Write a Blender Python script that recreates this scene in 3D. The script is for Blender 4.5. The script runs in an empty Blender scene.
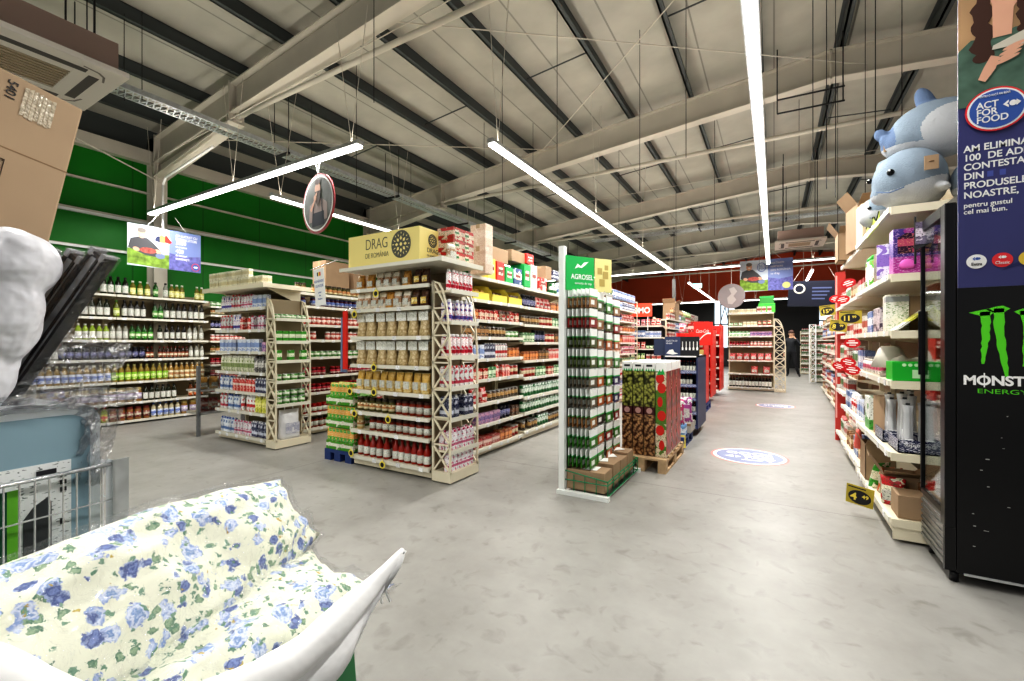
import bpy, bmesh, math, random
from mathutils import Vector, Matrix, Euler, noise
random.seed(7)
C = bpy.context.scene.collection
PI = math.pi
sc = bpy.context.scene

# ------------------------------------------------------------------ materials
MC = {}
def mat(name, col, rough=.5, metal=0., emit=0., alpha=None, vary=0., bump=0., bscale=60., spec=.5):
    if name in MC: return MC[name]
    m = bpy.data.materials.new(name); m.use_nodes = True
    nt = m.node_tree; b = nt.nodes['Principled BSDF']
    b.inputs['Base Color'].default_value = (*col, 1)
    b.inputs['Roughness'].default_value = rough
    b.inputs['Metallic'].default_value = metal
    b.inputs['Specular IOR Level'].default_value = spec
    if emit:
        b.inputs['Emission Color'].default_value = (*col, 1); b.inputs['Emission Strength'].default_value = emit
    if vary:
        n = nt.nodes.new('ShaderNodeTexNoise'); n.inputs['Scale'].default_value = bscale*.3
        tc = nt.nodes.new('ShaderNodeTexCoord'); nt.links.new(tc.outputs['Object'], n.inputs['Vector'])
        mp = nt.nodes.new('ShaderNodeMapRange'); mp.inputs['From Min'].default_value=.3; mp.inputs['From Max'].default_value=.7
        mp.inputs['To Min'].default_value = 1-vary; mp.inputs['To Max'].default_value = 1+vary
        mx = nt.nodes.new('ShaderNodeMix'); mx.data_type='RGBA'; mx.blend_type='MULTIPLY'; mx.inputs[0].default_value=1
        mx.inputs[6].default_value = (*col,1)
        nt.links.new(n.outputs['Fac'], mp.inputs[0]); nt.links.new(mp.outputs[0], mx.inputs[7]); nt.links.new(mx.outputs[2], b.inputs['Base Color'])
    if bump:
        n2 = nt.nodes.new('ShaderNodeTexNoise'); n2.inputs['Scale'].default_value = bscale
        tc2 = nt.nodes.new('ShaderNodeTexCoord'); nt.links.new(tc2.outputs['Object'], n2.inputs['Vector'])
        bp = nt.nodes.new('ShaderNodeBump'); bp.inputs['Strength'].default_value = bump; bp.inputs['Distance'].default_value=.02
        nt.links.new(n2.outputs['Fac'], bp.inputs['Height']); nt.links.new(bp.outputs[0], b.inputs['Normal'])
    if alpha is not None:
        b.inputs['Alpha'].default_value = alpha
    MC[name] = m
    return m

def prt(name, base, accent, ink, lo=.35, hi=.7, rough=.35, patch=.60, scale=30., inkamt=.66):
    """printed packaging: a colour band, blotches of picture and fine lettering"""
    if name in MC: return MC[name]
    m = bpy.data.materials.new(name); m.use_nodes = True
    nt = m.node_tree; N = nt.nodes; L = nt.links; b = N['Principled BSDF']; b.inputs['Roughness'].default_value = rough
    tc = N.new('ShaderNodeTexCoord'); sp = N.new('ShaderNodeSeparateXYZ'); L.new(tc.outputs['Generated'], sp.inputs[0])
    rp = N.new('ShaderNodeValToRGB'); rp.color_ramp.interpolation = 'CONSTANT'
    e = rp.color_ramp.elements; e[0].position = 0; e[0].color = (*base,1); e[1].position = lo; e[1].color = (*accent,1)
    q = e.new(hi); q.color = (*base,1)
    L.new(sp.outputs['Z'], rp.inputs[0])
    oi = N.new('ShaderNodeObjectInfo')
    va = N.new('ShaderNodeVectorMath'); va.operation='ADD'
    L.new(tc.outputs['Object'], va.inputs[0]); va.inputs[1].default_value = (len(name)*.37, .21*len(name), .4)
    n = N.new('ShaderNodeTexNoise'); n.inputs['Scale'].default_value = scale; n.inputs['Detail'].default_value=1
    L.new(va.outputs[0], n.inputs['Vector'])
    g = N.new('ShaderNodeMath'); g.operation='GREATER_THAN'; g.inputs[1].default_value = patch; L.new(n.outputs['Fac'], g.inputs[0])
    mx = N.new('ShaderNodeMix'); mx.data_type='RGBA'; L.new(g.outputs[0], mx.inputs[0]); L.new(rp.outputs[0], mx.inputs[6])
    mx.inputs[7].default_value = (*accent,1)
    mp = N.new('ShaderNodeMapping'); mp.inputs['Scale'].default_value = (90,90,260); L.new(va.outputs[0], mp.inputs[0])
    n2 = N.new('ShaderNodeTexNoise'); n2.inputs['Scale'].default_value = 1; n2.inputs['Detail'].default_value=0; L.new(mp.outputs[0], n2.inputs['Vector'])
    g2 = N.new('ShaderNodeMath'); g2.operation='GREATER_THAN'; g2.inputs[1].default_value = inkamt; L.new(n2.outputs['Fac'], g2.inputs[0])
    mx2 = N.new('ShaderNodeMix'); mx2.data_type='RGBA'; L.new(g2.outputs[0], mx2.inputs[0]); L.new(mx.outputs[2], mx2.inputs[6])
    mx2.inputs[7].default_value = (*ink,1)
    hs = N.new('ShaderNodeHueSaturation'); mr = N.new('ShaderNodeMapRange'); mr.inputs['To Min'].default_value=.85; mr.inputs['To Max'].default_value=1.12
    L.new(oi.outputs['Random'], mr.inputs[0]); L.new(mr.outputs[0], hs.inputs['Value']); L.new(mx2.outputs[2], hs.inputs['Color'])
    L.new(hs.outputs[0], b.inputs['Base Color'])
    MC[name] = m; return m

def contents(name, c1, c2, scale=70., rough=.3):
    """loose food seen through film: cells of two tones"""
    if name in MC: return MC[name]
    m = bpy.data.materials.new(name); m.use_nodes=True
    nt=m.node_tree; N=nt.nodes; L=nt.links; b=N['Principled BSDF']; b.inputs['Roughness'].default_value=rough
    tc=N.new('ShaderNodeTexCoord'); v=N.new('ShaderNodeTexVoronoi'); v.inputs['Scale'].default_value=scale; L.new(tc.outputs['Object'], v.inputs['Vector'])
    rp=N.new('ShaderNodeValToRGB'); rp.color_ramp.elements[0].color=(*c1,1); rp.color_ramp.elements[1].color=(*c2,1); rp.color_ramp.elements[1].position=.75
    L.new(v.outputs['Distance'], rp.inputs[0]); L.new(rp.outputs[0], b.inputs['Base Color'])
    bp=N.new('ShaderNodeBump'); bp.inputs['Strength'].default_value=.4; bp.inputs['Distance'].default_value=.01; L.new(v.outputs['Distance'], bp.inputs['Height']); L.new(bp.outputs[0], b.inputs['Normal'])
    MC[name]=m; return m

def glass(name, col=(.9,.95,.95), mixf=.12, rough=.03, noise_s=None, fac=.55):
    if name in MC: return MC[name]
    m = bpy.data.materials.new(name); m.use_nodes=True
    nt=m.node_tree; N=nt.nodes; L=nt.links; N.remove(N['Principled BSDF'])
    t=N.new('ShaderNodeBsdfTransparent'); t.inputs[0].default_value=(*col,1)
    g=N.new('ShaderNodeBsdfGlossy'); g.inputs['Roughness'].default_value=rough
    mx=N.new('ShaderNodeMixShader'); L.new(t.outputs[0], mx.inputs[1]); L.new(g.outputs[0], mx.inputs[2])
    fr=N.new('ShaderNodeLayerWeight'); fr.inputs[0].default_value=.35
    ma=N.new('ShaderNodeMath'); ma.operation='MULTIPLY_ADD'; ma.inputs[1].default_value=fac; ma.inputs[2].default_value=mixf
    L.new(fr.outputs['Facing'], ma.inputs[0]); L.new(ma.outputs[0], mx.inputs[0])
    L.new(mx.outputs[0], N['Material Output'].inputs[0])
    if noise_s:
        n=N.new('ShaderNodeTexNoise'); n.inputs['Scale'].default_value=noise_s; n.inputs['Detail'].default_value=4; n.inputs['Distortion'].default_value=1.2
        tc=N.new('ShaderNodeTexCoord'); L.new(tc.outputs['Object'], n.inputs['Vector'])
        bp=N.new('ShaderNodeBump'); bp.inputs['Strength'].default_value=1; bp.inputs['Distance'].default_value=.03
        L.new(n.outputs['Fac'], bp.inputs['Height']); L.new(bp.outputs[0], g.inputs['Normal']); L.new(bp.outputs[0], fr.inputs['Normal'])
    MC[name]=m; return m

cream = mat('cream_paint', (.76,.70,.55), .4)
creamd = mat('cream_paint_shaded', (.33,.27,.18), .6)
rail = mat('rail_white', (.74,.72,.63), .35)
ticket = prt('ticket', (.9,.9,.9), (.85,.85,.85), (.15,.15,.15), .3,.6)
white = mat('white_paint', (.86,.86,.85), .4)
black = mat('black_plastic', (.012,.012,.014), .35)
dark = mat('dark_metal', (.03,.03,.032), .45, .3)
steel = mat('steel_paint', (.60,.56,.49), .55, vary=.06, bscale=6)
purl = mat('purlin_paint', (.075,.085,.085), .5)
galv = mat('galvanised', (.62,.64,.65), .35, .7, vary=.12, bscale=50)
wire = mat('chrome_wire', (.75,.77,.78), .25, .8)
kraft = mat('kraft_board', (.37,.26,.165), .8, vary=.07, bscale=14)
kraftd = mat('kraft_edge', (.33,.22,.13), .85)
wood = mat('pallet_wood', (.50,.36,.22), .8, vary=.18, bscale=40)
redm = mat('red_card', (.72,.04,.03), .4)
redw = mat('red_wall', (.62,.10,.04), .7, vary=.05, bscale=2)
yellow = mat('yellow_card', (.86,.72,.12), .45)
yelp = mat('yellow_pale', (.86,.74,.30), .5)
greenc = mat('green_card', (.02,.42,.10), .45)
navy = mat('navy_card', (.035,.045,.12), .45)
navyb = mat('navy_banner', (.05,.055,.20), .4)
ink = mat('ink_black', (.02,.02,.025), .5)
paperw = mat('paper_white', (.88,.88,.86), .5)
skin = mat('skin', (.55,.33,.22), .6)
led = mat('led_tube', (1,.99,.96), .4, emit=5.)
clear = glass('clear_glass', (.93,.97,.96), .04)
plastic = glass('clear_plastic_film', (.93,.94,.95), .10, .12, 14)

# ------------------------------------------------------------------ mesh helpers
class MB:
    def __init__(s, mi=0): s.bm = bmesh.new(); s.mi = mi
    def _tag(s, faces):
        for f in faces: f.material_index = s.mi
    def box(s, a, b, bevel=0):
        x0,y0,z0=a; x1,y1,z1=b
        vs=[s.bm.verts.new(p) for p in ((x0,y0,z0),(x1,y0,z0),(x1,y1,z0),(x0,y1,z0),(x0,y0,z1),(x1,y0,z1),(x1,y1,z1),(x0,y1,z1))]
        fs=[s.bm.faces.new([vs[i] for i in q]) for q in ((0,3,2,1),(4,5,6,7),(0,1,5,4),(1,2,6,5),(2,3,7,6),(3,0,4,7))]
        s._tag(fs)
        if bevel:
            es={e for f in fs for e in f.edges}
            r=bmesh.ops.bevel(s.bm, geom=list(es), offset=bevel, segments=2, affect='EDGES', profile=.6)
            s._tag(r['faces'])
        return s
    def cyl(s, p0, p1, r, n=10, r1=None, cap=True):
        p0=Vector(p0); p1=Vector(p1); d=(p1-p0); r1=r if r1 is None else r1
        q=d.to_track_quat('Z','Y').to_matrix()
        A=[];B=[]
        for i in range(n):
            a=2*PI*i/n; v=q@Vector((math.cos(a),math.sin(a),0))
            A.append(s.bm.verts.new(p0+v*r)); B.append(s.bm.verts.new(p1+v*r1))
        fs=[s.bm.faces.new((A[i],A[(i+1)%n],B[(i+1)%n],B[i])) for i in range(n)]
        for f in fs: f.smooth=n>6
        if cap: fs+= [s.bm.faces.new(A[::-1]), s.bm.faces.new(B)]
        s._tag(fs); return s
    def bar(s, p0, p1, w, t, up=(0,0,1)):
        p0=Vector(p0);p1=Vector(p1);d=(p1-p0).normalized();u=Vector(up); x=d.cross(u)
        if x.length<1e-4: x=d.cross(Vector((1,0,0)))
        x.normalize(); y=x.cross(d).normalized()
        vs=[]
        for p in (p0,p1):
            for i,j in ((-1,-1),(1,-1),(1,1),(-1,1)): vs.append(s.bm.verts.new(p+x*w/2*i+y*t/2*j))
        fs=[s.bm.faces.new([vs[i] for i in q]) for q in ((3,2,1,0),(4,5,6,7),(0,1,5,4),(1,2,6,5),(2,3,7,6),(3,0,4,7))]
        s._tag(fs); return s
    def tube(s, pts, r, n=8):
        for a,b in zip(pts,pts[1:]): s.cyl(a,b,r,n)
        return s
    def lathe(s, prof, n=14, c=(0,0,0), sx=1, sy=1, smooth=True):
        R=[]
        for r,z in prof:
            R.append([s.bm.verts.new((c[0]+max(r,1e-4)*sx*math.cos(2*PI*i/n), c[1]+max(r,1e-4)*sy*math.sin(2*PI*i/n), c[2]+z)) for i in range(n)])
        fs=[]
        for a,b in zip(R,R[1:]):
            for i in range(n):
                f=s.bm.faces.new((a[i],a[(i+1)%n],b[(i+1)%n],b[i])); f.smooth=smooth; fs.append(f)
        fs.append(s.bm.faces.new(R[0][::-1])); fs.append(s.bm.faces.new(R[-1]))
        s._tag(fs); return s
    def poly(s, pts, flip=False):
        vs=[s.bm.verts.new(p) for p in pts]
        f=s.bm.faces.new(vs[::-1] if flip else vs); s._tag([f]); return s
    def prism(s, pts, a, b, axis='y'):
        """extrude a 2D outline between a and b along an axis"""
        def P(p,t):
            return {'y':(p[0],t,p[1]),'x':(t,p[0],p[1]),'z':(p[0],p[1],t)}[axis]
        A=[s.bm.verts.new(P(p,a)) for p in pts]; B=[s.bm.verts.new(P(p,b)) for p in pts]; n=len(pts)
        fs=[s.bm.faces.new(A),s.bm.faces.new(B[::-1])]+[s.bm.faces.new((A[i],B[i],B[(i+1)%n],A[(i+1)%n])) for i in range(n)]
        s._tag(fs); return s
    def mesh(s, name, mats):
        bmesh.ops.recalc_face_normals(s.bm, faces=s.bm.faces)
        me=bpy.data.meshes.new(name); s.bm.to_mesh(me); s.bm.free()
        for m in (mats if isinstance(mats,(list,tuple)) else [mats]): me.materials.append(m)
        return me
    def build(s, name, mats, parent=None, loc=None, rot=None):
        return link(name, s.mesh(name, mats), parent, loc, rot)

def link(name, data, parent=None, loc=None, rot=None):
    o=bpy.data.objects.new(name, data); C.objects.link(o)
    if parent: o.parent=parent
    if loc is not None: o.location=loc
    if rot is not None: o.rotation_euler=rot
    return o
def thing(name, label, cat, loc=(0,0,0), rot=(0,0,0), group=None, kind=None):
    o=link(name, None, None, loc, rot if not isinstance(rot,(int,float)) else (0,0,rot)); o.empty_display_size=.05
    return tag(o,label,cat,group,kind)
def tag(o,label=None,cat=None,group=None,kind=None):
    if label: o['label']=label
    if cat: o['category']=cat
    if group: o['group']=group
    if kind: o['kind']=kind
    return o
def struct(o, label=None, cat=None):
    o['kind']='structure'
    if label: o['label']=label
    if cat: o['category']=cat
    return o
TS=bpy.data.scenes.new('workbench'); TC=TS.collection; TV=TS.view_layers[0]
def baked(o):
    TC.objects.link(o); TV.update(); dg=TV.depsgraph; me=bpy.data.meshes.new_from_object(o.evaluated_get(dg)); bpy.data.objects.remove(o); return me
def text(body, size, m, parent, loc, rot=(PI/2,0,0), align='LEFT', bold=0., sx=1., name='lettering', ext=0.0006, shear=0):
    cu=bpy.data.curves.new('t','FONT'); cu.body=body; cu.size=size; cu.align_x=align; cu.offset=bold; cu.extrude=ext; cu.shear=shear
    me=baked(bpy.data.objects.new('t',cu))
    me.materials.clear(); me.materials.append(m)
    for v in me.vertices: v.co.x*=sx
    me.name=name
    return link(name, me, parent, loc, rot)
def remesh(blobs, voxel, smooth=4, name='body', sub=3, noise_amp=0, noise_s=4., ridged=False, mats=(), fn=None):
    """one continuous skin over overlapping ellipsoids: (centre, radii, euler)"""
    bm=bmesh.new()
    for b in blobs:
        c,r=b[0],b[1]; e=b[2] if len(b)>2 else (0,0,0)
        M=Matrix.Translation(c)@Euler(e).to_matrix().to_4x4()@Matrix.Diagonal((*r,1))
        bmesh.ops.create_icosphere(bm, subdivisions=sub, radius=1, matrix=M)
    me=bpy.data.meshes.new('tmp'); bm.to_mesh(me); bm.free()
    o=bpy.data.objects.new('tmp',me)
    md=o.modifiers.new('r','REMESH'); md.mode='VOXEL'; md.voxel_size=voxel
    ms=o.modifiers.new('s','SMOOTH'); ms.iterations=smooth; ms.factor=.6
    out=baked(o)
    out.name=name; out.materials.clear()
    for m in mats: out.materials.append(m)
    if noise_amp:
        for v in out.vertices:
            n=(abs(noise.noise(v.co*noise_s))+.45*abs(noise.noise(v.co*noise_s*2.3)) if ridged else noise.noise(v.co*noise_s)+.5*noise.noise(v.co*noise_s*2.3)); v.co+=v.normal*n*noise_amp
    for p in out.polygons:
        p.use_smooth=True
        if fn: p.material_index=fn(p.center)
    return out

# ------------------------------------------------------------------ product kinds (front faces -Y, base at z=0)
PR={}
def proto(key, name, cat, desc, w, d, h, parts):
    """parts: list of (part name, MB, mats).  Keeps both the split and the merged mesh."""
    PR[key]=dict(name=name,cat=cat,desc=desc,w=w,d=d,h=h,parts=[(n,mb.mesh(n,ms)) for n,mb,ms in parts],merged=None)
def merged(p):
    if p['merged'] is None:
        bm=bmesh.new(); mats=[]
        for n,me in p['parts']:
            off=len(mats); mats+=list(me.materials); k=len(bm.faces); bm.from_mesh(me); bm.faces.ensure_lookup_table()
            for f in bm.faces[k:]: f.material_index+=off
        me=bpy.data.meshes.new(p['name']); bm.to_mesh(me); bm.free()
        for m in mats: me.materials.append(m)
        p['merged']=me
    return p['merged']
def rgb(*c): return tuple(((x/255)/12.92 if x/255<=.04045 else ((x/255+.055)/1.055)**2.4) for x in c)

def bottle(key, desc, r, h, body, cap, lab, rough=.12, shoulder=.66, lz=(.12,.54), name='bottle', cat='bottle', sq=1.):
    b=MB(); b.lathe([(r*.9,0),(r,h*.02),(r,h*shoulder),(r*.8,h*(shoulder+.08)),(r*.46,h*(shoulder+.17)),(r*.42,h*.93)],12)
    c=MB(); c.lathe([(r*.5,h*.89),(r*.52,h*.99),(r*.45,h)],10)
    l=MB(); l.lathe([(r*1.025,h*lz[0]),(r*1.03,h*(lz[0]+.01)),(r*1.03,h*lz[1])],12)
    proto(key,name,cat,desc,2*r,2*r,h,[('glass_body',b,mat('g_'+key,body,rough)),('cap',c,mat('c_'+key,cap,.4)),('paper_label',l,lab)])
def jar(key, desc, r, h, body, lid, lab, name='jar'):
    b=MB(); b.lathe([(r*.92,0),(r,h*.05),(r,h*.72),(r*.82,h*.84)],12)
    c=MB(); c.lathe([(r*.9,h*.82),(r*.92,h*.83),(r*.92,h*.98),(r*.86,h)],12)
    l=MB(); l.lathe([(r*1.03,h*.18),(r*1.03,h*.62)],12)
    proto(key,name,'jar',desc,2*r,2*r,h,[('glass_body',b,mat('g_'+key,body,.12)),('lid',c,mat('c_'+key,lid,.35,.2)),('paper_label',l,lab)])
def can(key, desc, r, h, lab, cap, name='can', cat='can', top=.86):
    b=MB(); b.lathe([(r*.95,0),(r,h*.02),(r,h*top*.96),(r*.75,h*top)],12)
    c=MB(); c.lathe([(r*.72,h*top),(r*.7,h*.97),(r*.5,h)],10)
    proto(key,name,cat,desc,2*r,2*r,h,[('printed_body',b,lab),('cap',c,mat('c_'+key,cap,.4))])
def tin(key, desc, r, h, lab, name='tin'):
    b=MB(); b.lathe([(r,h*.03),(r,h*.97)],12)
    c=MB(1); c.lathe([(r*1.03,0),(r*1.03,h*.04)],12); c.lathe([(r*1.03,h*.95),(r*1.03,h),(r*.9,h*.985)],12)
    for f in c.bm.faces: f.material_index=0
    proto(key,name,'tin',desc,2*r,2*r,h,[('printed_body',b,lab),('rim',c,galv)])
def carton(key, desc, w, d, h, lab, top=None, cap=None, name='carton', cat='carton'):
    b=MB(); b.box((-w/2,-d/2,0),(w/2,d/2,h*.86),.002)
    t=MB(); t.prism([(-d/2,h*.86),(d/2,h*.86),(.004,h),(-.004,h)],-w/2,w/2,'x')
    ps=[('printed_body',b,lab),('gable_top',t,top or lab)]
    if cap:
        c=MB(); c.cyl((0,-d*.25,h*.9),(0,-d*.42,h*1.0),w*.16,8); ps.append(('screw_cap',c,cap))
    proto(key,name,cat,desc,w,d,h,ps)
def box(key, desc, w, d, h, lab, side=None, name='box', cat='box', flap=True):
    b=MB(); b.box((-w/2,-d/2,0),(w/2,d/2,h),.0025)
    l=MB(); l.box((-w/2-.0006,-d*.08,h-.001),(w/2+.0006,d*.08,h+.0006))
    l.box((-w/2-.0012,-d*.08,h*.8),(-w/2,d*.08,h)); l.box((w/2,-d*.08,h*.8),(w/2+.0012,d*.08,h))
    proto(key,name,cat,desc,w,d,h,[('carton_body',b,lab),('closing_flap',l,side or lab)])
def pouch(key, desc, w, d, h, body, lab, header=True, name='food_pouch', cat='bag', top=None):
    b=MB(); n=8; m_=9; R=[]
    for j in range(m_):
        v=j/(m_-1); th=d/2*max(.06,math.sin(PI*(.10+.86*v*.98)))**.6 if v<.8 else d/2*(1-v)*2.2+.002
        th=d/2*(1-v**3)+.002
        ww=w/2*(1-.10*math.sin(PI*v)); row=[]
        for i in range(2*n):
            a=2*PI*i/(2*n); cx_=math.cos(a); sy_=math.sin(a)
            row.append(b.bm.verts.new((ww*math.copysign(abs(cx_)**.6,cx_)+.004*math.sin(7*v+i), th*math.copysign(abs(sy_)**.9,sy_)*(1+.12*math.sin(5*a+9*v)), h*v)))
        R.append(row)
    for A,B in zip(R,R[1:]):
        for i in range(2*n):
            f=b.bm.faces.new((A[i],A[(i+1)%(2*n)],B[(i+1)%(2*n)],B[i])); f.smooth=True
    b.bm.faces.new(R[0][::-1]); b.bm.faces.new(R[-1])
    ps=[('film_bag',b,body)]
    l=MB()
    if header:
        l.box((-w*.50,-d*.40,h*.64),(w*.50,-d*.34,h*1.0)); l.box((-w*.5,-d*.36,h*.98),(w*.5,-d*.2,h*1.0)); l.box((-w*.47,-d*.30,h*1.0),(w*.47,d*.2,h*1.03))
        ps.append(('header_card',l,lab))
    else:
        l.box((-w*.34,-d/2-.004,h*.18),(w*.34,-d/2+.004,h*.55)); ps.append(('front_sticker',l,lab))
    proto(key,name,cat,desc,w,d,h,ps)

def P4(n,b,a,i,**k): return prt(n,rgb(*b),rgb(*a),rgb(*i),**k)
W=(214,212,204); K=(35,30,30)
labW=P4('lab_white',W,(214,216,206),(60,60,60)); labG=P4('lab_lime',(190,205,90),(228,232,190),(40,80,30)); labY=P4('lab_gold',(222,190,96),(240,226,170),(90,60,20))
labB=P4('lab_blue',(220,226,240),(110,130,190),(40,50,110)); labL=P4('lab_lilac',(190,180,215),(235,230,240),(120,60,60)); labR=P4('lab_red',W,(190,40,40),(150,20,30))
labN=P4('lab_navy',(52,56,100),(110,110,160),(225,225,235)); labGr=P4('lab_green',(70,150,50),(225,235,200),(20,90,30)); labC=P4('lab_cream',(235,225,190),(180,130,80),(90,50,30))
labBk=P4('lab_black',(40,38,42),(225,220,210),(240,240,235)); labO=P4('lab_orange',(225,120,60),(240,220,190),(140,30,20))
# wall of bottles
bottle('oliveW','dark green oil bottle with white label',.039,.29,rgb(34,40,22),rgb(30,30,26),labW)
bottle('oliveG','olive oil bottle with lime label',.039,.28,rgb(88,92,34),rgb(70,110,40),labG)
bottle('oliveY','olive oil bottle with pale yellow label',.037,.25,rgb(120,112,50),rgb(225,225,215),P4('lab_py',(222,216,130),(238,236,190),(90,90,30)))
bottle('greenB','green glass bottle with green label',.036,.26,rgb(40,84,34),rgb(60,60,50),labGr)
bottle('limeB','light green oil bottle with white label',.036,.25,rgb(140,160,60),rgb(200,200,190),labW)
bottle('blackB','black vinegar bottle with white label',.037,.30,rgb(26,22,22),rgb(24,22,22),labW)
bottle('clearB','clear bottle with silver label',.035,.26,rgb(150,150,140),rgb(30,30,30),labW)
bottle('soyS','small dark sauce bottle with red label',.026,.2,rgb(52,26,18),rgb(120,30,20),P4('lab_soy',(150,80,50),(225,215,190),(60,20,10)))
bottle('goldW','golden oil bottle with white and blue label',.038,.29,rgb(150,122,56),rgb(215,210,185),labB)
bottle('goldG','golden oil bottle with bright green label',.038,.28,rgb(146,126,60),rgb(180,180,120),P4('lab_bg',(140,190,50),(215,230,150),(30,90,30)))
bottle('goldY','golden oil bottle with cream label',.038,.29,rgb(160,126,66),rgb(215,205,175),labC)
bottle('vinB','pale vinegar bottle with blue label',.036,.25,rgb(200,190,160),rgb(60,90,150),labB)
bottle('redT','green and yellow bottle with red top',.042,.24,rgb(150,160,50),rgb(200,30,30),P4('lab_rt',(200,195,60),(190,40,30),(40,90,30)))
jar('navyJ','dark jar with navy label',.04,.2,rgb(28,28,44),rgb(24,24,30),labN,name='preserve_jar')
jar('amberJ','large amber pickle jar with lilac label',.05,.23,rgb(150,116,66),rgb(190,170,110),labL,name='pickle_jar')
jar('amberR','amber jar with maroon label',.045,.21,rgb(150,104,62),rgb(120,50,40),P4('lab_mar',(150,70,70),(226,216,196),(70,20,20)),name='pickle_jar')
bottle('brownB','brown glass bottle with orange label',.035,.25,rgb(110,60,26),rgb(40,30,25),labO)
jar('redJ','red lidded sauce jar with white label',.04,.13,rgb(140,26,18),rgb(180,30,26),labW,name='sauce_jar')
jar('oliveJ','olive green vegetable jar with cream label',.04,.14,rgb(84,80,40),rgb(60,50,34),labC,name='vegetable_jar')
jar('paleJ','pale bean jar with cream label',.04,.14,rgb(190,166,110),rgb(200,180,120),labC,name='vegetable_jar')
jar('brickJ','brick red stew jar with white label',.042,.145,rgb(132,48,26),rgb(70,40,30),labW,name='stew_jar')
jar('jamJ','dark cherry jam jar with red lid',.038,.12,rgb(90,16,24),rgb(170,24,34),P4('lab_jam',(235,225,220),(180,40,60),(120,20,30)),name='jam_jar')
jar('jamB','dark jam jar with blue label',.038,.13,rgb(80,30,50),rgb(50,50,90),labB,name='jam_jar')
jar('pinkJ','pink spread jar with white lid',.038,.12,rgb(190,90,80),rgb(225,215,210),P4('lab_pk',(225,120,110),(240,220,210),(140,30,40)),name='spread_jar')
bottle('tomB','red tomato sauce bottle with white label',.04,.25,rgb(150,36,20),rgb(120,26,20),labW,shoulder=.55,lz=(.1,.42))
# bags
beige=contents('pasta_beige', rgb(228,214,176), rgb(178,154,110), 46)
golden=contents('golden_snack', rgb(228,186,96), rgb(176,120,50), 60)
brownc=contents('brown_nuts', rgb(112,70,40), rgb(60,34,20), 60)
clearw=contents('white_flour', rgb(226,216,196), rgb(180,160,130), 30)
pouch('pastaP','clear bag of pale noodles with white header',.125,.10,.24,beige,P4('hd',(236,236,230),(215,215,205),(90,90,90)))
pouch('goldP','golden snack bag with white front',.11,.08,.17,golden,labW,False)
pouch('greyP','silver and brown snack bag with white front',.11,.08,.18,P4('silv',(222,216,200),(170,130,90),(240,235,225)),labW,False)
pouch('brownP','dark brown bag of dried fruit',.10,.07,.17,brownc,labY,False)
pouch('flourP','white and yellow paper flour pack',.105,.08,.2,P4('flr',(232,214,160),(206,170,90),(120,90,40),lo=.55,hi=.95),labW,False,name='flour_pack',cat='flour')
pouch('redP','red snack bag with white lettering',.12,.09,.18,P4('rp',(190,30,28),(226,200,190),(245,235,230)),labR,False)
pouch('pinkP','pink and white sweets bag',.11,.08,.17,P4('pp',(222,150,170),(240,235,235),(130,40,80)),labR,False)
pouch('greenP','green snack bag with pale front',.11,.08,.18,P4('gp',(70,140,60),(220,225,180),(240,240,220)),labG,False)
# boxes and cans
can('whip','white and red spray can',.027,.21,P4('whipl',(240,236,236),(190,30,60),(170,20,40),lo=.16,hi=.34),(.85,.84,.84),name='spray_can')
can('whipb','white and blue spray can',.027,.21,P4('whipbl',(236,238,242),(60,80,160),(190,30,50),lo=.16,hi=.34),(.8,.8,.84),name='spray_can')
can('whitebot','white lotion bottle with red print',.03,.22,P4('wbl',(240,238,234),(205,60,60),(90,90,100),lo=.3,hi=.5),(.86,.86,.86),name='lotion_bottle',cat='bottle')
can('yelbot','yellow-green cream bottle',.03,.21,P4('ybl',(206,206,90),(235,230,150),(60,100,40)),(.8,.75,.3),name='cream_bottle',cat='bottle')
can('silbot','grey coffee creamer bottle',.03,.21,P4('sbl',(120,118,116),(225,222,216),(40,40,40)),(.15,.15,.15),name='creamer_bottle',cat='bottle')
can('palebot','milky bottle with green leaf print',.03,.21,P4('pbl',(222,222,200),(150,165,110),(90,110,70),lo=.3,hi=.6),(.8,.8,.72),name='drink_bottle',cat='bottle')
carton('milkW','white milk carton with red band',.062,.062,.2,P4('mw',(232,232,230),(200,70,90),(80,80,110),lo=.18,hi=.34),cap=redm,name='milk_carton')
carton('milkB','white milk carton with blue band',.062,.062,.2,P4('mb',(236,240,246),(100,130,180),(60,80,130),lo=.2,hi=.4),cap=mat('capb',rgb(60,90,170),.4),name='milk_carton')
carton('milkP','white and pink drink carton',.06,.06,.18,P4('mpk',(240,236,238),(206,110,140),(90,80,130),lo=.25,hi=.4),cap=mat('capp',rgb(200,60,110),.4),name='drink_carton')
carton('milkN','dark navy drink carton',.062,.062,.2,P4('mn',(40,46,84),(210,214,226),(230,230,240),lo=.2,hi=.4),cap=white,name='drink_carton')
carton('milkRd','red and cream milk carton',.062,.062,.17,P4('mrd',(214,60,50),(240,220,210),(250,240,235),lo=.5,hi=.7),cap=white,name='milk_carton')
box('tea','small red tea box with dark print',.09,.06,.12,P4('teaR',(190,44,36),(240,220,200),(40,20,20)),name='tea_box')
box('teaG','small green tea box with white print',.08,.06,.13,P4('teaG',(40,130,60),(220,235,210),(240,245,235)),name='tea_box')
box('teaK','small black coffee box with gold print',.085,.06,.13,P4('teaK',(44,36,34),(180,130,70),(230,220,200)),name='coffee_box')
box('teaW','white box with pale blue print',.09,.06,.16,P4('teaW',(226,230,238),(150,170,210),(90,100,160)),name='biscuit_box')
box('teaP','lilac and pink infusion box',.08,.06,.12,P4('teaP',(200,150,180),(120,90,150),(240,235,240)),name='infusion_box')
box('orgB','orange and brown coffee box',.085,.06,.12,P4('orgB',(150,70,40),(220,140,70),(245,230,200)),name='coffee_box')
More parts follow.
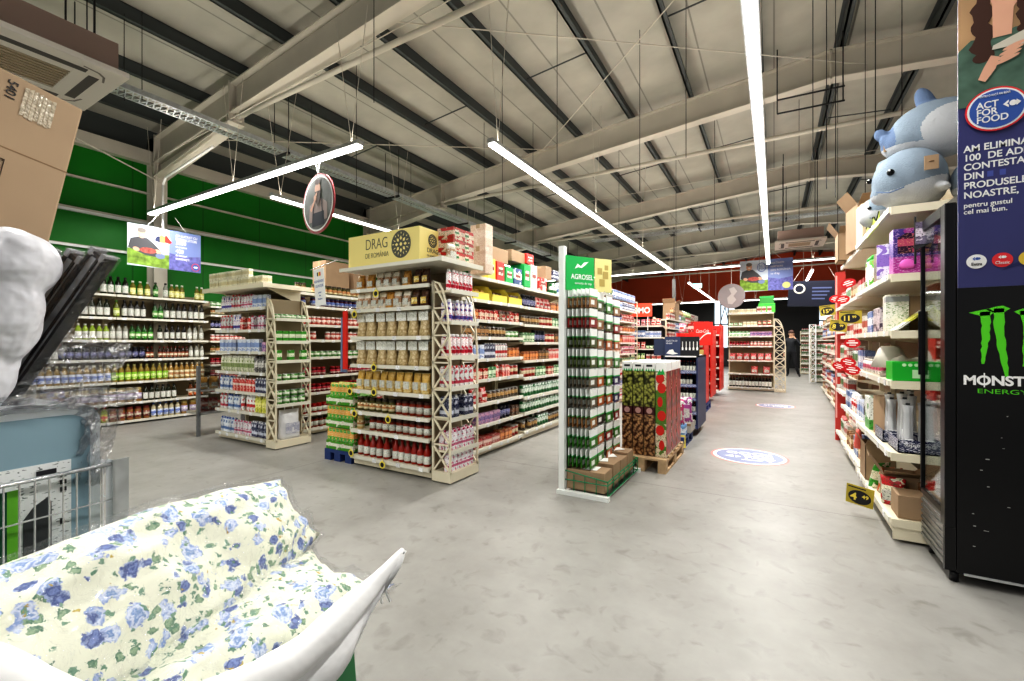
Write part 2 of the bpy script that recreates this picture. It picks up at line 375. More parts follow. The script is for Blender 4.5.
box('darkB','dark brown cocoa box',.07,.05,.13,P4('dkB',(64,40,32),(140,90,60),(226,210,190)),name='cocoa_box')
tin('greenT','tall green coffee tin with white print',.04,.16,P4('gT',(24,120,60),(230,240,230),(10,60,30)),name='coffee_tin')
tin('redTin','red tin with cream band',.042,.13,P4('rT',(180,36,32),(235,220,190),(60,20,20)),name='cocoa_tin')
tin('darkT','dark instant coffee tin',.038,.12,P4('dT',(54,34,28),(190,150,90),(230,220,200)),name='coffee_tin')
tin('greenS','short green and white tin',.045,.085,P4('gS',(90,160,70),(235,238,225),(30,100,40)),name='food_tin')
box('babyG','green baby food box',.075,.05,.13,P4('bG',(70,160,50),(235,240,220),(20,90,30)),name='baby_food_box')
box('whiteBx','white biscuit pack with pale print',.07,.06,.11,P4('wBx',(228,224,204),(206,196,160),(150,140,110)),name='biscuit_pack')
# far / generic
box('farA','pale household box',.1,.08,.16,P4('fA',(220,214,204),(180,90,80),(80,80,90),scale=18),name='household_box')
box('farB','blue and white household box',.09,.08,.18,P4('fB',(120,140,180),(230,230,236),(40,50,90),scale=18),name='household_box')
box('farC','brown grocery box',.1,.08,.15,P4('fC',(150,104,66),(214,190,150),(70,40,26),scale=18),name='grocery_box')
box('farD','red grocery box',.09,.08,.16,P4('fD',(176,44,40),(230,210,200),(60,20,24),scale=18),name='grocery_box')
can('farE','slim coloured bottle',.032,.2,P4('fE',(200,196,190),(90,120,80),(60,60,70)),(.7,.2,.2),name='household_bottle',cat='bottle')
box('bigred','red chocolate gift box on its side',.16,.12,.10,P4('bgr',(170,22,24),(225,200,190),(240,225,215)),name='chocolate_box')
bottle('wineB','dark wine bottle with white label',.037,.3,rgb(18,14,16),rgb(120,20,26),labW,name='wine_bottle')
pouch('redBag','plump red coffee bag',.17,.12,.2,P4('rbg',(176,30,36),(214,70,70),(240,226,220)),labW,False)

ORD=['top','second','third','fourth','fifth','sixth','seventh','eighth','bottom']
MOV=[]; NP=[0]
# start and end numbers of the placements that no view of the aisle shows (left out)
HIDDEN=[191,230,233,273,276,279,280,324,332,370,375,412,417,456,462,499,500,501,503,540,541,590,592,594,599,600,601,602,603,604,606,607,608,609,610,611,612,613,
614,615,616,617,618,619,620,621,622,623,624,625,626,627,781,809,822,854,868,869,870,873,874,898,911,943,955,980,997,1025,1040,1068,1076,1084,1088,1108,
1114,1121,1123,1150,1212,1213,1214,1215,1218,1219,1222,1223,1224,1225,1228,1229,1230,1231,1259,1260,1265,1266,1267,1268,1269,1270,1271,1272,1280,1281,1284,
1285,1290,1291,1294,1295,1296,1297,1298,1299,1300,1301,1302,1303,1304,1305,1306,1308,1318,1319,1333,1335,1350,1352,1387,1392,1393,1394,1395,1396,1399,1400,
1403,1404,1405,1406,1528,1529,1530,1531,1532,1533,1534,1535,1538,1539,1544,1545,1546,1547,1550,1551,1554,1555,1556,1557,1558,1559,1560,1561,1562,1563,1564,
1565,1570,1571,1572,1573,1574,1575,1598,1599,1600,1601,1658,1662,1696,1703,1738,1742,1790,1791,1792,1793,1826,1828,1831,1834,1878,1885,1887,1893,1929,1937,
1941,1944,1952,1962,1972,1979,1982,1987,1992,1996,2001,2010,2012,2013,2049,2050,2051,2052,2053,2054,2055,2056,2057,2058,2059,2060,2086,2088,2089,2091,2092,
2098,2100,2107,2109,2110,2117,2119,2133,2145,2146,2161,2163,2166,2167,2169,2170,2172,2173,2174,2175,2178,2182,2183,2184,2186,2187,2188,2189,2190,2191,2192,
2193,2195,2196,2197,2198,2199,2200,2201,2202,2203,2233,2234,2241,2250,2258,2259,2260,2262,2263,2264,2343,2355,2387,2407,2414,2424,2436,2459,2462,2512,2526,
2668,2671,2672,2674,2676,2710,2737,2738,2769,2770,2784,2786,2801,2802,2816,2818,2959,3033,3034,3040,3042,3048,3049,3064,3065,3071,3120,3126,3130,3135,3140,
3145,3150,3155,3160,3165,3169,3174,3179,3253,3254,3255,3256,3258,3259,3260,3261,3262,3263,3264,3265,3266,3267,3268,3269,3309,3329,3333,3346,3358,3364,3368,
3369,3370,3371,3373,3374,3385,3386,3387,3391,3397,3398,3400,3402,3428,3431,3448,3450,3468,3470,3484,3486,3490,3491,3552,3554,3572,3574,3582,3583,3588,3590,
3656,3658,3677,3678,3692,3694,3695,3696,]
DROP=set()
for i in range(0,len(HIDDEN),2): DROP.update(range(HIDDEN[i],HIDDEN[i+1]))
LAST=3727
def place(key, x, y, z, rz, where, split=True, s=1., group=None, tilt=0):
    NP[0]+=1
    if NP[0]-1 in DROP or NP[0]>LAST: return None
    p=PR[key]; lab=p['desc']+' '+where; g=group or (p['desc']+' '+where)
    if split:
        o=thing(p['name'],lab,p['cat'],(x,y,z),(tilt,0,rz),g)
        for n,me in p['parts']: link(n,me,o)
    else:
        o=link(p['name'],merged(p),None,(x,y,z),(tilt,0,rz)); tag(o,lab,p['cat'],g)
    if s!=1: o.scale=(s,s,s)
    MOV.append((o,p,NP[0]-1)); return o
def stock(face, front, a0, a1, z, runs, where, split=True, hmax=None, rows=1):
    """face '+x','-y','-x': direction the products look; runs listed left to right; each (key, share)"""
    tot=sum(r[1] for r in runs); L=a1-a0; pos=0
    for key,fr in runs:
        seg=L*fr/tot
        if key is None: pos+=seg; continue
        p=PR[key]; s=1.
        if hmax and p['h']>hmax: s=hmax/p['h']
        w=p['w']*s+.004; n=max(1,int(seg/w)); pitch=seg/n
        for i in range(n):
            a=pos+pitch*(i+.5)+random.uniform(-1,1)*max(0,(pitch-w))*.3
            for r in range(rows):
                dd=p['d']*s*(.5+r*1.05)+.025+random.uniform(0,.012)
                if random.random()<.03*(r+1): continue
                j=random.uniform(-.09,.09)
                if face=='+x': x,y,rz=front-dd,a0+a,PI/2
                elif face=='-y': x,y,rz=a0+a,front+dd,0
                else: x,y,rz=front+dd,a1-a,-PI/2
                place(key,x,y,z+.001,rz+j,where,split,s*random.uniform(.985,1.0))
        pos+=seg

# ------------------------------------------------------------------ shelving
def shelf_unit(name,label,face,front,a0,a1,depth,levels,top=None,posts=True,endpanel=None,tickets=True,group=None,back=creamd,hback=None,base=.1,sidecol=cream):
    """gondola bay. local frame: width along +X (left to right), front at y=0 looking -Y, depth +Y"""
    L=a1-a0
    if face=='+x': loc,rz=(front,a0,0),PI/2
    elif face=='-y': loc,rz=(a0,front,0),0
    else: loc,rz=(front,a1,0),-PI/2
    u=thing(name,label,'shelving',loc,rz,group)
    H=hback or max(levels)+.12
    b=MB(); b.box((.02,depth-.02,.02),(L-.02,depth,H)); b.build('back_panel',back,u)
    for x in (0,L-.03):
        p=MB(); p.box((x,depth-.06,0),(x+.03,depth-.0,H+.01)); p.build('upright',cream,u)
    k=MB(); k.box((.01,.035,.02),(L-.01,depth-.06,base-.03)); k.build('plinth',cream,u)
    for i,z in enumerate(sorted(levels)):
        dz=.02 
        s=MB(); s.box((.012,.01,z-dz),(L-.012,depth-.06,z)); 
        s.mi=1
        for q in (.012,L-.02): s.prism([(.03,z-dz),(depth-.06,z-dz),(depth-.06,z-dz-.07)],q,q+.008,'x')
        sh=s.build('shelf',[cream,cream],u)
        r=MB(); r.box((.005,-.012,z-.032),(L-.005,.01,z+.004)); rr=r.build('price_rail',rail,sh)
        if tickets:
            n=max(1,int(L/.22)); 
            for j in range(n):
                if random.random()<.25: continue
                x=L*(j+.5)/n+random.uniform(-.05,.05)
                t=MB(); t.box((x-.025,-.016,z-.036),(x+.025,-.0125,z+.004)); t.build('price_ticket',ticket,sh)
    return u
def lattice(mb, x0,x1,z0,z1,n,y=0,t=.018,arch=False):
    """X-braced frame in the XZ plane"""
    w=x1-x0
    def bar(p,q,w_=t): mb.bar((p[0],y,p[1]),(q[0],y,q[1]),.014,w_,(0,1,0))
    mb.box((x0,y-.009,z0),(x0+t,y+.009,z1))
    zr=z0+(z1-z0)*(.62 if arch else 1)
    mb.box((x1-t,y-.009,z0),(x1,y+.009,zr))
    if arch:
        pr=(x1-t/2,zr)
        for i in range(1,7):
            a=i/6*PI/2; q=(x0+t+(w-2*t)*math.cos(a)**.8 if i<6 else x0+t/2, zr+(z1-zr)*math.sin(a)); 
            mb.bar((pr[0],y,pr[1]),(q[0],y,q[1]),.014,t,(0,1,0)); pr=q
    h=(z1-z0)/n
    for i in range(n):
        a=z0+i*h; b=a+h
        def xr(z): 
            if z<=zr: return x1-t/2
            u=min(1,(z-zr)/(z1-zr)); return x0+t+(w-2*t)*math.sqrt(max(0,1-u*u))**.8
        bar((x0+t/2,a),(xr(b),b)); bar((xr(a),a),(x0+t/2,b)); bar((x0+t/2,b),(xr(b),b))
    bar((x0,z0),(x1,z0),.03)
# ================================================================== THE HALL
def floor_mat():
    m=bpy.data.materials.new('polished_concrete'); m.use_nodes=True; nt=m.node_tree; N=nt.nodes; L=nt.links; b=N['Principled BSDF']
    tc=N.new('ShaderNodeTexCoord')
    n=N.new('ShaderNodeTexNoise'); n.inputs['Scale'].default_value=1.3; n.inputs['Detail'].default_value=8; n.inputs['Roughness'].default_value=.65; L.new(tc.outputs['Object'],n.inputs['Vector'])
    rp=N.new('ShaderNodeValToRGB'); e=rp.color_ramp.elements; e[0].position=.3; e[0].color=(.265,.257,.24,1); e[1].position=.72; e[1].color=(.375,.368,.35,1)
    L.new(n.outputs['Fac'],rp.inputs[0])
    n2=N.new('ShaderNodeTexNoise'); n2.inputs['Scale'].default_value=9; n2.inputs['Detail'].default_value=5; n2.inputs['Distortion'].default_value=.6; L.new(tc.outputs['Object'],n2.inputs['Vector'])
    r2=N.new('ShaderNodeValToRGB'); e=r2.color_ramp.elements; e[0].position=.28; e[0].color=(.62,.61,.58,1); e[1].position=.44; e[1].color=(1,1,1,1); L.new(n2.outputs['Fac'],r2.inputs[0])
    mx=N.new('ShaderNodeMix'); mx.data_type='RGBA'; mx.blend_type='MULTIPLY'; mx.inputs[0].default_value=.55; L.new(rp.outputs[0],mx.inputs[6]); L.new(r2.outputs[0],mx.inputs[7])
    # saw-cut joints every few metres
    sp=N.new('ShaderNodeSeparateXYZ'); L.new(tc.outputs['Object'],sp.inputs[0])
    def joint(sock,off,per):
        a=N.new('ShaderNodeMath'); a.operation='ADD'; a.inputs[1].default_value=off; L.new(sock,a.inputs[0])
        q=N.new('ShaderNodeMath'); q.operation='PINGPONG'; q.inputs[1].default_value=per/2; L.new(a.outputs[0],q.inputs[0])
        g=N.new('ShaderNodeMath'); g.operation='LESS_THAN'; g.inputs[1].default_value=.004; L.new(q.outputs[0],g.inputs[0]); return g
    j1=joint(sp.outputs['Y'],-4.18,6.0); j2=joint(sp.outputs['X'],4.3,12.0)
    mxx=N.new('ShaderNodeMath'); mxx.operation='MAXIMUM'; L.new(j1.outputs[0],mxx.inputs[0]); L.new(j2.outputs[0],mxx.inputs[1])
    m3=N.new('ShaderNodeMix'); m3.data_type='RGBA'; L.new(mxx.outputs[0],m3.inputs[0]); L.new(mx.outputs[2],m3.inputs[6]); m3.inputs[7].default_value=(.17,.165,.155,1)
    L.new(m3.outputs[2],b.inputs['Base Color'])
    rr=N.new('ShaderNodeMapRange'); rr.inputs['To Min'].default_value=.33; rr.inputs['To Max'].default_value=.55; L.new(n2.outputs['Fac'],rr.inputs[0]); L.new(rr.outputs[0],b.inputs['Roughness'])
    return m
def panel_mat(name,c1,per,axis='Y',c2=None,rough=.6):
    m=bpy.data.materials.new(name); m.use_nodes=True; nt=m.node_tree; N=nt.nodes; L=nt.links; b=N['Principled BSDF']; b.inputs['Roughness'].default_value=rough
    tc=N.new('ShaderNodeTexCoord'); sp=N.new('ShaderNodeSeparateXYZ'); L.new(tc.outputs['Object'],sp.inputs[0])
    q=N.new('ShaderNodeMath'); q.operation='PINGPONG'; q.inputs[1].default_value=per/2; L.new(sp.outputs[axis],q.inputs[0])
    g=N.new('ShaderNodeMath'); g.operation='LESS_THAN'; g.inputs[1].default_value=.012; L.new(q.outputs[0],g.inputs[0])
    n=N.new('ShaderNodeTexNoise'); n.inputs['Scale'].default_value=1.6; n.inputs['Detail'].default_value=4; L.new(tc.outputs['Object'],n.inputs['Vector'])
    rp=N.new('ShaderNodeValToRGB'); e=rp.color_ramp.elements; e[0].position=.3; e[0].color=(*[x*.88 for x in c1],1); e[1].position=.7; e[1].color=(*[x*1.08 for x in c1],1); L.new(n.outputs['Fac'],rp.inputs[0])
    mx=N.new('ShaderNodeMix'); mx.data_type='RGBA'; L.new(g.outputs[0],mx.inputs[0]); L.new(rp.outputs[0],mx.inputs[6]); mx.inputs[7].default_value=(*(c2 or [x*.6 for x in c1]),1)
    L.new(mx.outputs[2],b.inputs['Base Color']); return m
WX=-9.55; RX=.75; BY=27.; EX=10.5
fl=MB(); fl.box((WX-.2,-6,-.2),(EX,BY+.2,0)); struct(fl.build('floor',floor_mat()),'polished grey concrete shop floor','floor')
roofm=panel_mat('roof_panels',(.47,.455,.40),1.0,'X')
def zr(x): return 5.34-.0895*abs(x-RX)      # underside of rafters
# roof deck
r=MB(); T=.64
for x0,x1 in ((WX-.2,RX),(RX,EX)):
    r.prism([(x0,zr(x0)+T),(x1,zr(x1)+T),(x1,zr(x1)+T+.1),(x0,zr(x0)+T+.1)],-6,BY+.2,'y')
struct(r.build('ceiling',roofm),'beige insulated roof panels on a shallow pitch','ceiling')
g=MB(); g.box((WX-.2,-6,0),(WX,BY,4.44)); 
struct(g.build('wall_left',panel_mat('green_wall',(.004,.20,.008),1.1,'Y',(.002,.13,.004),.55)),'deep green side wall','wall')
g=MB(); g.prism([(WX,3.65),(EX,3.65),(EX,zr(EX)+T),(RX,zr(RX)+T),(WX,zr(WX)+T)],BY,BY+.2,'y'); struct(g.build('wall_back',redw),'rust red back wall above the shop windows','wall')
g=MB(); g.box((WX,BY,0),(-2.9,BY+.2,3.65)); g.box((-1.8,BY,0),(1.9,BY+.2,3.65)); g.box((4.3,BY,0),(EX,BY+.2,3.65)); g.box((-2.9,BY,0),(-1.8,BY+.2,1.0)); g.box((1.9,BY,0),(4.3,BY+.2,1.2))
struct(g.build('trim_1',mat('dark_facade',(.02,.02,.022),.5)),'dark facade panels below the red wall','wall')
dayl=mat('daylight',(.75,.86,.95),.5,emit=1.3)
for i,(x0,x1,z0) in enumerate(((-2.9,-1.8,1.0),(1.9,4.3,1.2))):
    w=thing(f'window_{i+1}',('daylit shop window on the left of the back wall','wide daylit shop window behind the far aisle end')[i],'window',((x0+x1)/2,BY,z0)); w['kind']='structure'
    p=MB(); p.box((x0-(x0+x1)/2,.1,0),(x1-(x0+x1)/2,.12,3.65-z0)); p.build('pane',dayl,w)
    f=MB(); hw=(x1-x0)/2; H=3.65-z0
    for x in (-hw+.03,-hw/3,hw/3,hw-.03): f.box((x-.03,.0,0),(x+.03,.09,H))
    for z in (.03,H*.5,H-.03): f.box((-hw,.0,z-.03),(hw,.09,z+.03))
    f.bar((-hw,.05,0),(hw*.2,.05,H),.04,.04); f.bar((hw*.9,.05,0),(-hw*.1,.05,H),.04,.04)
    f.build('window_frame',mat('frame_dk',(.12,.13,.14),.5),w)
# rafters (I-beams) following the pitch, with a haunch at the wall
def rafter(y,near):
    m=MB()
    fh=.42
    for sx,(xa,xb) in ((1,(WX+.25,RX)),(-1,(RX,EX))):
        za,zb=zr(xa),zr(xb)
        m.prism([(xa,za),(xb,zb),(xb,zb+.018),(xa,za+.018)],y-.1,y+.1,'y')
        m.prism([(xa,za+fh),(xb,zb+fh),(xb,zb+fh+.018),(xa,za+fh+.018)],y-.1,y+.1,'y')
        m.prism([(xa,za+.018),(xb,zb+.018),(xb,zb+fh),(xa,za+fh)],y-.008,y+.008,'y')
    # haunch
    hx=-6.85
    m.prism([(WX+.25,zr(WX)-.22),(hx,zr(hx)-.10),(hx,zr(hx)),(WX+.25,zr(WX)+.0)],y-.009,y+.009,'y')
    m.prism([(WX+.25,zr(WX)-.24),(hx+.02,zr(hx)-.12),(hx+.02,zr(hx)-.10),(WX+.25,zr(WX)-.22)],y-.11,y+.11,'y')
    m.box((hx-.01,y-.11,zr(hx)-.12),(hx+.012,y+.11,zr(hx)+fh+.05)); m.box((RX-.012,y-.1,zr(RX)-.02),(RX+.012,y+.1,zr(RX)+fh+.03))
    struct(m.build('steel_rafter',steel),'%s beige steel roof rafter across the hall'%near,'beam')
names=['nearest','second nearest','third','fourth','fifth']
RY=[3.6,8.4,13.2,18.0,22.8]
rafter(-1.2,'behind-camera')
for y,nm in zip(RY,names):
    rafter(y,nm+' of the visible')
    c=MB(); c.box((WX+.0,y-.1,0),(WX+.02,y+.1,zr(WX)+.5)); c.box((WX+.26,y-.1,0),(WX+.28,y+.1,zr(WX)+.5)); c.box((WX+.02,y-.008,0),(WX+.26,y+.008,zr(WX)+.5))
    struct(c.build('steel_column',steel),'beige steel wall column under the %s rafter'%nm,'column')
    t=MB(); zt=zr(-6.85)-.03; t.cyl((-6.84,y+.0,zt),(RX*2+6.9,y+.0,zt),.035,10); t.box((-6.86,y-.05,zt-.06),(-6.8,y+.05,zt+.16))
    struct(t.build('tie_tube',steel),'slim steel tie tube below the %s rafter'%nm,'tie')
k=0
for i in range(-8,9):
    x=-.2+i*1.07
    if x>EX-.4 or x<WX+.2: continue
    m=MB(); z=zr(x)+.44
    m.box((x-.012,-5.9,z),(x+.012,BY,z+.2)); m.box((x-.012,-5.9,z),(x+.06,BY,z+.012)); m.box((x-.06,-5.9,z+.19),(x+.012,BY,z+.2))
    struct(m.build('roof_purlin',purl),'dark grey roof purlin running along the hall, number %d from the green wall'%(k+1) if False else 'dark grey roof purlin running the length of the hall','purlin')['group']='dark roof purlins'; k+=1
# sag bars between purlins + eaves beam + girts on the green wall
for yy in (1.2,6.0,10.8,15.6):
    m=MB()
    for i in range(-8,8,1):
        x=-.2+i*1.07
        if (i+int(yy))%2: m.cyl((x,yy+(.25 if i%2 else -.25),zr(x)+.55),(x+1.07,yy+(.25 if i%2 else -.25),zr(x+1.07)+.55),.011,6)
    struct(m.build('purlin_brace',purl),'thin dark bracing rods between purlins','brace')['group']='thin bracing rods between the purlins'
m=MB(); m.box((WX-.2,-6,4.66),(WX+.02,BY,zr(WX)+T)); struct(m.build('wall_cap',purl),'dark cladding strip between green wall and roof','wall')
m=MB(); m.box((WX-.2,-6,4.44),(WX+.14,BY,4.66)); struct(m.build('eaves_beam',steel),'beige eaves beam on top of the green wall','beam')
for z,hh,c_,nm in ((3.40,.022,white,'middle'),(2.84,.018,white,'lowest'),(3.93,.012,steel,'topmost thin')):
    m=MB(); m.box((WX,-6,z-hh),(WX+.05,BY,z+hh)); m.mi=1; m.box((WX,-6,z+hh),(WX+.055,BY,z+hh+(.03 if hh>.02 else .008)))
    struct(m.build('wall_rail',[c_,steel]),'%s horizontal rail along the green wall'%nm,'rail')
# cross bracing rods in the roof
def rod(a,b,r,lab,m=steel,name='bracing_rod',cat='rod',group=None):
    q=MB(); q.cyl(a,b,r,6); o=q.build(name,m); struct(o,lab,cat); 
    if group: o['group']=group
    return o
rod((-9.3,3.6,4.9),(-3.9,8.4,5.3),.010,'thin diagonal roof rod from the wall to second rafter')
rod((-9.3,3.7,4.1),(-7.6,-1.2,4.9),.012,'thin diagonal rod beside the ceiling air conditioner')
rod((-4.4,3.6,5.2),(1.2,8.4,5.45),.008,'thin diagonal roof rod in the middle bay')
rod((-4.4,8.4,5.2),(1.2,3.6,5.45),.008,'thin diagonal roof rod crossing the middle bay')
rod((.8,3.6,5.5),(6.0,8.4,5.0),.010,'thin diagonal roof rod right of the ridge')
rod((-8.4,3.3,4.3),(3.6,3.3,4.75),.006,'thin wire strung across the hall before the first rafter')
rod((-6,10.8,4.9),(5,10.8,5.0),.006,'thin wire strung across the hall before the third rafter')
# window-like rack of dark pipes at the ridge
m=MB()
for z in (4.86,4.66): m.tube([(.04,7.6,z),(.84,7.6,z-.02)],.012,6)
m.tube([(.04,7.6,4.66),(.04,7.6,5.6)],.008,6); m.tube([(.82,7.6,4.64),(.82,7.6,5.6)],.008,6)
struct(m.build('pipe_hanger',dark),'dark pipe bracket hung from the ridge','bracket')
# grey thin service column
m=MB(); m.box((-2.82,14.92,0),(-2.72,15.02,3.35)); m.cyl((-2.77,14.97,3.3),(-2.77,14.97,5.1),.015,6); struct(m.build('service_column',mat('col_grey',(.10,.095,.09),.7)),'slim grey service column rising behind the far shelves','column')
# hanger rods
rr=random.Random(3)
for (x,y,z0) in [(-6.6,2.2,4.15),(-6.4,2.3,4.15),(-6.5,4.6,4.15),(-6.5,6.9,4.15),(-5.2,4.4,3.4),(-3.4,5.5,3.2),(-2.3,5.0,3.5),(-1.6,6.2,3.4),(-.9,5.6,3.5),(.35,5.6,3.2),(.5,6.0,3.0),(.62,6.4,3.0),(.8,5.2,3.2),(.95,6.8,3.0),(1.1,5.8,3.0),(-3.9,7.4,3.0),(-4.6,6.8,3.0),(-2.9,9.5,3.2),(-1.9,10.5,3.0),(-1.0,9.5,3.4),(.4,9.8,3.4),(.9,9.0,3.0),(-.3,12.,3.0),(-3.3,3.0,3.6)]:
    rod((x,y,z0),(x,y,zr(x)+.5),.004,'thin vertical hanger rod under the roof',dark,'hanger_rod','rod','thin vertical hanger rods')
# cable trays
def tray(p0,p1,w,lab):
    """ladder tray between two points at one height, with side pipe"""
    p0=Vector(p0);p1=Vector(p1); L=(p1-p0).length; t=thing('cable_tray',lab,'cable tray',p0,(0,0,math.atan2((p1-p0).y,(p1-p0).x)))
    b=MB(); 
    for y in (-w/2,w/2): b.box((0,y-.004,0),(L,y+.004,.06))
    n=int(L/.07)
    for i in range(n):
        x=L*i/n; b.bar((x,-w/2,.003),(x+.07,w/2,.003),.012,.004); b.bar((x,w/2,.003),(x+.07,-w/2,.003),.012,.004)
    b.box((0,-w/2,.0),(L,-w/2+.02,.006)); b.box((0,w/2-.02,.0),(L,w/2,.006)); b.build('perforated_tray',galv,t)
    c=MB(); c.cyl((0,w/2+.05,.06),(L,w/2+.05,.06),.03,8); c.build('pipe',mat('rust_pipe',(.10,.035,.025),.6),t)
    for i in range(int(L/2.3)):
        x=1.2+i*2.3; h=MB(); h.box((x-.02,-w/2-.03,-.03),(x+.02,w/2+.09,0)); 
        for y in (-w/2-.02,w/2+.08): h.cyl((x,y,0),(x,y,.9),.006,6)
        h.build('tray_hanger',dark,t)
tray((-6.5,.6,4.2),(-6.5,17.,4.2),.26,'perforated steel cable tray with rusty pipe above left aisles')
tray((-5.5,15.,4.86),(4.5,15.,4.86),.3,'cable tray crossing the hall before the far unit')
# conduit bending down by the first column
m=MB(); m.tube([(-7.2,3.45,4.22),(-8.7,3.45,4.05),(-8.8,3.45,3.95),(-8.8,3.45,2.9)],.018,8); struct(m.build('conduit',white),'white conduit bending down beside first wall column','conduit')

# ------------------------------------------------------------------ strip lights
lamps=[]
def strip(p0,p1,lab,power=60,real=True):
    p0=Vector(p0);p1=Vector(p1);L=(p1-p0).length; a=math.atan2((p1-p0).y,(p1-p0).x)
    t=thing('strip_light',lab,'light',p0,(0,0,a))
    b=MB(); b.prism([(-.05,.0),(.05,.0),(.035,.05),(-.035,.05)],0,L,'x'); b.build('housing',galv,t)
    d=MB(); d.box((.02,-.036,-.022),(L-.02,.036,0)); d.build('diffuser',led,t)
    n=max(2,int(L/2.4)+1)
    for i in range(n):
        x=.15+(L-.3)*i/(n-1); w=MB(); w.cyl((x,0,.05),(x-.25,0,min(zr(p0.x),zr(p1.x))+.35-p0.z),.004,5); w.cyl((x,0,.05),(x+.25,0,min(zr(p0.x),zr(p1.x))+.35-p0.z),.004,5); w.build('suspension_wire',steel,t)
    la=bpy.data.lights.new('strip_lamp','AREA'); la.shape='RECTANGLE'; la.size=L; la.size_y=.07; la.energy=power*L/5; la.color=(1,.985,.95)
    o=bpy.data.objects.new('strip_lamp',la); C.objects.link(o); o.location=(p0+p1)/2-Vector((0,0,.03)); o.rotation_euler=(0,0,a); o.parent=None
    up=bpy.data.lights.new('roof_fill_light','AREA'); up.shape='RECTANGLE'; up.size=L; up.size_y=.07; up.energy=.20*power*L/5; up.color=(1,.96,.88)  # upward fill light added only to brighten the roof
    u_=bpy.data.objects.new('roof_fill_light',up); C.objects.link(u_); u_.location=(p0+p1)/2+Vector((0,0,.06)); u_.rotation_euler=(PI,0,a)
    return t
ZL=3.4
strip((-8.75,3.25,ZL),(-3.77,3.25,ZL),'long strip light crossing in front of the green wall',90)
strip((-2.56,3.9,ZL),(-2.56,13.4,ZL),'strip light above the coffee shelves',110)
strip((-.13,.6,ZL),(-.13,13.6,ZL),'brightest strip light straight above the main aisle',110)
strip((-6.2,3.73,ZL),(-6.2,13.5,ZL),'strip light behind the round hanging sign',90)
strip((-2.56,16.5,ZL),(-2.56,25,ZL),'small strip light far off near the left window',90)
strip((.95,15.5,ZL),(.95,20,ZL),'short strip light beyond the far blue banner',90)
strip((-9.,14.5,3.55),(3.5,14.5,3.55),'long strip light crossing the far end of the hall',90)
strip((3.2,.5,ZL),(3.2,10.,ZL),'strip light over the aisle right of the plush toys',45)
strip((-9.,20.,3.0),(5.,20.,3.0),'farthest strip light crossing before the red wall',60)
strip((-6.2,-5,ZL),(-6.2,1.2,ZL),'strip light behind the viewer on the left',90)
strip((-2.56,-5,ZL),(-2.56,1.2,ZL),'strip light behind the viewer in the middle',90)

# ------------------------------------------------------------------ ceiling air conditioners
def cassette(loc,lab,w=.85,h=.21):
    t=thing('air_conditioner',lab,'air conditioner',loc)
    b=MB(); b.box((-w/2+.02,-w/2+.02,.04),(w/2-.02,w/2-.02,h+.04)); b.build('casing',mat('ac_casing',(.36,.27,.235),.6),t)
    f=MB(); o_=w/2+.03; i_=w*.235; s_=[(-1,-1),(1,-1),(1,1),(-1,1)]
    f.box((-o_,-o_,0),(o_,-i_,.04),.004); f.box((-o_,i_,0),(o_,o_,.04),.004); f.box((-o_,-i_,0),(-i_,i_,.04)); f.box((i_,-i_,0),(o_,i_,.04)); f.build('front_panel',mat('ac_white',(.72,.68,.62),.4),t)
    g=MB(); g.box((-i_,-i_,.012),(i_,i_,.02)); 
    for k in range(9):
        x=-i_+2*i_*(k+.5)/9; g.box((x-.004,-i_,.004),(x+.004,i_,.013))
    g.build('intake_grille',mat('ac_grille',(.45,.38,.28),.6),t)
    for a in range(4):
        s=MB(); s.box((-w*.3,-w*.40,-.002),(w*.3,-w*.33,.001)); oo=s.build('air_slot',mat('ac_slot',(.10,.09,.085),.5),t); oo.rotation_euler=(0,0,a*PI/2)
        c=MB(); c.prism([(w*.26,-w*.445),(w*.37,-w*.42),(w*.42,-w*.37),(w*.445,-w*.26),(w*.43,-w*.26),(w*.405,-w*.36),(w*.36,-w*.405),(w*.26,-w*.43)],-.002,.001,'z'); co=c.build('corner_groove',mat('ac_groove',(.25,.22,.2),.5),t); co.rotation_euler=(0,0,a*PI/2)
    for x,y in ((-.3,-.3),(.3,-.3),(.3,.3),(-.3,.3)):
        h_=MB(); h_.cyl((x*w/.85,y*w/.85,h+.04),(x*w/.85,y*w/.85,1.9),.007,6); h_.build('hanging_rod',dark,t)
    return t
cassette((-4.60,.96,3.27),'big ceiling air conditioner close by, above the tall carton')
cassette((.47,11.4,3.42),'small distant ceiling air conditioner above the far banner')

# ================================================================== SHELVES AND GOODS
# ---- wall of bottles
WF=-8.9
wl=[2.06,1.70,1.345,1.04,.68,.35,.06]
wuse=['first wall bay behind the cart','wall bay below the farmer banner','wall bay right of the farmer banner','far wall bay']
bays=[(.3,1.55),(1.55,2.87),(2.87,4.19)]
unitw=['cream wall shelving bay partly hidden by the cart','cream wall shelving bay of bottles left of the banner column','cream wall shelving bay of bottles beside the wire rack']
for (a,b),lb in zip(bays,unitw):
    shelf_unit('wall_shelving',lb,'+x',WF,a,b,.5,wl,hback=2.15,base=.06)
def W_(o): return 'on %s shelf down, green wall shelving'%ORD[o]
stock('+x',WF,1.6,4.15,2.06,[('oliveG',.5),('blackB',.4),('oliveW',.55),('oliveY',.3),('greenB',.15),('clearB',.1),('oliveY',.55)],W_(0))
stock('+x',WF,1.6,4.15,1.70,[('oliveW',1.35),('oliveG',.15),('blackB',.45),('greenB',.18),('oliveW',.2),('blackB',.5)],W_(1),hmax=.29)
stock('+x',WF,2.4,4.15,1.345,[('limeB',.42),('clearB',.25),('greenB',.35),('oliveW',.15),('blackB',.35),('clearB',.3)],W_(2),hmax=.26)
stock('+x',WF,1.6,4.15,1.04,[('clearB',.6),('navyJ',1.0),('soyS',.6),('clearB',.25)],W_(3),hmax=.24)
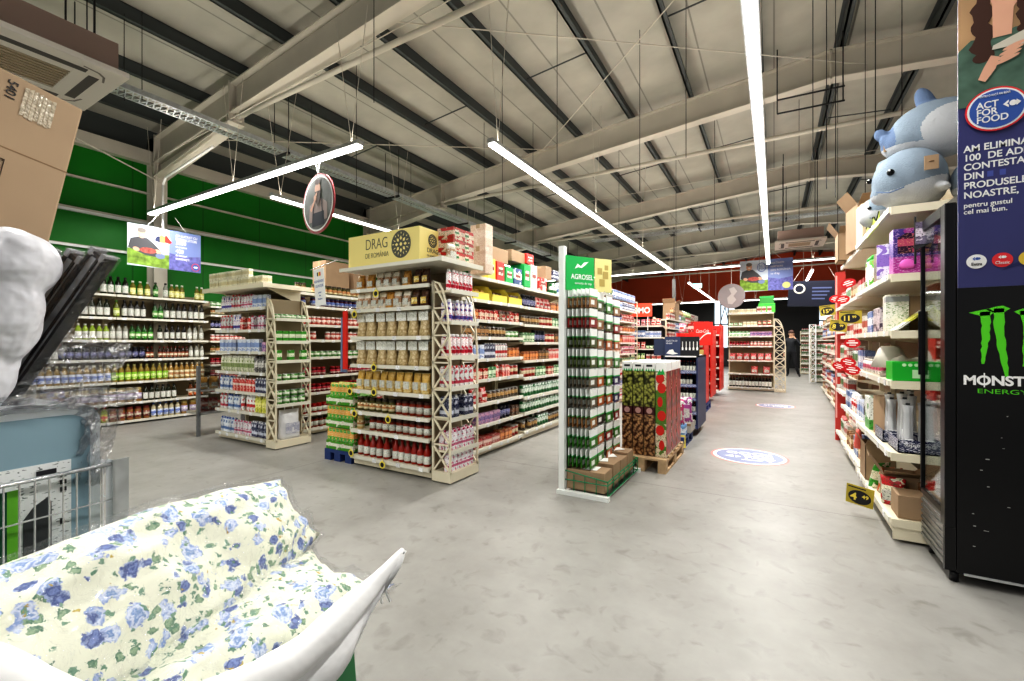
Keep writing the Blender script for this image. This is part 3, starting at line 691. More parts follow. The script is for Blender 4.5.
stock('+x',WF,1.6,4.15,.68,[('goldW',1.2),('goldG',.75),('goldY',.55)],W_(4),hmax=.28)
stock('+x',WF,1.6,4.15,.35,[('amberJ',1.5),('oliveW',.45),(None,.15),('brownB',.25)],W_(5),hmax=.25)
stock('+x',WF,1.6,4.15,.06,[('goldY',.7),('redT',.4),('amberR',.5),('vinB',.4),('amberJ',.35)],W_(6),hmax=.24)
def carton_box(loc,size,rz,lab,name='cardboard_box',group=None,m=kraft,open_=False,rot=None,tape=True,hint=True):
    w,d,h=size; t=thing(name,lab,'box',loc,rot or rz,group)
    b=MB()
    if open_:
        b.box((-w/2,-d/2,0),(w/2,d/2,.005)); b.box((-w/2,-d/2,0),(w/2,-d/2+.005,h)); b.box((-w/2,d/2-.005,0),(w/2,d/2,h)); b.box((-w/2,-d/2,0),(-w/2+.005,d/2,h)); b.box((w/2-.005,-d/2,0),(w/2,d/2,h))
        b.build('box_body',m,t)
        f=MB(); f.bar((0,-d/2,h),(0,-d/2-d*.3,h+d*.18),w*.96,.004); f.build('flap',m,t)
        f=MB(); f.bar((-w/2,0,h),(-w/2-.08,0,h+.12),d*.96,.004,(0,0,1)); f.build('flap',m,t)
        f=MB(); f.bar((w/2,0,h),(w/2+.1,0,h+.09),d*.96,.004,(0,0,1)); f.build('flap',m,t)
    else:
        b.box((-w/2,-d/2,0),(w/2,d/2,h),.004); b.build('box_body',m,t)
        if tape:
            l=MB(); l.box((-w/2-.001,-.025,h-.002),(w/2+.001,.025,h+.001)); l.box((-w/2-.0015,-.025,h*.82),(-w/2,.025,h)); l.box((w/2,-.025,h*.82),(w/2+.0015,.025,h)); l.build('packing_tape',mat('tape',(.50,.38,.24),.25),t)
    return t
carton_box((-9.1,2.02,1.346),(.26,.25,.22),PI/2,'brown carton on third shelf down beside light green bottles')
carton_box((-9.1,1.72,1.346),(.24,.25,.18),PI/2,'brown carton furthest left on the third wall shelf')
for y,w_ in ((2.1,.2),):
    o=thing('gift_box','dark blue and orange gift box on lower wall shelf',  'box',(-9.02,2.18,.352),PI/2)
    b=MB(); b.box((-.11,-.08,0),(.11,.08,.25),.003); b.build('carton_body',P4('gbx',(90,110,160),(60,50,70),(220,150,60),lo=.3,hi=.6),o)
    b=MB(); b.prism([(-.11,.26),(.11,.26),(.06,.31),(-.09,.29)],-.08,.08,'y'); b.build('folded_top',mat('gdk',(.10,.06,.06),.5),o)
# second stretch of wall shelving
ul=[1.98,1.82,1.57,1.34,1.12,.90,.68,.40,.1]
for i,(a,b) in enumerate(((4.22,5.5),(5.5,6.8),(6.8,8.1))):
    shelf_unit('wall_shelving',['cream wall shelving bay of jars just past the wire rack','cream wall shelving bay hidden behind the dairy end unit','farthest cream wall shelving bay'][i],'+x',-8.9,a,b,.5,ul,hback=2.1)
JK=['greenS','oliveJ','navyJ','pinkJ','oliveJ','jamJ','jamJ','redJ','redJ']
for i,z in enumerate(ul):
    stock('+x',-8.9,4.25,8.05,z,[(JK[i],1.),(JK[(i+3)%9],1.)],'on %s shelf down, wall bays past the rack'%ORD[i],split=False,hmax=.15)
# ---- wire rack at the side of the dairy unit
t=thing('wire_rack','grey clear-fronted side rack of snacks left of dairy unit','rack',(-6.9,3.12,0))
for x in (0,): 
    for y in (0,.6):
        b=MB(); b.box((-.02,y-.02,0),(.02,y+.02,.98)); b.build('post',mat('rackgrey',(.30,.31,.32),.4,.5),t)
b=MB(); b.box((-.35,-.0,.30),(.02,.62,.33)); b.box((-.35,0,.62),(.02,.62,.64)); b.build('tray',galv,t)
b=MB(); b.box((.0,.02,.35),(.012,.6,.98)); b.build('clear_front',glass('acrylic',(.8,.82,.84),.15,.1),t)
stock('+x',-6.93,3.16,3.7,.335,[('redP',1),('goldP',1)],'in the grey clear-fronted rack, lower tray',split=False)
stock('+x',-6.93,3.16,3.7,.645,[('goldP',1),('redP',1)],'in the grey clear-fronted rack, upper tray',split=False)

# ---- G2: dairy end unit
Y2=3.2
l2=[1.75,1.47,1.19,.925,.67,.415,.10]
shelf_unit('end_shelving','cream end-of-aisle shelving of milk and toiletries, left of centre','-y',Y2,-6.60,-5.42,.45,l2,hback=2.0)
sh=MB(); sh.box((-6.62,Y2-.14,1.98),(-5.22,Y2+.47,2.01)); sh.box((-6.62,Y2-.16,1.965),(-5.22,Y2-.14,2.02)); sh.box((-5.22,Y2-.16,1.965),(-5.20,Y2+.47,2.02))
for x in (-6.5,-5.4): sh.prism([(Y2,1.98),(Y2+.45,1.98),(Y2+.45,1.80)],x,x+.01,'x')
tag(sh.build('top_shelf',cream),'projecting cream top shelf of the left end unit','shelf')
def D_(o): return 'on %s shelf down, left end unit'%ORD[o]
stock('-y',Y2-.14,-6.55,-5.3,2.012,[('whiteBx',1)],'on the projecting top of the left end unit',rows=2,hmax=.12)
stock('-y',Y2-.14,-6.55,-5.6,2.123,[('whiteBx',1)],'stacked second layer on top, left end unit',hmax=.1)
stock('-y',Y2,-6.55,-5.45,1.75,[('whipb',.3),('milkW',.25),('milkP',.3),('teaW',.35)],D_(1),hmax=.19)
stock('-y',Y2,-6.55,-5.45,1.47,[('milkW',.35),('whipb',.2),('milkRd',.3),('milkP',.4)],D_(2),hmax=.22)
stock('-y',Y2,-6.55,-5.45,1.19,[('teaW',.35),(None,.05),('teaW',.45),('teaP',.15)],D_(3),hmax=.17)
stock('-y',Y2,-6.55,-5.45,.925,[('palebot',.8),('silbot',.3)],D_(4),hmax=.22)
stock('-y',Y2,-6.55,-5.45,.67,[('milkB',.3),('milkRd',.5),('milkN',.25)],D_(5),hmax=.19)
stock('-y',Y2,-6.55,-5.45,.415,[('milkW',.2),('milkB',.3),('whitebot',.35),('yelbot',.3)],D_(6),hmax=.22)
stock('-y',Y2,-6.55,-5.45,.10,[('milkB',.35),('milkP',.4),('milkN',.35)],D_(7),hmax=.26)
# side lattice unit
def lattice_unit(x0,y0,y1,x1,levels,lab,H,face_lab):
    u=thing('lattice_stand',lab,'shelving',(x0,y0,0))
    m=MB(); lattice(m,0,x1-x0,.1,H,7,y=.0,arch=True); m.build('lattice_frame',cream,u)
    m=MB(); lattice(m,0,x1-x0,.1,H,7,y=y1-y0,arch=True); m.build('lattice_frame',cream,u)
    m=MB(); m.box((0,-.012,.012),(x1-x0+.0,y1-y0+.012,.1)); m.build('base_box',cream,u)
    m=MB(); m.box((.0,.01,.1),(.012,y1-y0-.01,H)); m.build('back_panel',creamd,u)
    for i,z in enumerate(levels):
        s=MB(); s.box((.012,.012,z-.02),(x1-x0-.005,y1-y0-.012,z)); so=s.build('shelf',cream,u)
        r=MB(); r.box((x1-x0-.006,.0,z-.03),(x1-x0+.008,y1-y0,z+.01)); r.build('price_rail',rail,so)
    for x in (.04,x1-x0-.04):
        for y in (.04,y1-y0-.04):
            f=MB(); f.cyl((x,y,0),(x,y,.014),.02,8); f.build('foot',dark,u)
    return u
lattice_unit(-5.40,3.2,3.66,-5.20,[1.60,1.32,1.08,.83,.54],'cream lattice side stand of green goods, left end unit',1.85,'')
for i,(z,k,h) in enumerate(((1.60,'greenS',.06),(1.32,'babyG',.13),(1.08,'babyG',.16),(.83,'greenS',.1),(.54,'greenS',.09))):
    stock('+x',-5.21,3.22,3.64,z,[(k,1.)],'on %s shelf down, left lattice stand'%ORD[i],split=True,hmax=h,rows=1)
stock('+x',-5.21,3.22,3.64,.54+.09,[('greenS',1.)],'stacked on others, lowest shelf of left lattice stand',hmax=.09)
pouch('sack','white plastic sack with loop handle',.27,.17,.36,mat('white_film',(.70,.70,.72),.3,bump=.4,bscale=18),P4('sacklab',(214,214,220),(190,190,204),(120,130,170)),False,name='plastic_sack')
o=place('sack',-5.31,3.43,.101,PI/2,'at the foot of left lattice stand')
if o: m=MB(); m.tube([(-.06,0,.34),(-.05,0,.42),(0,0,.45),(.05,0,.42),(.06,0,.34)],.006,6); m.build('loop_handle',white,o)

# ---- gondola behind G2
g2l=[2.0,1.82,1.56,1.345,1.10,.835,.60,.31,.1]
for i,(a,b) in enumerate(((3.7,5.0),(5.0,6.3),(6.3,7.6))):
    shelf_unit('gondola_shelving',['cream gondola bay of jars behind left lattice stand','second cream gondola bay in left aisle','third cream gondola bay in left aisle'][i],'+x',-5.6,a,b,.45,g2l,hback=2.0)
JK2=['oliveJ','jamB','pinkJ','pinkJ','greenS','jamJ','jamJ','redJ','brickJ']
for i,z in enumerate(g2l):
    stock('+x',-5.6,3.75,7.5,z,[(JK2[i],1.),(JK2[(i+4)%9],.6),(JK2[i],1.)],'on %s shelf down, left aisle gondola'%ORD[i],split=False,hmax=.14)
carton_box((-5.82,4.45,2.0),(.42,.3,.52),PI/2,'tall plain brown carton on top of left aisle gondola')
carton_box((-5.82,4.95,2.14),(.4,.3,.34),PI/2,'shorter brown carton on left aisle gondola top behind the tall one')

# ---- G1: Romanian goods end cap
Y1=3.21
l1=[1.86,1.65,1.365,1.075,.81,.585,.39,.115]
shelf_unit('end_shelving','cream end-of-aisle shelving under the yellow header, centre','-y',Y1,-3.88,-2.79,.5,l1,hback=2.04)
def G_(o): return 'on %s shelf down, yellow header unit'%ORD[o]
E1=(-3.85,-2.83)
stock('-y',Y1,*E1,1.86,[('goldP',.3),('greyP',.35),('goldP',.2),('brownP',.2)],G_(0),hmax=.155)
stock('-y',Y1,*E1,1.65,[('greyP',.45),('goldP',.1),('greyP',.25),('brownP',.25)],G_(1),hmax=.17)
stock('-y',Y1,*E1,1.365,[('pastaP',1.)],G_(2),hmax=.24)
stock('-y',Y1,*E1,1.075,[('pastaP',1.)],G_(3),hmax=.25)
stock('-y',Y1,*E1,.81,[('flourP',1)],G_(4),hmax=.2)
stock('-y',Y1,*E1,.585,[('oliveJ',.6),('brickJ',.5)],G_(5),hmax=.145)
stock('-y',Y1,*E1,.39,[('paleJ',.2),('brickJ',.85)],G_(6),hmax=.14)
stock('-y',Y1,*E1,.115,[('tomB',.48),(None,.04),('tomB',.5)],G_(7),hmax=.24,rows=2)
# top board shared by header
b=MB(); b.box((-3.87,Y1-.14,2.04),(-2.53,3.70,2.06)); b.box((-3.87,Y1-.155,2.03),(-2.53,Y1-.14,2.065)); b.box((-2.53,Y1-.155,2.025),(-2.515,3.70,2.07))
tag(b.build('top_shelf',rail),'white top board under the yellow header','shelf')
hd=thing('header_sign','yellow boxed aisle header with dark round floral emblem','sign',(-3.77,3.09,2.07))
b=MB(); b.box((0,0,0),(.965,.36,.31),.004); b.build('header_box',yelp,hd)
inkh=mat('header_ink',(.10,.10,.08),.5)
def emblem(cx,cz,r,y,parent,axis='y'):
    e=MB(0)
    n=32
    def pt(a,rr,off): 
        return (cx+rr*math.cos(a),y-off,cz+rr*1.05*math.sin(a)) if axis=='y' else (y+off,cx+rr*math.cos(a),cz+rr*1.05*math.sin(a))
    e.poly([pt(2*PI*i/n,r,.001) for i in range(n)])
    e.mi=1
    for k in range(8):
        a=2*PI*k/8; e.poly([pt(a,r*.28,.002),pt(a+.28,r*.45,.002),pt(a,r*.62,.002),pt(a-.28,r*.45,.002)])
        a+=PI/8; e.poly([pt(a-.06,r*.68,.002),pt(a,r*.86,.002),pt(a+.06,r*.68,.002),pt(a,r*.58,.002)]); e.poly([pt(a+.3,r*.8,.002),pt(a+.36,r*.9,.002),pt(a+.42,r*.8,.002),pt(a+.36,r*.72,.002)])
    e.poly([pt(2*PI*i/10,r*.13,.002) for i in range(10)])
    e.build('round_emblem',[inkh,yelp],parent)
emblem(.735,.165,.125,-.001,hd)
text('DRAG',.15,inkh,hd,(.25,-.002,.155),bold=-.002,sx=.76)
text('DE ROMÂNIA',.07,inkh,hd,(.25,-.002,.07),bold=-.001,sx=.76)
emblem(.18,.20,.062,.966,hd,'x')
text('DRAG',.06,inkh,hd,(.967,.10,.085),(PI/2,0,PI/2)); text('DE ROMÂNIA',.024,inkh,hd,(.967,.10,.045),(PI/2,0,PI/2))
carton_box((-3.3,3.58,2.065),(.5,.16,.38),0,'open-topped brown carton peeking over the yellow header')
# lattice stand of G1
lv=[1.79,1.50,1.175,.885,.60,.30,.1]
lattice_unit(-2.77,3.23,3.66,-2.55,lv[:-1],'cream lattice side stand of white and red cartons, centre unit',1.88,'')
kk=['whip','whip','whitebot','milkW','milkN','milkP','milkW']; hh=[.2,.22,.22,.24,.22,.2,.18]
kk=['whip','whipb','whip','milkW','milkN','milkP','milkP']
for i,z in enumerate(lv):
    stock('+x',-2.555,3.25,3.64,z,[(kk[i],1.)],'on %s shelf down, centre lattice stand'%ORD[i],hmax=hh[i],rows=1 if i in(0,) else 2)
# cartons on top
for z in (2.062,2.178,2.294):
    for y in ((3.44,3.60) if z<2.3 else (3.52,)):
        o=thing('tea_carton','red carton with cream print stacked beside yellow header','box',(-2.72,y,z),PI/2,'red cartons stacked beside the yellow header')
        b=MB(); b.box((-.085,-.1,0),(.085,.1,.115),.003); b.build('carton_body',P4('redcart',(190,34,36),(226,200,180),(40,110,60),scale=14,patch=.58),o)
        b=MB(); b.box((-.06,-.102,.03),(.0,-.1,.09)); b.build('printed_badge',P4('badge',(226,215,190),(60,130,70),(60,30,30)),o)
place('greyP',-2.60,3.29,2.062,PI/2-.2,'beside the red cartons on the white board',s=.9)
carton_box((-2.8,4.09,2.06),(.15,.2,.30),PI/2,'tall pale carton with faint marks beside red cartons',m=P4('palecart',(214,196,176),(226,212,196),(190,150,130),scale=8)); 
carton_box((-2.8,4.09,2.361),(.15,.2,.24),PI/2,'upper pale carton standing on the other pale carton',m=MC['palecart'])
# ---- long gondola of coffee
bl=[2.05,1.79,1.565,1.37,1.12,.885,.61,.365,.10]; br=[2.04,1.785,1.55,1.31,1.065,.835,.575,.365,.12]
XB=-2.86
shelf_unit('gondola_shelving','cream gondola bay of coffee right of the lattice stand','+x',XB,3.72,5.14,.48,bl,hback=2.05)
shelf_unit('gondola_shelving','second cream gondola bay in the coffee aisle','+x',XB,5.16,6.6,.48,br,hback=2.05)
for i,(a,b) in enumerate(((6.62,8.0),(8.02,9.4),(9.42,10.8))):
    shelf_unit('gondola_shelving',['third','fourth','last'][i]+' cream gondola bay of the coffee aisle, behind seed rack','+x',XB,a,b,.48,br,hback=2.05)
def B_(o): return 'on %s shelf down, first coffee bay'%ORD[o]
def R_(o): return 'on %s shelf down, second coffee bay'%ORD[o]
S=dict(split=False)
stock('+x',XB,3.75,5.1,1.565,[('redTin',.3),('orgB',.2),('tea',.5),('darkB',.3),('tea',.3)],B_(2),hmax=.13,**S)
stock('+x',XB,3.75,5.1,1.37,[('teaK',.6),('darkT',.4),('greenS',.3)],B_(3),hmax=.13,**S)
stock('+x',XB,3.75,5.1,1.12,[('teaW',.55),('milkN',.25),('whitebot',.3),('orgB',.3)],B_(4),hmax=.18,**S)
stock('+x',XB,3.75,5.1,.885,[('redTin',.3),('tea',.35),('teaG',.2),('milkRd',.35),('redTin',.25)],B_(5),hmax=.15,**S)
stock('+x',XB,3.75,5.1,.61,[('tea',.3),('redP',.4),('darkT',.8)],B_(6),hmax=.2,**S)
stock('+x',XB,3.75,5.1,.365,[(None,.35),('teaP',.5),('navyJ',.25),('darkB',.2)],B_(7),hmax=.17,**S)
stock('+x',XB,3.75,5.1,.10,[('darkT',.35),('bigred',.6),('orgB',.3),('redTin',.2)],B_(8),hmax=.16,rows=2,**S)
stock('+x',XB,5.2,6.55,1.785,[('navyJ',.4),('redP',.5),('orgB',.5)],R_(1),hmax=.17,**S)
stock('+x',XB,5.2,6.55,1.55,[('darkT',.5),('redTin',.4),('teaG',.4)],R_(2),hmax=.16,**S)
stock('+x',XB,5.2,6.55,1.31,[('teaG',.3),('navyJ',.3),('redTin',.3),('teaK',.3)],R_(3),hmax=.17,**S)
stock('+x',XB,5.2,6.55,1.065,[('orgB',.4),('teaK',.3),('milkRd',.5)],R_(4),hmax=.15,**S)
stock('+x',XB,5.2,6.55,.835,[('redTin',.4),('teaG',.3),('tea',.3),('teaG',.2),('tea',.2)],R_(5),hmax=.17,**S)
stock('+x',XB,5.2,6.55,.575,[('greenT',1.)],R_(6),hmax=.19,rows=1,**S)
stock('+x',XB,5.2,6.55,.365,[('greenT',1.)],R_(7),hmax=.16,**S)
stock('+x',XB,5.2,6.55,.12,[('darkT',.4),('greenT',.3),('darkT',.5)],R_(8),hmax=.16,rows=2,**S)
# yellow display trays on second shelf
def tray_box(loc,rz,lab,m,item,group=None,w=.34,d=.3,h=.2):
    t=thing('display_tray',lab,'box',loc,rz,group); b=MB()
    b.box((-w/2,-d/2,0),(w/2,d/2,.004)); b.box((-w/2,-d/2,0),(w/2,-d/2+.004,h*.45)); b.box((-w/2,d/2-.004,0),(w/2,d/2,h))
    for x in (-w/2,w/2-.004): b.prism([(-d/2,0),(d/2,0),(d/2,h),(-d/2+.06,h*.9),(-d/2,h*.45)],x,x+.004,'x')
    b.build('tray_body',m,t)
    return t
for i,y in enumerate((4.2,4.6,4.98)):
    tray_box((XB-.17,y,1.791),PI/2,'yellow open display tray on second shelf of coffee bay',yellow,None,'yellow display trays on the second coffee shelf')
    stock('+x',XB-.03,y-.15,y+.15,1.797,[(('goldP','brownP','darkB')[i],1)],'in yellow display tray %s'%('nearest the lattice stand','in the middle','farthest from lattice stand')[i],split=False,hmax=.12,rows=2)
stock('+x',XB,4.35,4.95,1.565,[('redP',1)],'heaped on third shelf, first coffee bay',split=False,hmax=.14,rows=2)
# top of long gondola : cartons, then small goods
tops=[(4.42,.16,.24,yellow,'yellow'),(4.62,.17,.23,redm,'red'),(4.83,.18,.2,greenc,'dark green'),(5.05,.2,.21,P4('bluept',(60,80,140),(220,225,235),(40,110,60),scale=12),'blue and white printed'),(5.3,.17,.3,greenc,'bright green'),(5.5,.18,.32,white,'plain white'),(5.78,.25,.18,P4('whred',(230,226,220),(200,50,40),(120,30,30),scale=9),'white and red printed')]
for y,w_,h_,m_,nm in tops:
    o=thing('goods_carton','%s carton standing on top of the coffee gondola'%nm,'box',(-2.99,y,2.06),PI/2)
    b=MB(); b.box((-w_/2,-.11,0),(w_/2,.11,h_),.003); b.build('carton_body',m_,o)
    b=MB(); b.box((-w_*.3,-.1125,h_*.3),(w_*.3,-.11,h_*.72)); b.build('front_print',P4('fp_'+nm[:4],(225,222,205),(150,60,50),(40,60,40)),o)
carton_box((-3.05,4.65,2.3),(.42,.26,.17),PI/2,'wide brown carton lying across the red and green cartons')
carton_box((-3.05,5.15,2.37),(.36,.24,.15),PI/2,'brown and yellow carton on blue printed carton')
o=thing('goods_carton','small red carton topmost above the white carton','box',(-3.0,5.42,2.385),PI/2); b=MB(); b.box((-.1,-.1,0),(.1,.1,.14),.003); b.build('carton_body',redm,o); b=MB(); b.box((-.06,-.102,.04),(.06,-.1,.1)); b.build('front_print',MC['fp_plai'] if 'fp_plai' in MC else white,o)
carton_box((-3.0,6.0,2.24),(.2,.2,.2),PI/2,'brown carton beyond the white and red printed carton')
stock('+x',XB,6.1,6.55,2.05,[('greenT',1),('milkB',1)],'on top board of second coffee bay',split=False,hmax=.2)
stock('+x',XB,6.15,6.55,2.27,[('milkN',1)],'raised highest above the second coffee bay',split=False,hmax=.14)
for i,z in enumerate(br):
    ks=[['greenT','milkN','teaW'],['navyJ','redP','jamB'],['darkT','orgB','tea'],['teaK','milkRd','orgB'],['orgB','pinkP','tea'],['tea','teaG','farE'],['greenT','farD','whip'],['greenT','farB','teaW'],['darkT','farC','milkW']][i]
    stock('+x',XB,6.66,10.75,z,[(ks[0],1),(ks[1],1),(ks[2],1),(ks[1],1)],'on %s shelf down, coffee bays behind seed rack'%ORD[i],split=False,hmax=.17)
stock('+x',XB,7.4,10.75,2.25,[('farE',1),('farB',1)],'stacked highest on the bays behind the seed rack',split=False,hmax=.2)
t=thing('lattice_end_frame','cream lattice end frame closing the coffee gondola','frame',(-3.3,10.86,0)); m=MB(); lattice(m,0,.44,.05,2.3,10,y=0); m.build('lattice_frame',cream,t)
m=MB(); m.box((0,-.02,0),(.44,.04,.08)); m.build('base_box',cream,t)
# ---- green pallet of juice packs
t=thing('plastic_pallet','dark blue plastic pallet under the green juice packs','pallet',(-4.35,3.24,0))
b=MB(); b.box((0,0,.085),(.44,.6,.12)); b.build('deck',mat('bluepal',(.03,.06,.20),.5),t)
for x in (0,.16,.34):
    for y in (0,.25,.5):
        f=MB(); f.box((x,y,0),(x+.1,y+.1,.085)); f.build('foot_block',MC['bluepal'],t)
jg=P4('juiceG',(70,170,50),(230,170,80),(235,245,225),lo=.35,hi=.8,scale=22); jt=P4('juiceT',(60,165,50),(235,240,225),(190,40,40),scale=26)
def bx6(key,desc,w,d,h,lab):
    carton(key,desc,w,d,h,lab,cap=None,name='juice_carton')
bx6('juice','small green juice carton with orange print',.062,.05,.135,jg)
for L_ in range(3):
    z=.121+L_*.25
    for q in range(2):
        o=thing('shrink_tray','green printed tray of juice on blue pallet, %s layer'%('lowest','middle','top')[L_],'box',(-4.34+.22*q+.11,3.42,z),0,'green juice trays, %s layer'%('lowest','middle','top')[L_])
        b=MB(); b.box((-.108,-.17,0),(.108,.17,.095),.004); b.build('tray_body',jt,o)
    n=7 if L_<2 else 5; x0=-4.33 if L_<2 else -4.28
    for i in range(n):
        for r_ in range(2): place('juice',x0+i*.061+.03,3.29+r_*.1,z+.096,0,'on %s green tray of the blue pallet'%('lowest','middle','top')[L_],s=1.05)
for i in range(4): place('juice',-4.24+i*.061,3.34,.121+.75-.01+.0,0,'piled highest on the blue pallet stack',s=1.0) if False else None
# banner cloths by the corner
t=thing('clip_strip','red fabric strip hanging at left corner of yellow header unit','banner',(-3.955,3.2,1.02)); 
b=MB(); b.box((-.03,-.01,0),(.03,.01,.62)); b.build('strip_cloth',redm,t); b=MB(); b.cyl((0,0,.62),(.09,.0,.66),.004,6); b.build('hook',wire,t)
t=thing('hanging_cloth','blue grey apron hanging beside the red strip','cloth',(-4.06,3.26,.98))
b=MB()
for i in range(6): b.prism([(-.05+i*.018,0),(-.05+i*.018+.02,0),(-.04+i*.014+.018,.6),(-.04+i*.014,.6)],-.008 if i%2 else .0,.004 if i%2 else .014,'y')
b.build('cloth_body',mat('denim',(.20,.28,.42),.8,vary=.15,bscale=30),t)
# hanging info sheet on a rod
t=thing('info_sheet','white hanging sheet with flag heart and blue lettering','sign',(-4.17,3.06,1.70),(0,-.10,0))
b=MB(); b.box((-.085,-.002,0),(.085,.002,.40)); b.build('sheet',paperw,t)
bt=mat('blueink',(.10,.16,.38),.5)
for z,s_,w_ in ((.25,.038,'ROMÂNESC'),(.20,.038,'DE ROȘIE'),(.135,.026,'gustul'),(.10,.026,'din'),(.065,.026,'România')): text(w_,s_,bt,t,(0,-.003,z),align='CENTER',sx=.8)
b=MB(); b.box((-.03,-.003,.32),(-.01,-.0022,.36)); b.mi=1; b.box((-.01,-.003,.32),(.01,-.0022,.36)); b.mi=2; b.box((.01,-.003,.32),(.03,-.0022,.36)); b.build('flag_print',[navy,yellow,redm],t)
b=MB(); b.cyl((-.14,0,.41),(.30,.02,.44),.005,6); b.build('hanging_bar',wire,t)
# round price wobblers
def wobbler(loc,lab,rz=0,col=yellow):
    t=thing('price_wobbler',lab,'price tag',loc,rz)
    b=MB(); b.cyl((0,-.002,0),(0,.0,0),.038,18); b.build('disc',col,t)
    b=MB(); b.cyl((0,-.0035,0),(0,-.002,0),.024,16); b.build('price_spot',ink,t)
    b=MB(); b.box((-.004,-.001,.03),(.004,.001,.06)); b.build('stem',yellow,t)
for x,z,lb in ((-3.79,1.60,'left end of the second shelf edge'),(-3.86,.79,'left end of the flour shelf edge'),(-3.79,.56,'left part of the olive jar shelf edge'),(-3.30,.54,'middle of the jar shelf edge'),(-3.84,.14,'left end of the sauce bottle shelf edge'),(-3.38,.08,'middle of the sauce bottle shelf edge'),(-3.47,1.80,'middle of the topmost bag shelf edge'),(-3.5,.80,'middle of the flour shelf edge'),(-3.5,1.05,'below the lower noodle bags')):
    wobbler((x,Y1-.03,z),'round yellow and black price tag on %s'%lb)

# ---- seed packet rack
t=thing('seed_rack','white freestanding rack with green header holding seed packets','rack',(-1.58,3.56,0))
w_=mat('rack_white',(.80,.82,.80),.35)
b=MB(); b.box((-.03,-.03,0),(.02,.03,2.14)); b.build('post',w_,t)
b=MB(); b.box((-.03,.92,0),(.02,.98,2.1)); b.build('post',w_,t)
b=MB(); b.box((-.04,-.05,0),(.42,.0,.035)); b.build('foot_bar',w_,t)
b=MB(); b.box((-.04,.93,0),(.42,.98,.035)); b.build('foot_bar',w_,t)
b=MB(); b.box((-.02,.02,.1),(-.005,.93,1.8)); b.build('back_panel',mat('rack_back',(.35,.36,.34),.6),t)
b=MB()
gr=mat('wire_green',(.0,.22,.09),.4)
for z in (.03,.12,.2):
    b.tube([(.0,.0,z),(.40,.0,z-.0 if z<.2 else z-.05),(.40,.93,z if z<.2 else z-.05),(0,.93,z)],.005,6)
for y in [i*.155 for i in range(7)]: b.cyl((.40,y,.03),(.40,y,.15),.004,6)
for x in (.1,.2,.3): b.cyl((x,0,.03),(x,0,.17),.004,6)
b.build('wire_basket',gr,t)
hk=MB()
SY=[.10,.34,.58,.82]; SZ=[1.76-.172*i for i in range(9)]
for y in SY:
    for z in SZ: hk.cyl((0,y,z-.01),(.26,y,z+.005),.003,5)
hk.build('hooks',wire,t)['kind']='stuff'
sg=thing('seed_header','green header board with white bird emblem and lettering','sign',(-1.55,3.55,1.76),(0,0,math.radians(58)))
b=MB(); b.box((0,-.004,0),(.30,.004,.30)); b.build('green_board',greenc,sg)
b=MB(); b.box((.31,-.004,.0),(.50,.004,.30)); b.build('yellow_board',mat('ylbd',(.72,.66,.30),.5),sg)
b=MB(); b.prism([(.09,.19),(.12,.235),(.155,.215),(.19,.25),(.24,.26),(.20,.225),(.165,.20),(.13,.205)],-.006,-.004,'y'); b.build('bird_emblem',white,sg)
text('AGROSEL',.062,white,sg,(.05,-.006,.10),sx=.9,bold=.001); text('semințe de top',.03,white,sg,(.09,-.006,.055))
b=MB()
for i,(x,z,s_) in enumerate(((.34,.16,.05),(.40,.12,.06),(.36,.05,.06),(.42,.2,.04))): b.box((x,-.006,z),(x+s_,-.004,z+s_*1.1))
b.build('printed_picture',mat('ylpic',(.45,.35,.12),.5),sg)
fils=[('olive green',contents('sf1',rgb(96,110,50),rgb(60,70,30),60)),('orange',contents('sf2',rgb(206,120,50),rgb(150,70,30),60)),('dark brown',contents('sf3',rgb(60,40,32),rgb(30,22,20),60)),('red',contents('sf4',rgb(170,44,34),rgb(110,24,24),60)),('leaf green',contents('sf5',rgb(80,160,40),rgb(40,90,30),60)),('tan',contents('sf6',rgb(180,140,90),rgb(120,80,44),60)),('purple',contents('sf7',rgb(84,70,130),rgb(50,40,80),60)),('grey brown',contents('sf8',rgb(120,112,96),rgb(80,70,56),60))]
pk=[]
for nm,mm in fils:
    m=MB(0); w2=.085
    m.box((-w2,-.004,-.152),(w2,.004,-.060),.003); 
    m.mi=1; m.box((-w2,-.0045,-.068),(w2,.0045,-.058)); m.mi=2; m.box((-w2,-.004,-.058),(w2,.004,.006)); m.box((-w2*.7,-.0046,-.13),(w2*.2,-.004,-.09))
    pk.append((nm,m.mesh('seed_packet',[mm,greenc,mat('pk_white',(.80,.82,.80),.3)])))
rr=random.Random(5)
cols=['nearest','second','third','farthest']; rows_=['top','second','third','fourth','fifth','sixth','seventh','eighth','bottom']
for ci,y in enumerate(SY):
    for ri,z in enumerate(SZ):
        nm,me=pk[{0:[5,3,0,0,7,7,5,4,4],1:[1,3,5,4,1,1,2,1,4],2:[4,0,1,5,4,1,4,3,1],3:[5,3,1,4,6,6,3,4,1]}[ci][ri]]
        if ci==1 and rr.random()<.3: nm,me=rr.choice(pk)
        n=6 if ci==0 else 4
        for k in range(n):
            o=link('seed_packet',me,None,(-1.58+.04+k*.040+(0 if ci==0 else .06),3.56+y,z-.012*ci),(rr.uniform(-.03,.03),0,PI/2+rr.uniform(-.05,.05)))
            tag(o,'%s seed packet with white top in the %s column, %s row'%(nm,cols[ci],rows_[ri]),'seed packet','seed packets on the hook, %s column %s row'%(cols[ci],rows_[ri]))
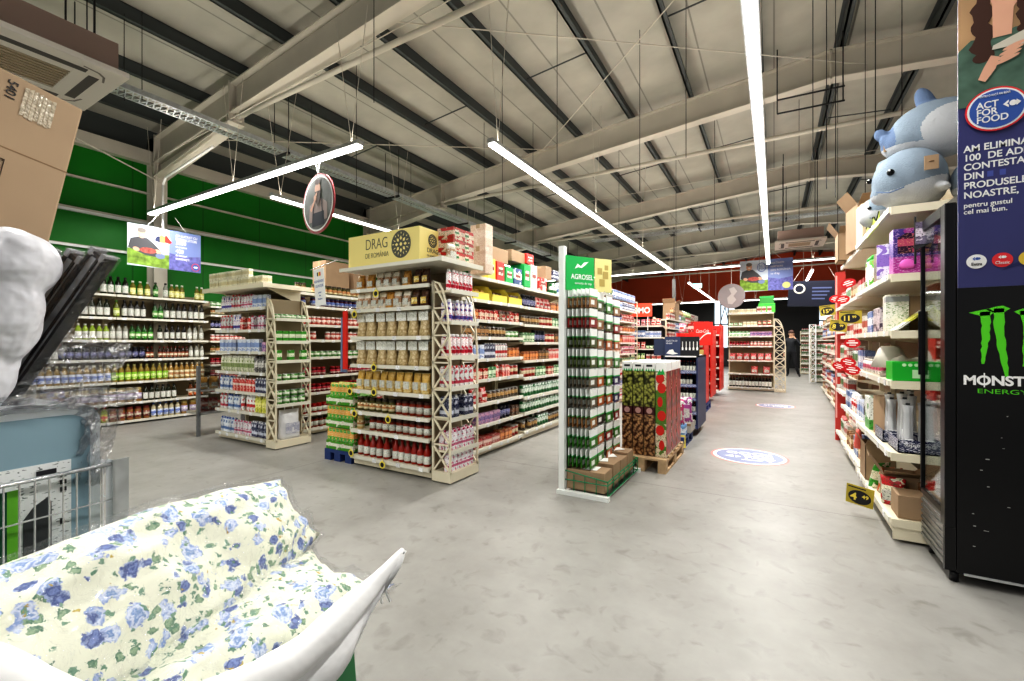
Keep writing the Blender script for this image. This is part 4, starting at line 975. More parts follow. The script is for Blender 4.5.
for i,(y,h) in enumerate(((.12,.17),(.36,.19),(.58,.18),(.80,.2))):
    carton_box((-1.385,3.56+y,.04),(.2,.34,h),PI/2,'open brown carton in green wire basket, %s'%('nearest','second','third','farthest')[i]+' from the front',open_=True if i==9 else False,tape=False)
    b=MB(); b.box((-.06,-.06,0),(.06,.06,.003)); o=b.build('paper_sheet',paperw,None,(-1.36,3.56+y,.04+h+.004),(.0,0,.3*i)); tag(o,'white paper lying on %s brown carton of seed basket'%('nearest','second','third','farthest')[i],'paper')

# ---- wooden pallet with tall printed nut cartons
def pallet(loc,w,d,lab,rz=0,m=wood):
    t=thing('wooden_pallet' if m is wood else 'plastic_pallet',lab,'pallet',loc,rz)
    n=6
    for i in range(n):
        b=MB(); y=d*i/(n-1)*.9; b.box((0,y,.12),(w,y+d*.085,.14)); b.build('deck_board',m,t)
    for x in (0,w/2-.04,w-.08):
        b=MB(); b.box((x,0,.0),(x+.08,d,.018)); b.box((x,0,.1),(x+.08,d,.12)); b.build('runner',m,t)
        for y in (0,d/2-.05,d-.1):
            b=MB(); b.box((x,y,.018),(x+.08,y+.1,.1)); b.build('block',m,t)
    return t
pallet((-1.42,4.56,0),.50,1.0,'pale wooden pallet under the tall nut cartons')
nutG=contents('pistachio',rgb(206,208,110),rgb(40,40,12),34); nutB=contents('hazelnut',rgb(222,176,126),rgb(60,24,12),38); tomR=contents('tomato',rgb(206,40,30),rgb(100,14,12),14); maroon=mat('maroon_card',(.07,.012,.016),.4)
for i,x in enumerate((-1.335,-1.22,-1.105,-.99)):
    for r_ in range(3):
        y=4.66+r_*.27
        lb=('tall pistachio and hazelnut print carton, '+('left','middle','right')[i]+' column, ' if i<3 else 'tall tomato print carton on aisle side of nut cartons, ')+('front row' if r_==0 else ('','second','third')[r_]+' row back')
        t=thing('printed_carton',lb,'carton',(x,y,.141)); h=.96; w2=.053
        if i==3:
            b=MB(0); b.box((-w2,0,0),(w2,.25,h-.09)); b.mi=1; b.box((-w2,0,h-.09),(w2,.25,h)); b.build('printed_body',[P4('tompale',(222,214,190),(90,140,60),(120,60,30),scale=20),paperw],t)
            for k_,z_ in enumerate((.12,.27,.42,.56,.70,.80)):
                b=MB(); b.prism([((.026+.016*(k_%3>0))*math.cos(a_*PI/8)+.008*(-1)**k_,z_+.052*math.sin(a_*PI/8)) for a_ in range(16)],-.003,0,'y'); b.build('tomato_print',mat('tomred',(.62,.03,.02),.4),t)
            b=MB(); b.box((w2,.005,.02),(w2+.002,.245,h-.09)); b.build('side_print',tomR,t)
            b=MB(); b.prism([(-.04,h-.13),(-.01,h-.07),(0,h-.11),(.02,h-.06),(.04,h-.12)],-.004,-.0031,'y'); b.build('leaf_print',greenc,t)
            continue
        b=MB(0); b.box((-w2,-.0,0),(w2,.25,.42)); b.mi=1; b.box((-w2,0,.42),(w2,.25,.5)); b.mi=2; b.box((-w2,0,.5),(w2,.25,h-.09)); b.mi=3; b.box((-w2,0,h-.09),(w2,.25,h)); b.build('printed_body',[nutB,maroon,nutG,paperw],t)
        if i==9:
            b=MB(); b.box((w2,.005,.02),(w2+.002,.245,h-.09)); b.build('tomato_print',tomR,t)
            b=MB()
            for z_ in (.15,.3,.45,.6,.75): b.prism([(.09,z_),(.13,z_+.03),(.17,z_),(.13,z_+.012)],w2+.0021,w2+.003,'x')
            b.build('leaf_print',greenc,t)
        b=MB(); b.cyl((0,-.003,.46),(0,0,.46),.03,16); b.build('round_badge',mat('pinkbadge',(.5,.30,.28),.5),t)
        b=MB(); b.box((-.03,-.002,h-.045),(.03,0,h-.025)); b.build('handle_slot',ink,t)
        b=MB()
        for q in range(4): b.prism([(-.04+q*.025,h-.09),(-.03+q*.025,h-.06),(-.02+q*.025,h-.09)],-.002,-.0005,'y')
        b.build('leaf_print',greenc,t)
# crates with colourful flower bags
pallet((-1.52,5.75,0),.57,.7,'dark blue low pallet under the blue carton beside aisle',m=MC['bluepal'])
o=thing('goods_carton','pale blue carton on low blue pallet beside the aisle','box',(-1.24,5.95,.14)); b=MB(); b.box((-.28,-.13,0),(.28,.10,.13),.004); b.build('carton_body',P4('pbc',(110,150,190),(220,228,235),(50,80,130),scale=10),o); b=MB(); b.box((-.18,-.132,.05),(.1,-.13,.1)); b.build('front_print',paperw,o)
for j,(x,y) in enumerate(((-1.42,5.95),(-1.24,5.95),(-1.06,5.95),(-1.36,6.2),(-1.18,6.2),(-1.0,6.2))):
    key='bulb%d'%j
    cc=[((236,236,226),(230,90,150)),((238,238,230),(190,200,60)),((235,235,235),(200,40,120)),((230,236,220),(120,180,60)),((240,235,230),(240,160,60)),((235,232,236),(170,70,150))][j]
    pouch(key,['white bag with pink flower print','white bag with lime flower print','white bag with magenta flower print','pale bag with green leaf print','cream bag with orange flower print','white bag with purple flower print'][j],.17,.11,.32,P4('bulbm%d'%j,cc[0],cc[1],(60,130,60),scale=22,patch=.5),labW,False,name='bulb_bag')
    z=.271 if y<6.1 else .271
    place(key,x,y,z,random.uniform(-.2,.2),'on blue carton beside the aisle')
bb=thing('crate','grey cardboard crate beneath the rear flower bags','crate',(-1.18,6.28,.141)); b=MB(); b.box((-.3,-.2,0),(.26,.15,.125),.003); b.build('crate_body',mat('crateg',(.45,.42,.38),.7),bb); b=MB(); b.box((-.3,-.202,.09),(.26,-.2,.12)); b.build('rim_band',kraftd,bb)
def price_card(loc,rot,lab,big,small,w=.19,h=.15,parent=None):
    t=thing('price_card',lab,'price sign',loc,rot)
    b=MB(); b.box((-w/2,-.0015,0),(w/2,.0015,h)); b.build('yellow_card',mat('card_yellow',(.50,.40,.05),.45),t)
    b=MB(); n=20; b.poly([(w*.42*math.cos(2*PI*i/n),-.0025,h*.42+h*.36*math.sin(2*PI*i/n)) for i in range(n)]); b.build('black_oval',ink,t)
    text(big,h*.52,yellow,t,(-w*.34,-.0035,h*.24),bold=.002); text(small,h*.26,yellow,t,(w*.08 if len(big)<3 else w*.18,-.0035,h*.42),bold=.001)
    b=MB(); b.box((-w*.44,-.0025,h*.86),(w*.2,-.002,h*.92)); b.build('text_line',ink,t)
    return t
price_card((-1.02,5.72,.02),(-.5,0,.25),'yellow price card leaning at pallet foot beside the aisle','2','99',.2,.16)

# ---- navy wine display
t=thing('display_unit','navy promotional bottle display with picture headboard','display',(-1.37,6.62,0))
b=MB(); b.box((0,.0,.1),(.02,.85,1.12)); b.box((.44,0,.1),(.46,.85,1.12)); b.box((0,.83,.1),(.46,.85,1.12)); b.build('side_panels',navy,t)
for z in (.12,.31,.5,.69,.88):
    b=MB(); b.box((.02,.02,z),(.44,.83,z+.012)); s_=b.build('shelf',navy,t)
    b=MB(); b.box((.02,.0,z-.01),(.44,.015,z+.035)); b.build('price_rail',prt('navyrail',(.10,.12,.22),(.25,.28,.42),(.8,.8,.85)),s_)
b=MB(); b.box((0,0,1.1),(.46,.85,1.12)); b.build('top_panel',white,t)
b=MB(); b.box((-.14,.02,1.12),(.02,.04,1.36)); b.build('left_headboard',mat('navy2',(.04,.055,.11),.5),t)
b=MB(); b.box((.02,.0,1.12),(.23,.02,1.39)); hb=b.build('lettered_headboard',mat('navy3',(.05,.07,.15),.5),t)
b=MB(); b.box((.23,.0,1.12),(.48,.02,1.39)); hp=b.build('picture_headboard',ink,t)
b=MB()
for i in range(5):
    x=.26+i*.048; b.cyl((x,-.002,1.22),(x,.0,1.22),.013,10); b.box((x-.005,-.002,1.22),(x+.005,0,1.32)); b.box((x-.011,-.003,1.20),(x+.011,-.001,1.24))
b.build('bottle_picture',paperw,t)
text('SELECȚIA DE',.032,paperw,t,(.035,-.002,1.32),sx=.85); text('VINURI',.032,paperw,t,(.035,-.002,1.285),sx=.85); 
b=MB(); b.prism([(.04,1.15),(.08,1.20),(.13,1.21),(.15,1.17),(.20,1.15),(.13,1.135)],-.003,-.001,'y'); b.build('grape_print',paperw,t)
for i,z in enumerate((.12,.31,.5,.69,.88)): stock('-y',6.63,-1.34,-.94,z+.012,[('wineB',1)],'on %s shelf down, navy display'%ORD[4-i],split=False,hmax=.16)
# yellow display and red drink display further on
def simple_display(x0,y0,w,d,h,side,goods,lab,n=4,fz=.14,face='-y'):
    t=thing('display_unit',lab,'display',(x0,y0,0))
    b=MB(); b.box((0,0,fz),(.02,d,h)); b.box((w-.02,0,fz),(w,d,h)); b.box((0,d-.02,fz),(w,d,h)); b.build('side_panels',side,t)
    for i in range(n):
        z=fz+(h-fz)*i/n; s_=MB(); s_.box((.02,.01,z),(w-.02,d-.02,z+.012)); so=s_.build('shelf',side,t); r=MB(); r.box((.02,0,z-.01),(w-.02,.01,z+.03)); r.build('price_rail',rail,so)
        stock('-y',y0+.01,x0+.03,x0+w-.03,z+.012,[(g,1) for g in goods],'on %s shelf down, %s'%(ORD[n-1-i],lab.split(' with')[0]),split=False,hmax=(h-fz)/n*.8)
    return t
pallet((-1.60,7.7,0),.55,.75,'wooden pallet under the yellow display')
gd=simple_display(-1.58,7.72,.52,.7,1.18,mat('goldcard',(.62,.46,.14),.5),['farC','goldP'],'yellow card display with brown goods',4)
b=MB(); b.box((.52,.01,.06),(.53,.66,1.01)); b.build('printed_panel',P4('goldprint',(214,176,80),(120,70,30),(240,226,180),scale=9),gd)
pallet((-1.65,9.0,0),.55,.8,'dark blue pallet under the red drink display',m=MC['bluepal'])
simple_display(-1.63,9.02,.5,.75,1.5,redm,['redP','farD','pinkP'],'red drinks display with snack packs',5)
t=thing('red_sign','square red sign with white ribbon wave and script','sign',(-1.30,8.95,1.26)); t.scale=(.56,1,.86)
b=MB(); b.box((0,-.01,0),(.58,.01,.50)); b.build('sign_board',mat('cola_red',(.80,.03,.02),.4),t)
wv=[(.05+.48*i/14,.10+.07*math.sin(i/14*2.6*PI/2-1.2)+.12*(i/14)**2) for i in range(15)]
b=MB(); 
for (x0,z0),(x1,z1) in zip(wv,wv[1:]): b.prism([(x0,z0),(x1,z1),(x1,z1+.03),(x0,z0+.03)],-.013,-.0101,'y')
b.build('ribbon_wave',white,t); text('Coca-Cola',.11,white,t,(.06,-.012,.27),shear=.3,sx=.85)
simple_display(-1.6,10.3,.45,.9,1.6,redm,['farD','redP','farA'],'taller red display with red boxes',5)
stock('-y',9.05,-1.62,-1.15,1.512,[('pinkP',1),('farD',1),('greenP',1)],'heaped on top of the red drinks display',split=False,rows=3)
stock('-y',10.35,-1.58,-1.2,1.61,[('farD',1)],'on top of taller red display',split=False,rows=2)
simple_display(-1.55,11.9,.42,.9,1.75,redm,['redP','farD'],'tall red column display with sweets before the far unit',6)
# ---- shelf with PROMO sign
t=thing('promo_sign','orange red promotion sign with white letters behind lattice frame','sign',(-3.30,11.6,1.98)); b=MB(); b.box((-.1,-.01,0),(.62,.01,.34)); b.build('sign_board',mat('promo_red',(.85,.09,.04),.4),t); text('PROMO',.21,white,t,(-.11,-.012,.09),bold=.006,sx=.92)
b=MB(); b.box((.5,0,-.35),(.52,.01,0)); b.build('pole',white,t)
gl=[1.95,1.7,1.45,1.2,.95,.7,.45,.12]
shelf_unit('end_shelving','dark-framed end shelving under the promotion sign','-y',11.75,-3.35,-2.45,.5,[1.75,1.45,1.15,.85,.5,.12],hback=1.9,tickets=False,back=dark)
for i,z in enumerate([1.75,1.45,1.15,.85,.5,.12]): stock('-y',11.76,-3.3,-2.5,z,[(['pinkP','farB','redP','greenP','farC','farE'][i],1),(['redP','teaW','greenS','farA','farE','farD'][i],1)],'on %s shelf down, promotion end unit'%ORD[i],split=False,hmax=.22)
for i,(a,b_) in enumerate(((12.4,14.2),(14.2,16.0),(16.0,17.8))):
    shelf_unit('gondola_shelving',['nearest','middle','farthest'][i]+' far aisle shelving bay behind the red displays','+x',-2.4,a,b_,.45,gl,hback=2.0,tickets=False)
for i,z in enumerate(gl):
    stock('+x',-2.4,12.45,17.7,z,[('farA',1),('farB',1),('farE',1),('farD',1),('farC',1),('farA',1)],'on %s shelf down, far aisle shelving'%ORD[i],split=False,hmax=.2)
stock('+x',-2.4,13.,17.7,2.13,[('farC',1),('greenP',1),('farA',1)],'piled above the top of far aisle shelving',split=False)
carton_box((-2.6,13.6,1.951),(.6,.35,.5),PI/2,'big brown carton with open peak on far aisle shelving',open_=True)
# further left background
for i,(x,lb) in enumerate(((-6.0,'left'),(-8.3,'far left'))):
    shelf_unit('gondola_shelving','distant cream shelving in the %s background'%lb,'-y',14.5,x,x+1.8,.45,gl,hback=2.0,tickets=False)
    for k,z in enumerate(gl): stock('-y',14.5,x+.05,x+1.75,z,[('farA',1),('farC',1)],'on %s shelf down, distant %s shelving'%(ORD[k],lb),split=False,hmax=.2)

# ---- far unit with red goods
FY=13.7
lf=[2.12,1.77,1.49,1.22,.83,.47,.10]
shelf_unit('end_shelving','far end shelving of red coffee bags and wine, end of aisle','-y',FY,-1.12,0.0,.5,lf[1:]+[2.12],hback=2.15)
def F_(o): return 'on %s shelf down, far end unit'%ORD[o]
stock('-y',FY,-1.08,-.05,2.12,[('whiteBx',.55),('farA',.3)],F_(0),split=False,hmax=.2)
o=thing('green_crate','bright green carton on top of the far end unit','box',(-.17,13.9,2.125)); b=MB(); b.box((-.2,-.15,0),(.2,.15,.24),.004); b.build('carton_body',mat('brgreen',(.10,.55,.06),.4),o); b=MB(); b.box((-.2,-.152,.19),(.2,-.15,.21)); b.build('rim_band',greenc,o)
o=thing('green_crate','darker green carton stacked on the bright green one','box',(-.17,13.9,2.366)); b=MB(); b.box((-.17,-.15,0),(.17,.15,.2),.004); b.build('carton_body',mat('dkgreen2',(.04,.30,.05),.4),o); b=MB(); b.box((-.17,-.152,.15),(.17,-.15,.17)); b.build('rim_band',greenc,o)
for i,(ks,h) in enumerate(((['greenS','whiteBx','redTin'],.15),(['teaG','teaP'],.13),(['jamJ','pinkJ'],.13),(['redBag'],.19),([None,'redBag'],.2),(['wineB'],.3))):
    stock('-y',FY,-1.08,-.05,lf[i+1],[(k,1) for k in ks],F_(i+1),split=False,hmax=h)
t=thing('lattice_end_frame','cream arched lattice frame at right of the far end unit','frame',(0.0,FY,0)); m=MB(); lattice(m,0,.27,.02,1.95,9,y=0,arch=True,t=.022); m.build('lattice_frame',cream,t)
m=MB(); lattice(m,0,.27,.02,1.95,9,y=.45,arch=True,t=.022); m.build('lattice_frame',cream,t)
m=MB(); m.box((0,0,0),(.27,.46,.05)); m.build('base_box',cream,t)
# far aisle clutter
for i,(x,y,s_) in enumerate(((1.05,17.5,.9),(1.9,19.5,.9),(.95,22.,1.0))):
    shelf_unit('end_shelving',['white shelving end straight down the aisle right of the person','shelving behind the person on the right','deepest shelving end in the far aisle'][i],'-y',y,x,x+s_,.45,[1.7,1.4,1.1,.8,.45,.1],hback=1.8,tickets=False)
    for k,z in enumerate([1.7,1.4,1.1,.8,.45,.1]): stock('-y',y,x+.03,x+s_-.03,z,[('farE',1),('farD',1),('farA',1)],'on %s shelf down, %s'%(ORD[k],['white aisle-end shelving','shelving behind the person','deepest aisle-end shelving'][i]),split=False,hmax=.22)
t=thing('lattice_end_frame','white lattice frame on the shelf end right of the person','frame',(.98,17.4,0)); m=MB(); lattice(m,0,.2,.02,1.9,9,y=0,t=.03); m.build('lattice_frame',white,t)
# round grey disc sign + dark far banners
t=thing('round_sign','grey translucent round sign beside the far farmer banner','sign',(-.98,13.2,2.55)); b=MB(); b.cyl((0,-.01,0),(0,.01,0),.33,32); b.build('disc',mat('greydisc',(.26,.23,.23),.5),t)
b=MB(); b.poly([(-.08,-.012,-.2),(.02,-.012,-.22),(.12,-.012,-.1),(.05,-.012,0),(.14,-.012,.12),(.06,-.012,.24),(-.06,-.012,.2),(-.0,-.012,.06),(-.1,-.012,-.04)]); b.build('swirl_print',mat('discpr',(.42,.38,.36),.5),t)
b=MB(); b.cyl((0,0,.33),(0,0,.9),.006,6); b.build('hanging_wire',steel,t)
t=thing('dark_banner','dark navy hanging banner with ring mark, far end','banner',(.95,15.0,2.32),(0,.04,0)); b=MB(); b.box((-.62,-.01,0),(.62,.01,.72)); b.build('banner_board',mat('dkban',(.008,.010,.026),.5),t)
b=MB(); 
for i in range(20):
    a,c_=2*PI*i/20,2*PI*(i+1)/20; b.poly([(-.35+.1*math.cos(a),-.012,.5+.1*math.sin(a)),(-.35+.1*math.cos(c_),-.012,.5+.1*math.sin(c_)),(-.35+.14*math.cos(c_),-.012,.5+.14*math.sin(c_)),(-.35+.14*math.cos(a),-.012,.5+.14*math.sin(a))])
b.build('ring_mark',mat('ringm',(.6,.56,.48),.5),t)
b=MB()
for k in range(4): b.box((-.05,-.012,.5-k*.1),(.4-.05*k,-.011,.54-k*.1))
b.build('text_lines',mat('bluel',(.10,.12,.24),.5),t)
b=MB(); b.cyl((-.5,0,.72),(-.3,0,1.1),.005,5); b.cyl((.5,0,.72),(.3,0,1.1),.005,5); b.build('hanging_wire',steel,t)
t=thing('exit_sign','small turquoise lit exit sign hung far down the hall','sign',(-2.1,15.2,3.05)); b=MB(); b.box((-.22,-.03,0),(.22,.03,.24),.005); t.scale=(.6,.6,.6); b.build('sign_box',mat('exit_c',(.25,.75,.70),.4,emit=1.2),t); b=MB(); b.prism([(-.12,.08),(.06,.08),(.06,.04),(.14,.11),(.06,.18),(.06,.14),(-.12,.14)],-.033,-.031,'y'); b.build('arrow_mark',white,t)
b=MB(); b.cyl((0,0,.24),(0,0,1.4),.006,5); b.build('hanging_wire',dark,t)

# ================================================================== RIGHT SIDE
XR=.66
lr=[2.19,1.75,1.38,1.05,.58,.15]
u1=shelf_unit('gondola_shelving','cream shelving bay of toys and vases beside the black fridge','-x',XR,3.78,5.15,.55,lr,hback=2.6,base=.14,back=creamd)
u2=shelf_unit('gondola_shelving','second cream shelving bay on the right side of the aisle','-x',XR+.03,5.17,6.5,.5,lr,hback=2.6,base=.14)
for (y0,y1,x,lab) in ((6.5,7.3,.72,'third cream shelving bay, just before the red totem'),):
    shelf_unit('gondola_shelving',lab,'-x',x,y0,y1,.5,[1.75,1.45,1.1,.7,.15],hback=2.2,base=.14)
# solid board ends of the near bay (seen edge-on)
for i,z in enumerate(lr):
    b=MB(); b.box((XR+.0,3.765,z-.05),(XR+.5,3.785,z+.002)); o=b.build('shelf_end_lip',cream,None); o.parent=u1; o.matrix_parent_inverse=Matrix.LocRotScale(Vector((XR,5.15,0)),Euler((0,0,-PI/2)),Vector((1,1,1))).inverted()
b=MB(); b.box((XR+.01,3.775,.02),(XR+.5,3.785,.11)); o=b.build('base_end',cream,None); o.parent=u1; o.matrix_parent_inverse=Matrix.LocRotScale(Vector((XR,5.15,0)),Euler((0,0,-PI/2)),Vector((1,1,1))).inverted()
def Q_(o): return 'on %s shelf down beside the fridge'%ORD[o]
# second shelf
def toy(loc,rz,lab,w=.22,d=.12,h=.30,m=None,win=True):
    t=thing('toy_box',lab,'toy box',loc,rz); b=MB(); b.box((-w/2,-d/2,0),(w/2,d/2,h),.003); b.build('carton_body',m,t)
    if win:
        b=MB(); b.prism([(-w*.4,h*.45),(w*.15,h*.45),(w*.15,h*.85),(-w*.2,h*.9),(-w*.4,h*.8)],-d/2-.002,-d/2,'y'); b.build('front_window',P4('toywin',(60,30,60),(200,90,120),(230,170,140),scale=26),t)
        b=MB(); b.lathe([(.03,0),(.045,.02),(.03,.05),(.015,.06)],12,c=(-.04,-d/2-.006,h*.12),sy=.2); b.build('doll_print',mat('pinkv',(.78,.16,.55),.4),t)
        b=MB()
        for k in range(5): b.cyl((.06+.012*math.sin(k*2),-d/2-.004,.03+k*.045),(.055+.01*math.cos(k*2),-d/2-.0005,.06+k*.045),.018,8)
        b.build('curl_print',mat('gcurl',(.80,.45,.25),.5),t)
    return t
toym=P4('toypurple',(84,64,140),(176,70,150),(214,180,214),lo=.0,hi=.38,scale=12,patch=.6)
toy((XR+.13,3.88,1.752),0,'purple and pink doll box on shelf beside the fridge',m=toym)
toy((XR+.06,4.06,1.752),-.3,'white and lilac toy box behind the purple doll box',w=.16,h=.24,m=P4('toylil',(216,212,226),(140,110,190),(110,80,160),scale=16),win=False)
toy((XR+.40,3.88,1.752),.1,'second purple doll box seen through the fridge glass',m=toym)
toy((XR+.12,4.3,1.752),-PI/2,'black toy box with silver ring prints',w=.2,h=.28,m=P4('toyblk',(20,20,24),(30,30,34),(200,200,205),scale=20,inkamt=.6),win=False)
toy((XR+.1,4.55,1.752),-PI/2,'brown striped box on second shelf beside black box',w=.14,h=.26,m=P4('toybr',(110,80,50),(60,46,36),(200,180,140)),win=False)
for i,y in enumerate((4.72,4.80,4.88)):
    can('wat%d'%i,['green and white spray bottle','white cleaning bottle with green cap','green garden bottle'][i],.036,.28,P4('watm%d'%i,[(80,190,70),(232,235,230),(60,150,60)][i],(235,235,230),(200,50,50)),rgb(60,170,60),name='cleaner_bottle',cat='bottle'); place('wat%d'%i,XR+.06,y,1.752,-PI/2,Q_(1))
toy((XR+.12,5.02,1.752),-PI/2,'dark grey box at far end of second right shelf',w=.14,h=.3,m=mat('dkgrey',(.08,.09,.10),.5),win=False)
stock('-x',XR+.03,5.2,6.45,1.752,[('farE',1),('farC',1),('farD',1)],'on second shelf of right far bay',split=False,hmax=.25)
# third shelf
o=thing('tissue_pack','tall white printed pack on third right shelf','box',(XR+.07,4.03,1.382),-.05); b=MB(); b.box((-.06,-.08,0),(.06,.08,.25),.004); b.build('carton_body',P4('tiss',(226,222,212),(232,230,222),(120,150,90),scale=14,patch=.6),o); b=MB(); b.box((-.061,-.082,.2),(.061,.0,.235)); b.build('top_band',mat('tband',(.35,.36,.36),.5),o)
carton_box((XR+.22,4.07,1.382),(.18,.2,.235),0,'plain brown carton beside the tall white pack')
o=thing('folded_leaflet','open white and yellow card tent on third right shelf','card',(XR+.15,3.87,1.384),(0,0,.0))
b=MB(); b.prism([(-.13,0),(.06,.16),(.065,.15),(-.11,0)],-.08,.1,'y'); b.build('left_leaf',P4('leafy',(232,232,222),(214,210,90),(90,90,90),scale=7),o); b=MB(); b.prism([(.06,.16),(.17,.0),(.155,0),(.055,.15)],-.08,.1,'y'); b.build('right_leaf',mat('leafyel',(.72,.70,.15),.5),o)
toy((XR+.09,4.45,1.382),-PI/2,'dark patterned box on third right shelf',w=.26,h=.19,m=P4('patb',(80,70,90),(200,190,196),(30,28,40),scale=30,patch=.48),win=False)
stock('-x',XR,4.62,5.1,1.382,[('farA',1),('farB',1)],'on third right shelf far end',split=False,hmax=.2)
b=MB(); b.lathe([(.07,0),(.09,.06),(.08,.12),(.04,.2),(.02,.24)],14); o=b.build('water_jug',mat('greyjug',(.55,.55,.58),.3),None,(XR+.42,3.9,1.382)); tag(o,'grey rounded jug seen through fridge glass','jug')
# fourth shelf
o=thing('green_box','bright green carton with white logo marks, at shelf corner','box',(XR+.12,3.86,1.052)); gb=mat('vgreen',(.02,.42,.04),.4)
b=MB(); b.box((-.11,-.07,0),(.16,.12,.125),.003); b.build('carton_body',gb,o)
b=MB(); 
for x in (-.05,-.02,.01): b.cyl((x,-.072,.105),(x,-.07,.105),.011,12)
b.box((-.01,-.0715,.02),(.045,-.07,.075)); b.build('white_marks',mat('palegr',(.55,.78,.5),.5),o)
o=thing('green_box','second bright green carton seen through fridge glass','box',(XR+.43,3.86,1.052)); b=MB(); b.box((-.13,-.07,0),(.10,.12,.125),.003); b.build('carton_body',gb,o); b=MB(); b.box((-.03,-.0715,.02),(.03,-.07,.075)); b.build('white_marks',MC['palegr'],o)
toy((XR+.42,3.9,1.178),0,'red carton stacked on the second green carton',w=.2,h=.16,m=P4('redst',(196,34,34),(210,60,50),(240,240,240),scale=8),win=False)
t=thing('table_lamp','small table lamp with white tapered shade on fourth right shelf','lamp',(XR+.08,4.26,1.052))
b=MB(); b.lathe([(.115,0),(.07,.13),(.05,.155)],20,c=(0,0,.07)); b.build('lamp_shade',mat('shade',(.66,.62,.55),.7),t)
b=MB(); b.lathe([(.06,0),(.05,.03),(.015,.05),(.012,.11)],14); b.build('lamp_base',mat('lampbase',(.5,.45,.40),.4),t)
o=link('cloth_bundle',remesh([((0,0,.06),(.1,.07,.07)),((.06,.02,.09),(.07,.06,.06)),((-.05,0,.1),(.05,.05,.06))],.012,2,noise_amp=.02,noise_s=20,mats=[mat('cremcl',(.66,.60,.54),.8)]),None,(XR+.16,4.07,1.178-.125)); tag(o,'crumpled cream cloth behind the green carton','cloth')
can('vase0','slim glass with pink print',.035,.11,P4('vs',(210,200,196),(190,80,110),(90,110,70)),rgb(200,190,180),name='glass_candle',cat='candle'); stock('-x',XR,4.4,5.1,1.052,[('vase0',1)],'on fourth right shelf')
stock('-x',XR+.03,5.2,6.4,1.38,[('farA',1),('farD',1)],'on third shelf of right far bay',split=False); stock('-x',XR+.03,5.2,6.4,1.05,[('farA',1),('farE',1),('farB',1)],'on fourth shelf of right far bay',split=False)
# fifth shelf: glass tubes in trays
for i,(y,x) in enumerate(((3.9,XR+.04),(4.25,XR+.02))):
    t=thing('display_tray',('dark printed tray of clear tubes at the shelf corner','second printed tray of clear tubes behind the first')[i],'tray',(x,y-.1,.582))
    b=MB(); b.box((0,0,0),(.46,.28,.008)); b.box((0,0,0),(.46,.006,.085)); b.box((0,0,0),(.006,.28,.085)); b.build('tray_body',prt('traypr',(.035,.04,.10),(.045,.05,.11),(.75,.75,.8),inkamt=.6,patch=.9),t)
    text('Suport & organizator',.035,white,t,(.03,-.001,.045)) if i==0 else None
    for a in range(4):
        for c_ in range(3 if i==0 else 2):
            o=thing('clear_tube',('tall clear plastic tube with white tag in the corner tray','tall clear plastic tube in the second tray')[i],'tube',(x+.06+a*.11,y-.05+c_*.08,.592),0,('clear tubes in the corner tray','clear tubes in the second tray')[i])
            b=MB(); h=.30+.03*((a+c_)%3); b.lathe([(.026,0),(.028,h*.3),(.022,h*.8),(.03,h)],12); b.build('tube_body',mat('frost',(.85,.86,.88),.12,alpha=.5),o)
            b=MB(); b.cyl((0,0,h),(0,0,h+.012),.012,10); b.build('dark_cap',ink,o)
            b=MB(); b.box((-.02,-.034,.02+.03*(a%2)),(.02,-.029,.08+.05*(c_%2))); b.build('white_tag',paperw,o)
            b=MB(); b.cyl((.01,-.005,.01),(.01,-.005,h*.95),.004,6); b.build('inner_rod',dark,o)
toy((XR+.3,3.88,.97-.0),0,'dark flat umbrella bundle under the fourth shelf',w=.3,h=.04,m=dark,win=False) if False else None
carton_box((XR+.1,4.5,.582),(.1,.2,.3),.2,'narrow brown carton with cut corner on fifth shelf')
toy((XR+.08,4.78,.582),-PI/2,'white and green boxed appliance on fifth right shelf',w=.2,h=.27,m=P4('wgapp',(226,230,224),(80,160,70),(40,44,50),scale=9,lo=.0,hi=.3),win=False)
toy((XR+.1,5.02,.582),-PI/2,'black and white boxed lamp at far end of fifth shelf',w=.14,h=.2,m=P4('bwl',(200,204,206),(40,40,44),(20,20,20),scale=12),win=False)
stock('-x',XR+.03,5.2,6.4,.58,[('farB',1),('whitebot',1),('teaW',1)],'on fifth shelf of right far bay',split=False,hmax=.2)
b=MB(); b.prism([(0,0),(.3,.0),(.3,.35),(.02,.35)],4.5,5.1,'y'); 
# bottom shelf: boxes, plants
carton_box((XR+.20,3.90,.152),(.32,.2,.15),0,'brown carton at near corner of bottom right shelf',tape=False)
o=thing('small_label','white label on the near brown carton','label',(XR+.33,3.797,.19)); b=MB(); b.box((-.02,-.002,0),(.02,-.0,.06)); b.build('paper',paperw,o)
carton_box((XR+.13,4.25,.152),(.2,.24,.2),-.1,'open brown carton of bags on bottom right shelf',open_=True)
carton_box((XR+.1,4.85,.152),(.2,.26,.3),.0,'tall open brown carton further along bottom right shelf',open_=True)
for i,(y,x,nm,cl) in enumerate(((4.12,XR+.08,'red and green printed seed bag',(190,40,50)),(4.06,XR+.26,'brown bark bag',(120,76,44)),(4.42,XR+.1,'orange printed soil bag',(226,110,50)),(4.55,XR+.06,'green leafy printed bag',(60,150,50)),(4.3,XR+.34,'dark green garden bag',(50,80,40)))):
    key='gb%d'%i; pouch(key,nm,.15,.09,.2,P4('gbm%d'%i,cl,(226,222,200),(40,80,40),scale=20),labW,False); place(key,x,y,.152+(.0 if i not in(4,) else .0),-.5+i*.4,'on bottom right shelf',tilt=.15)
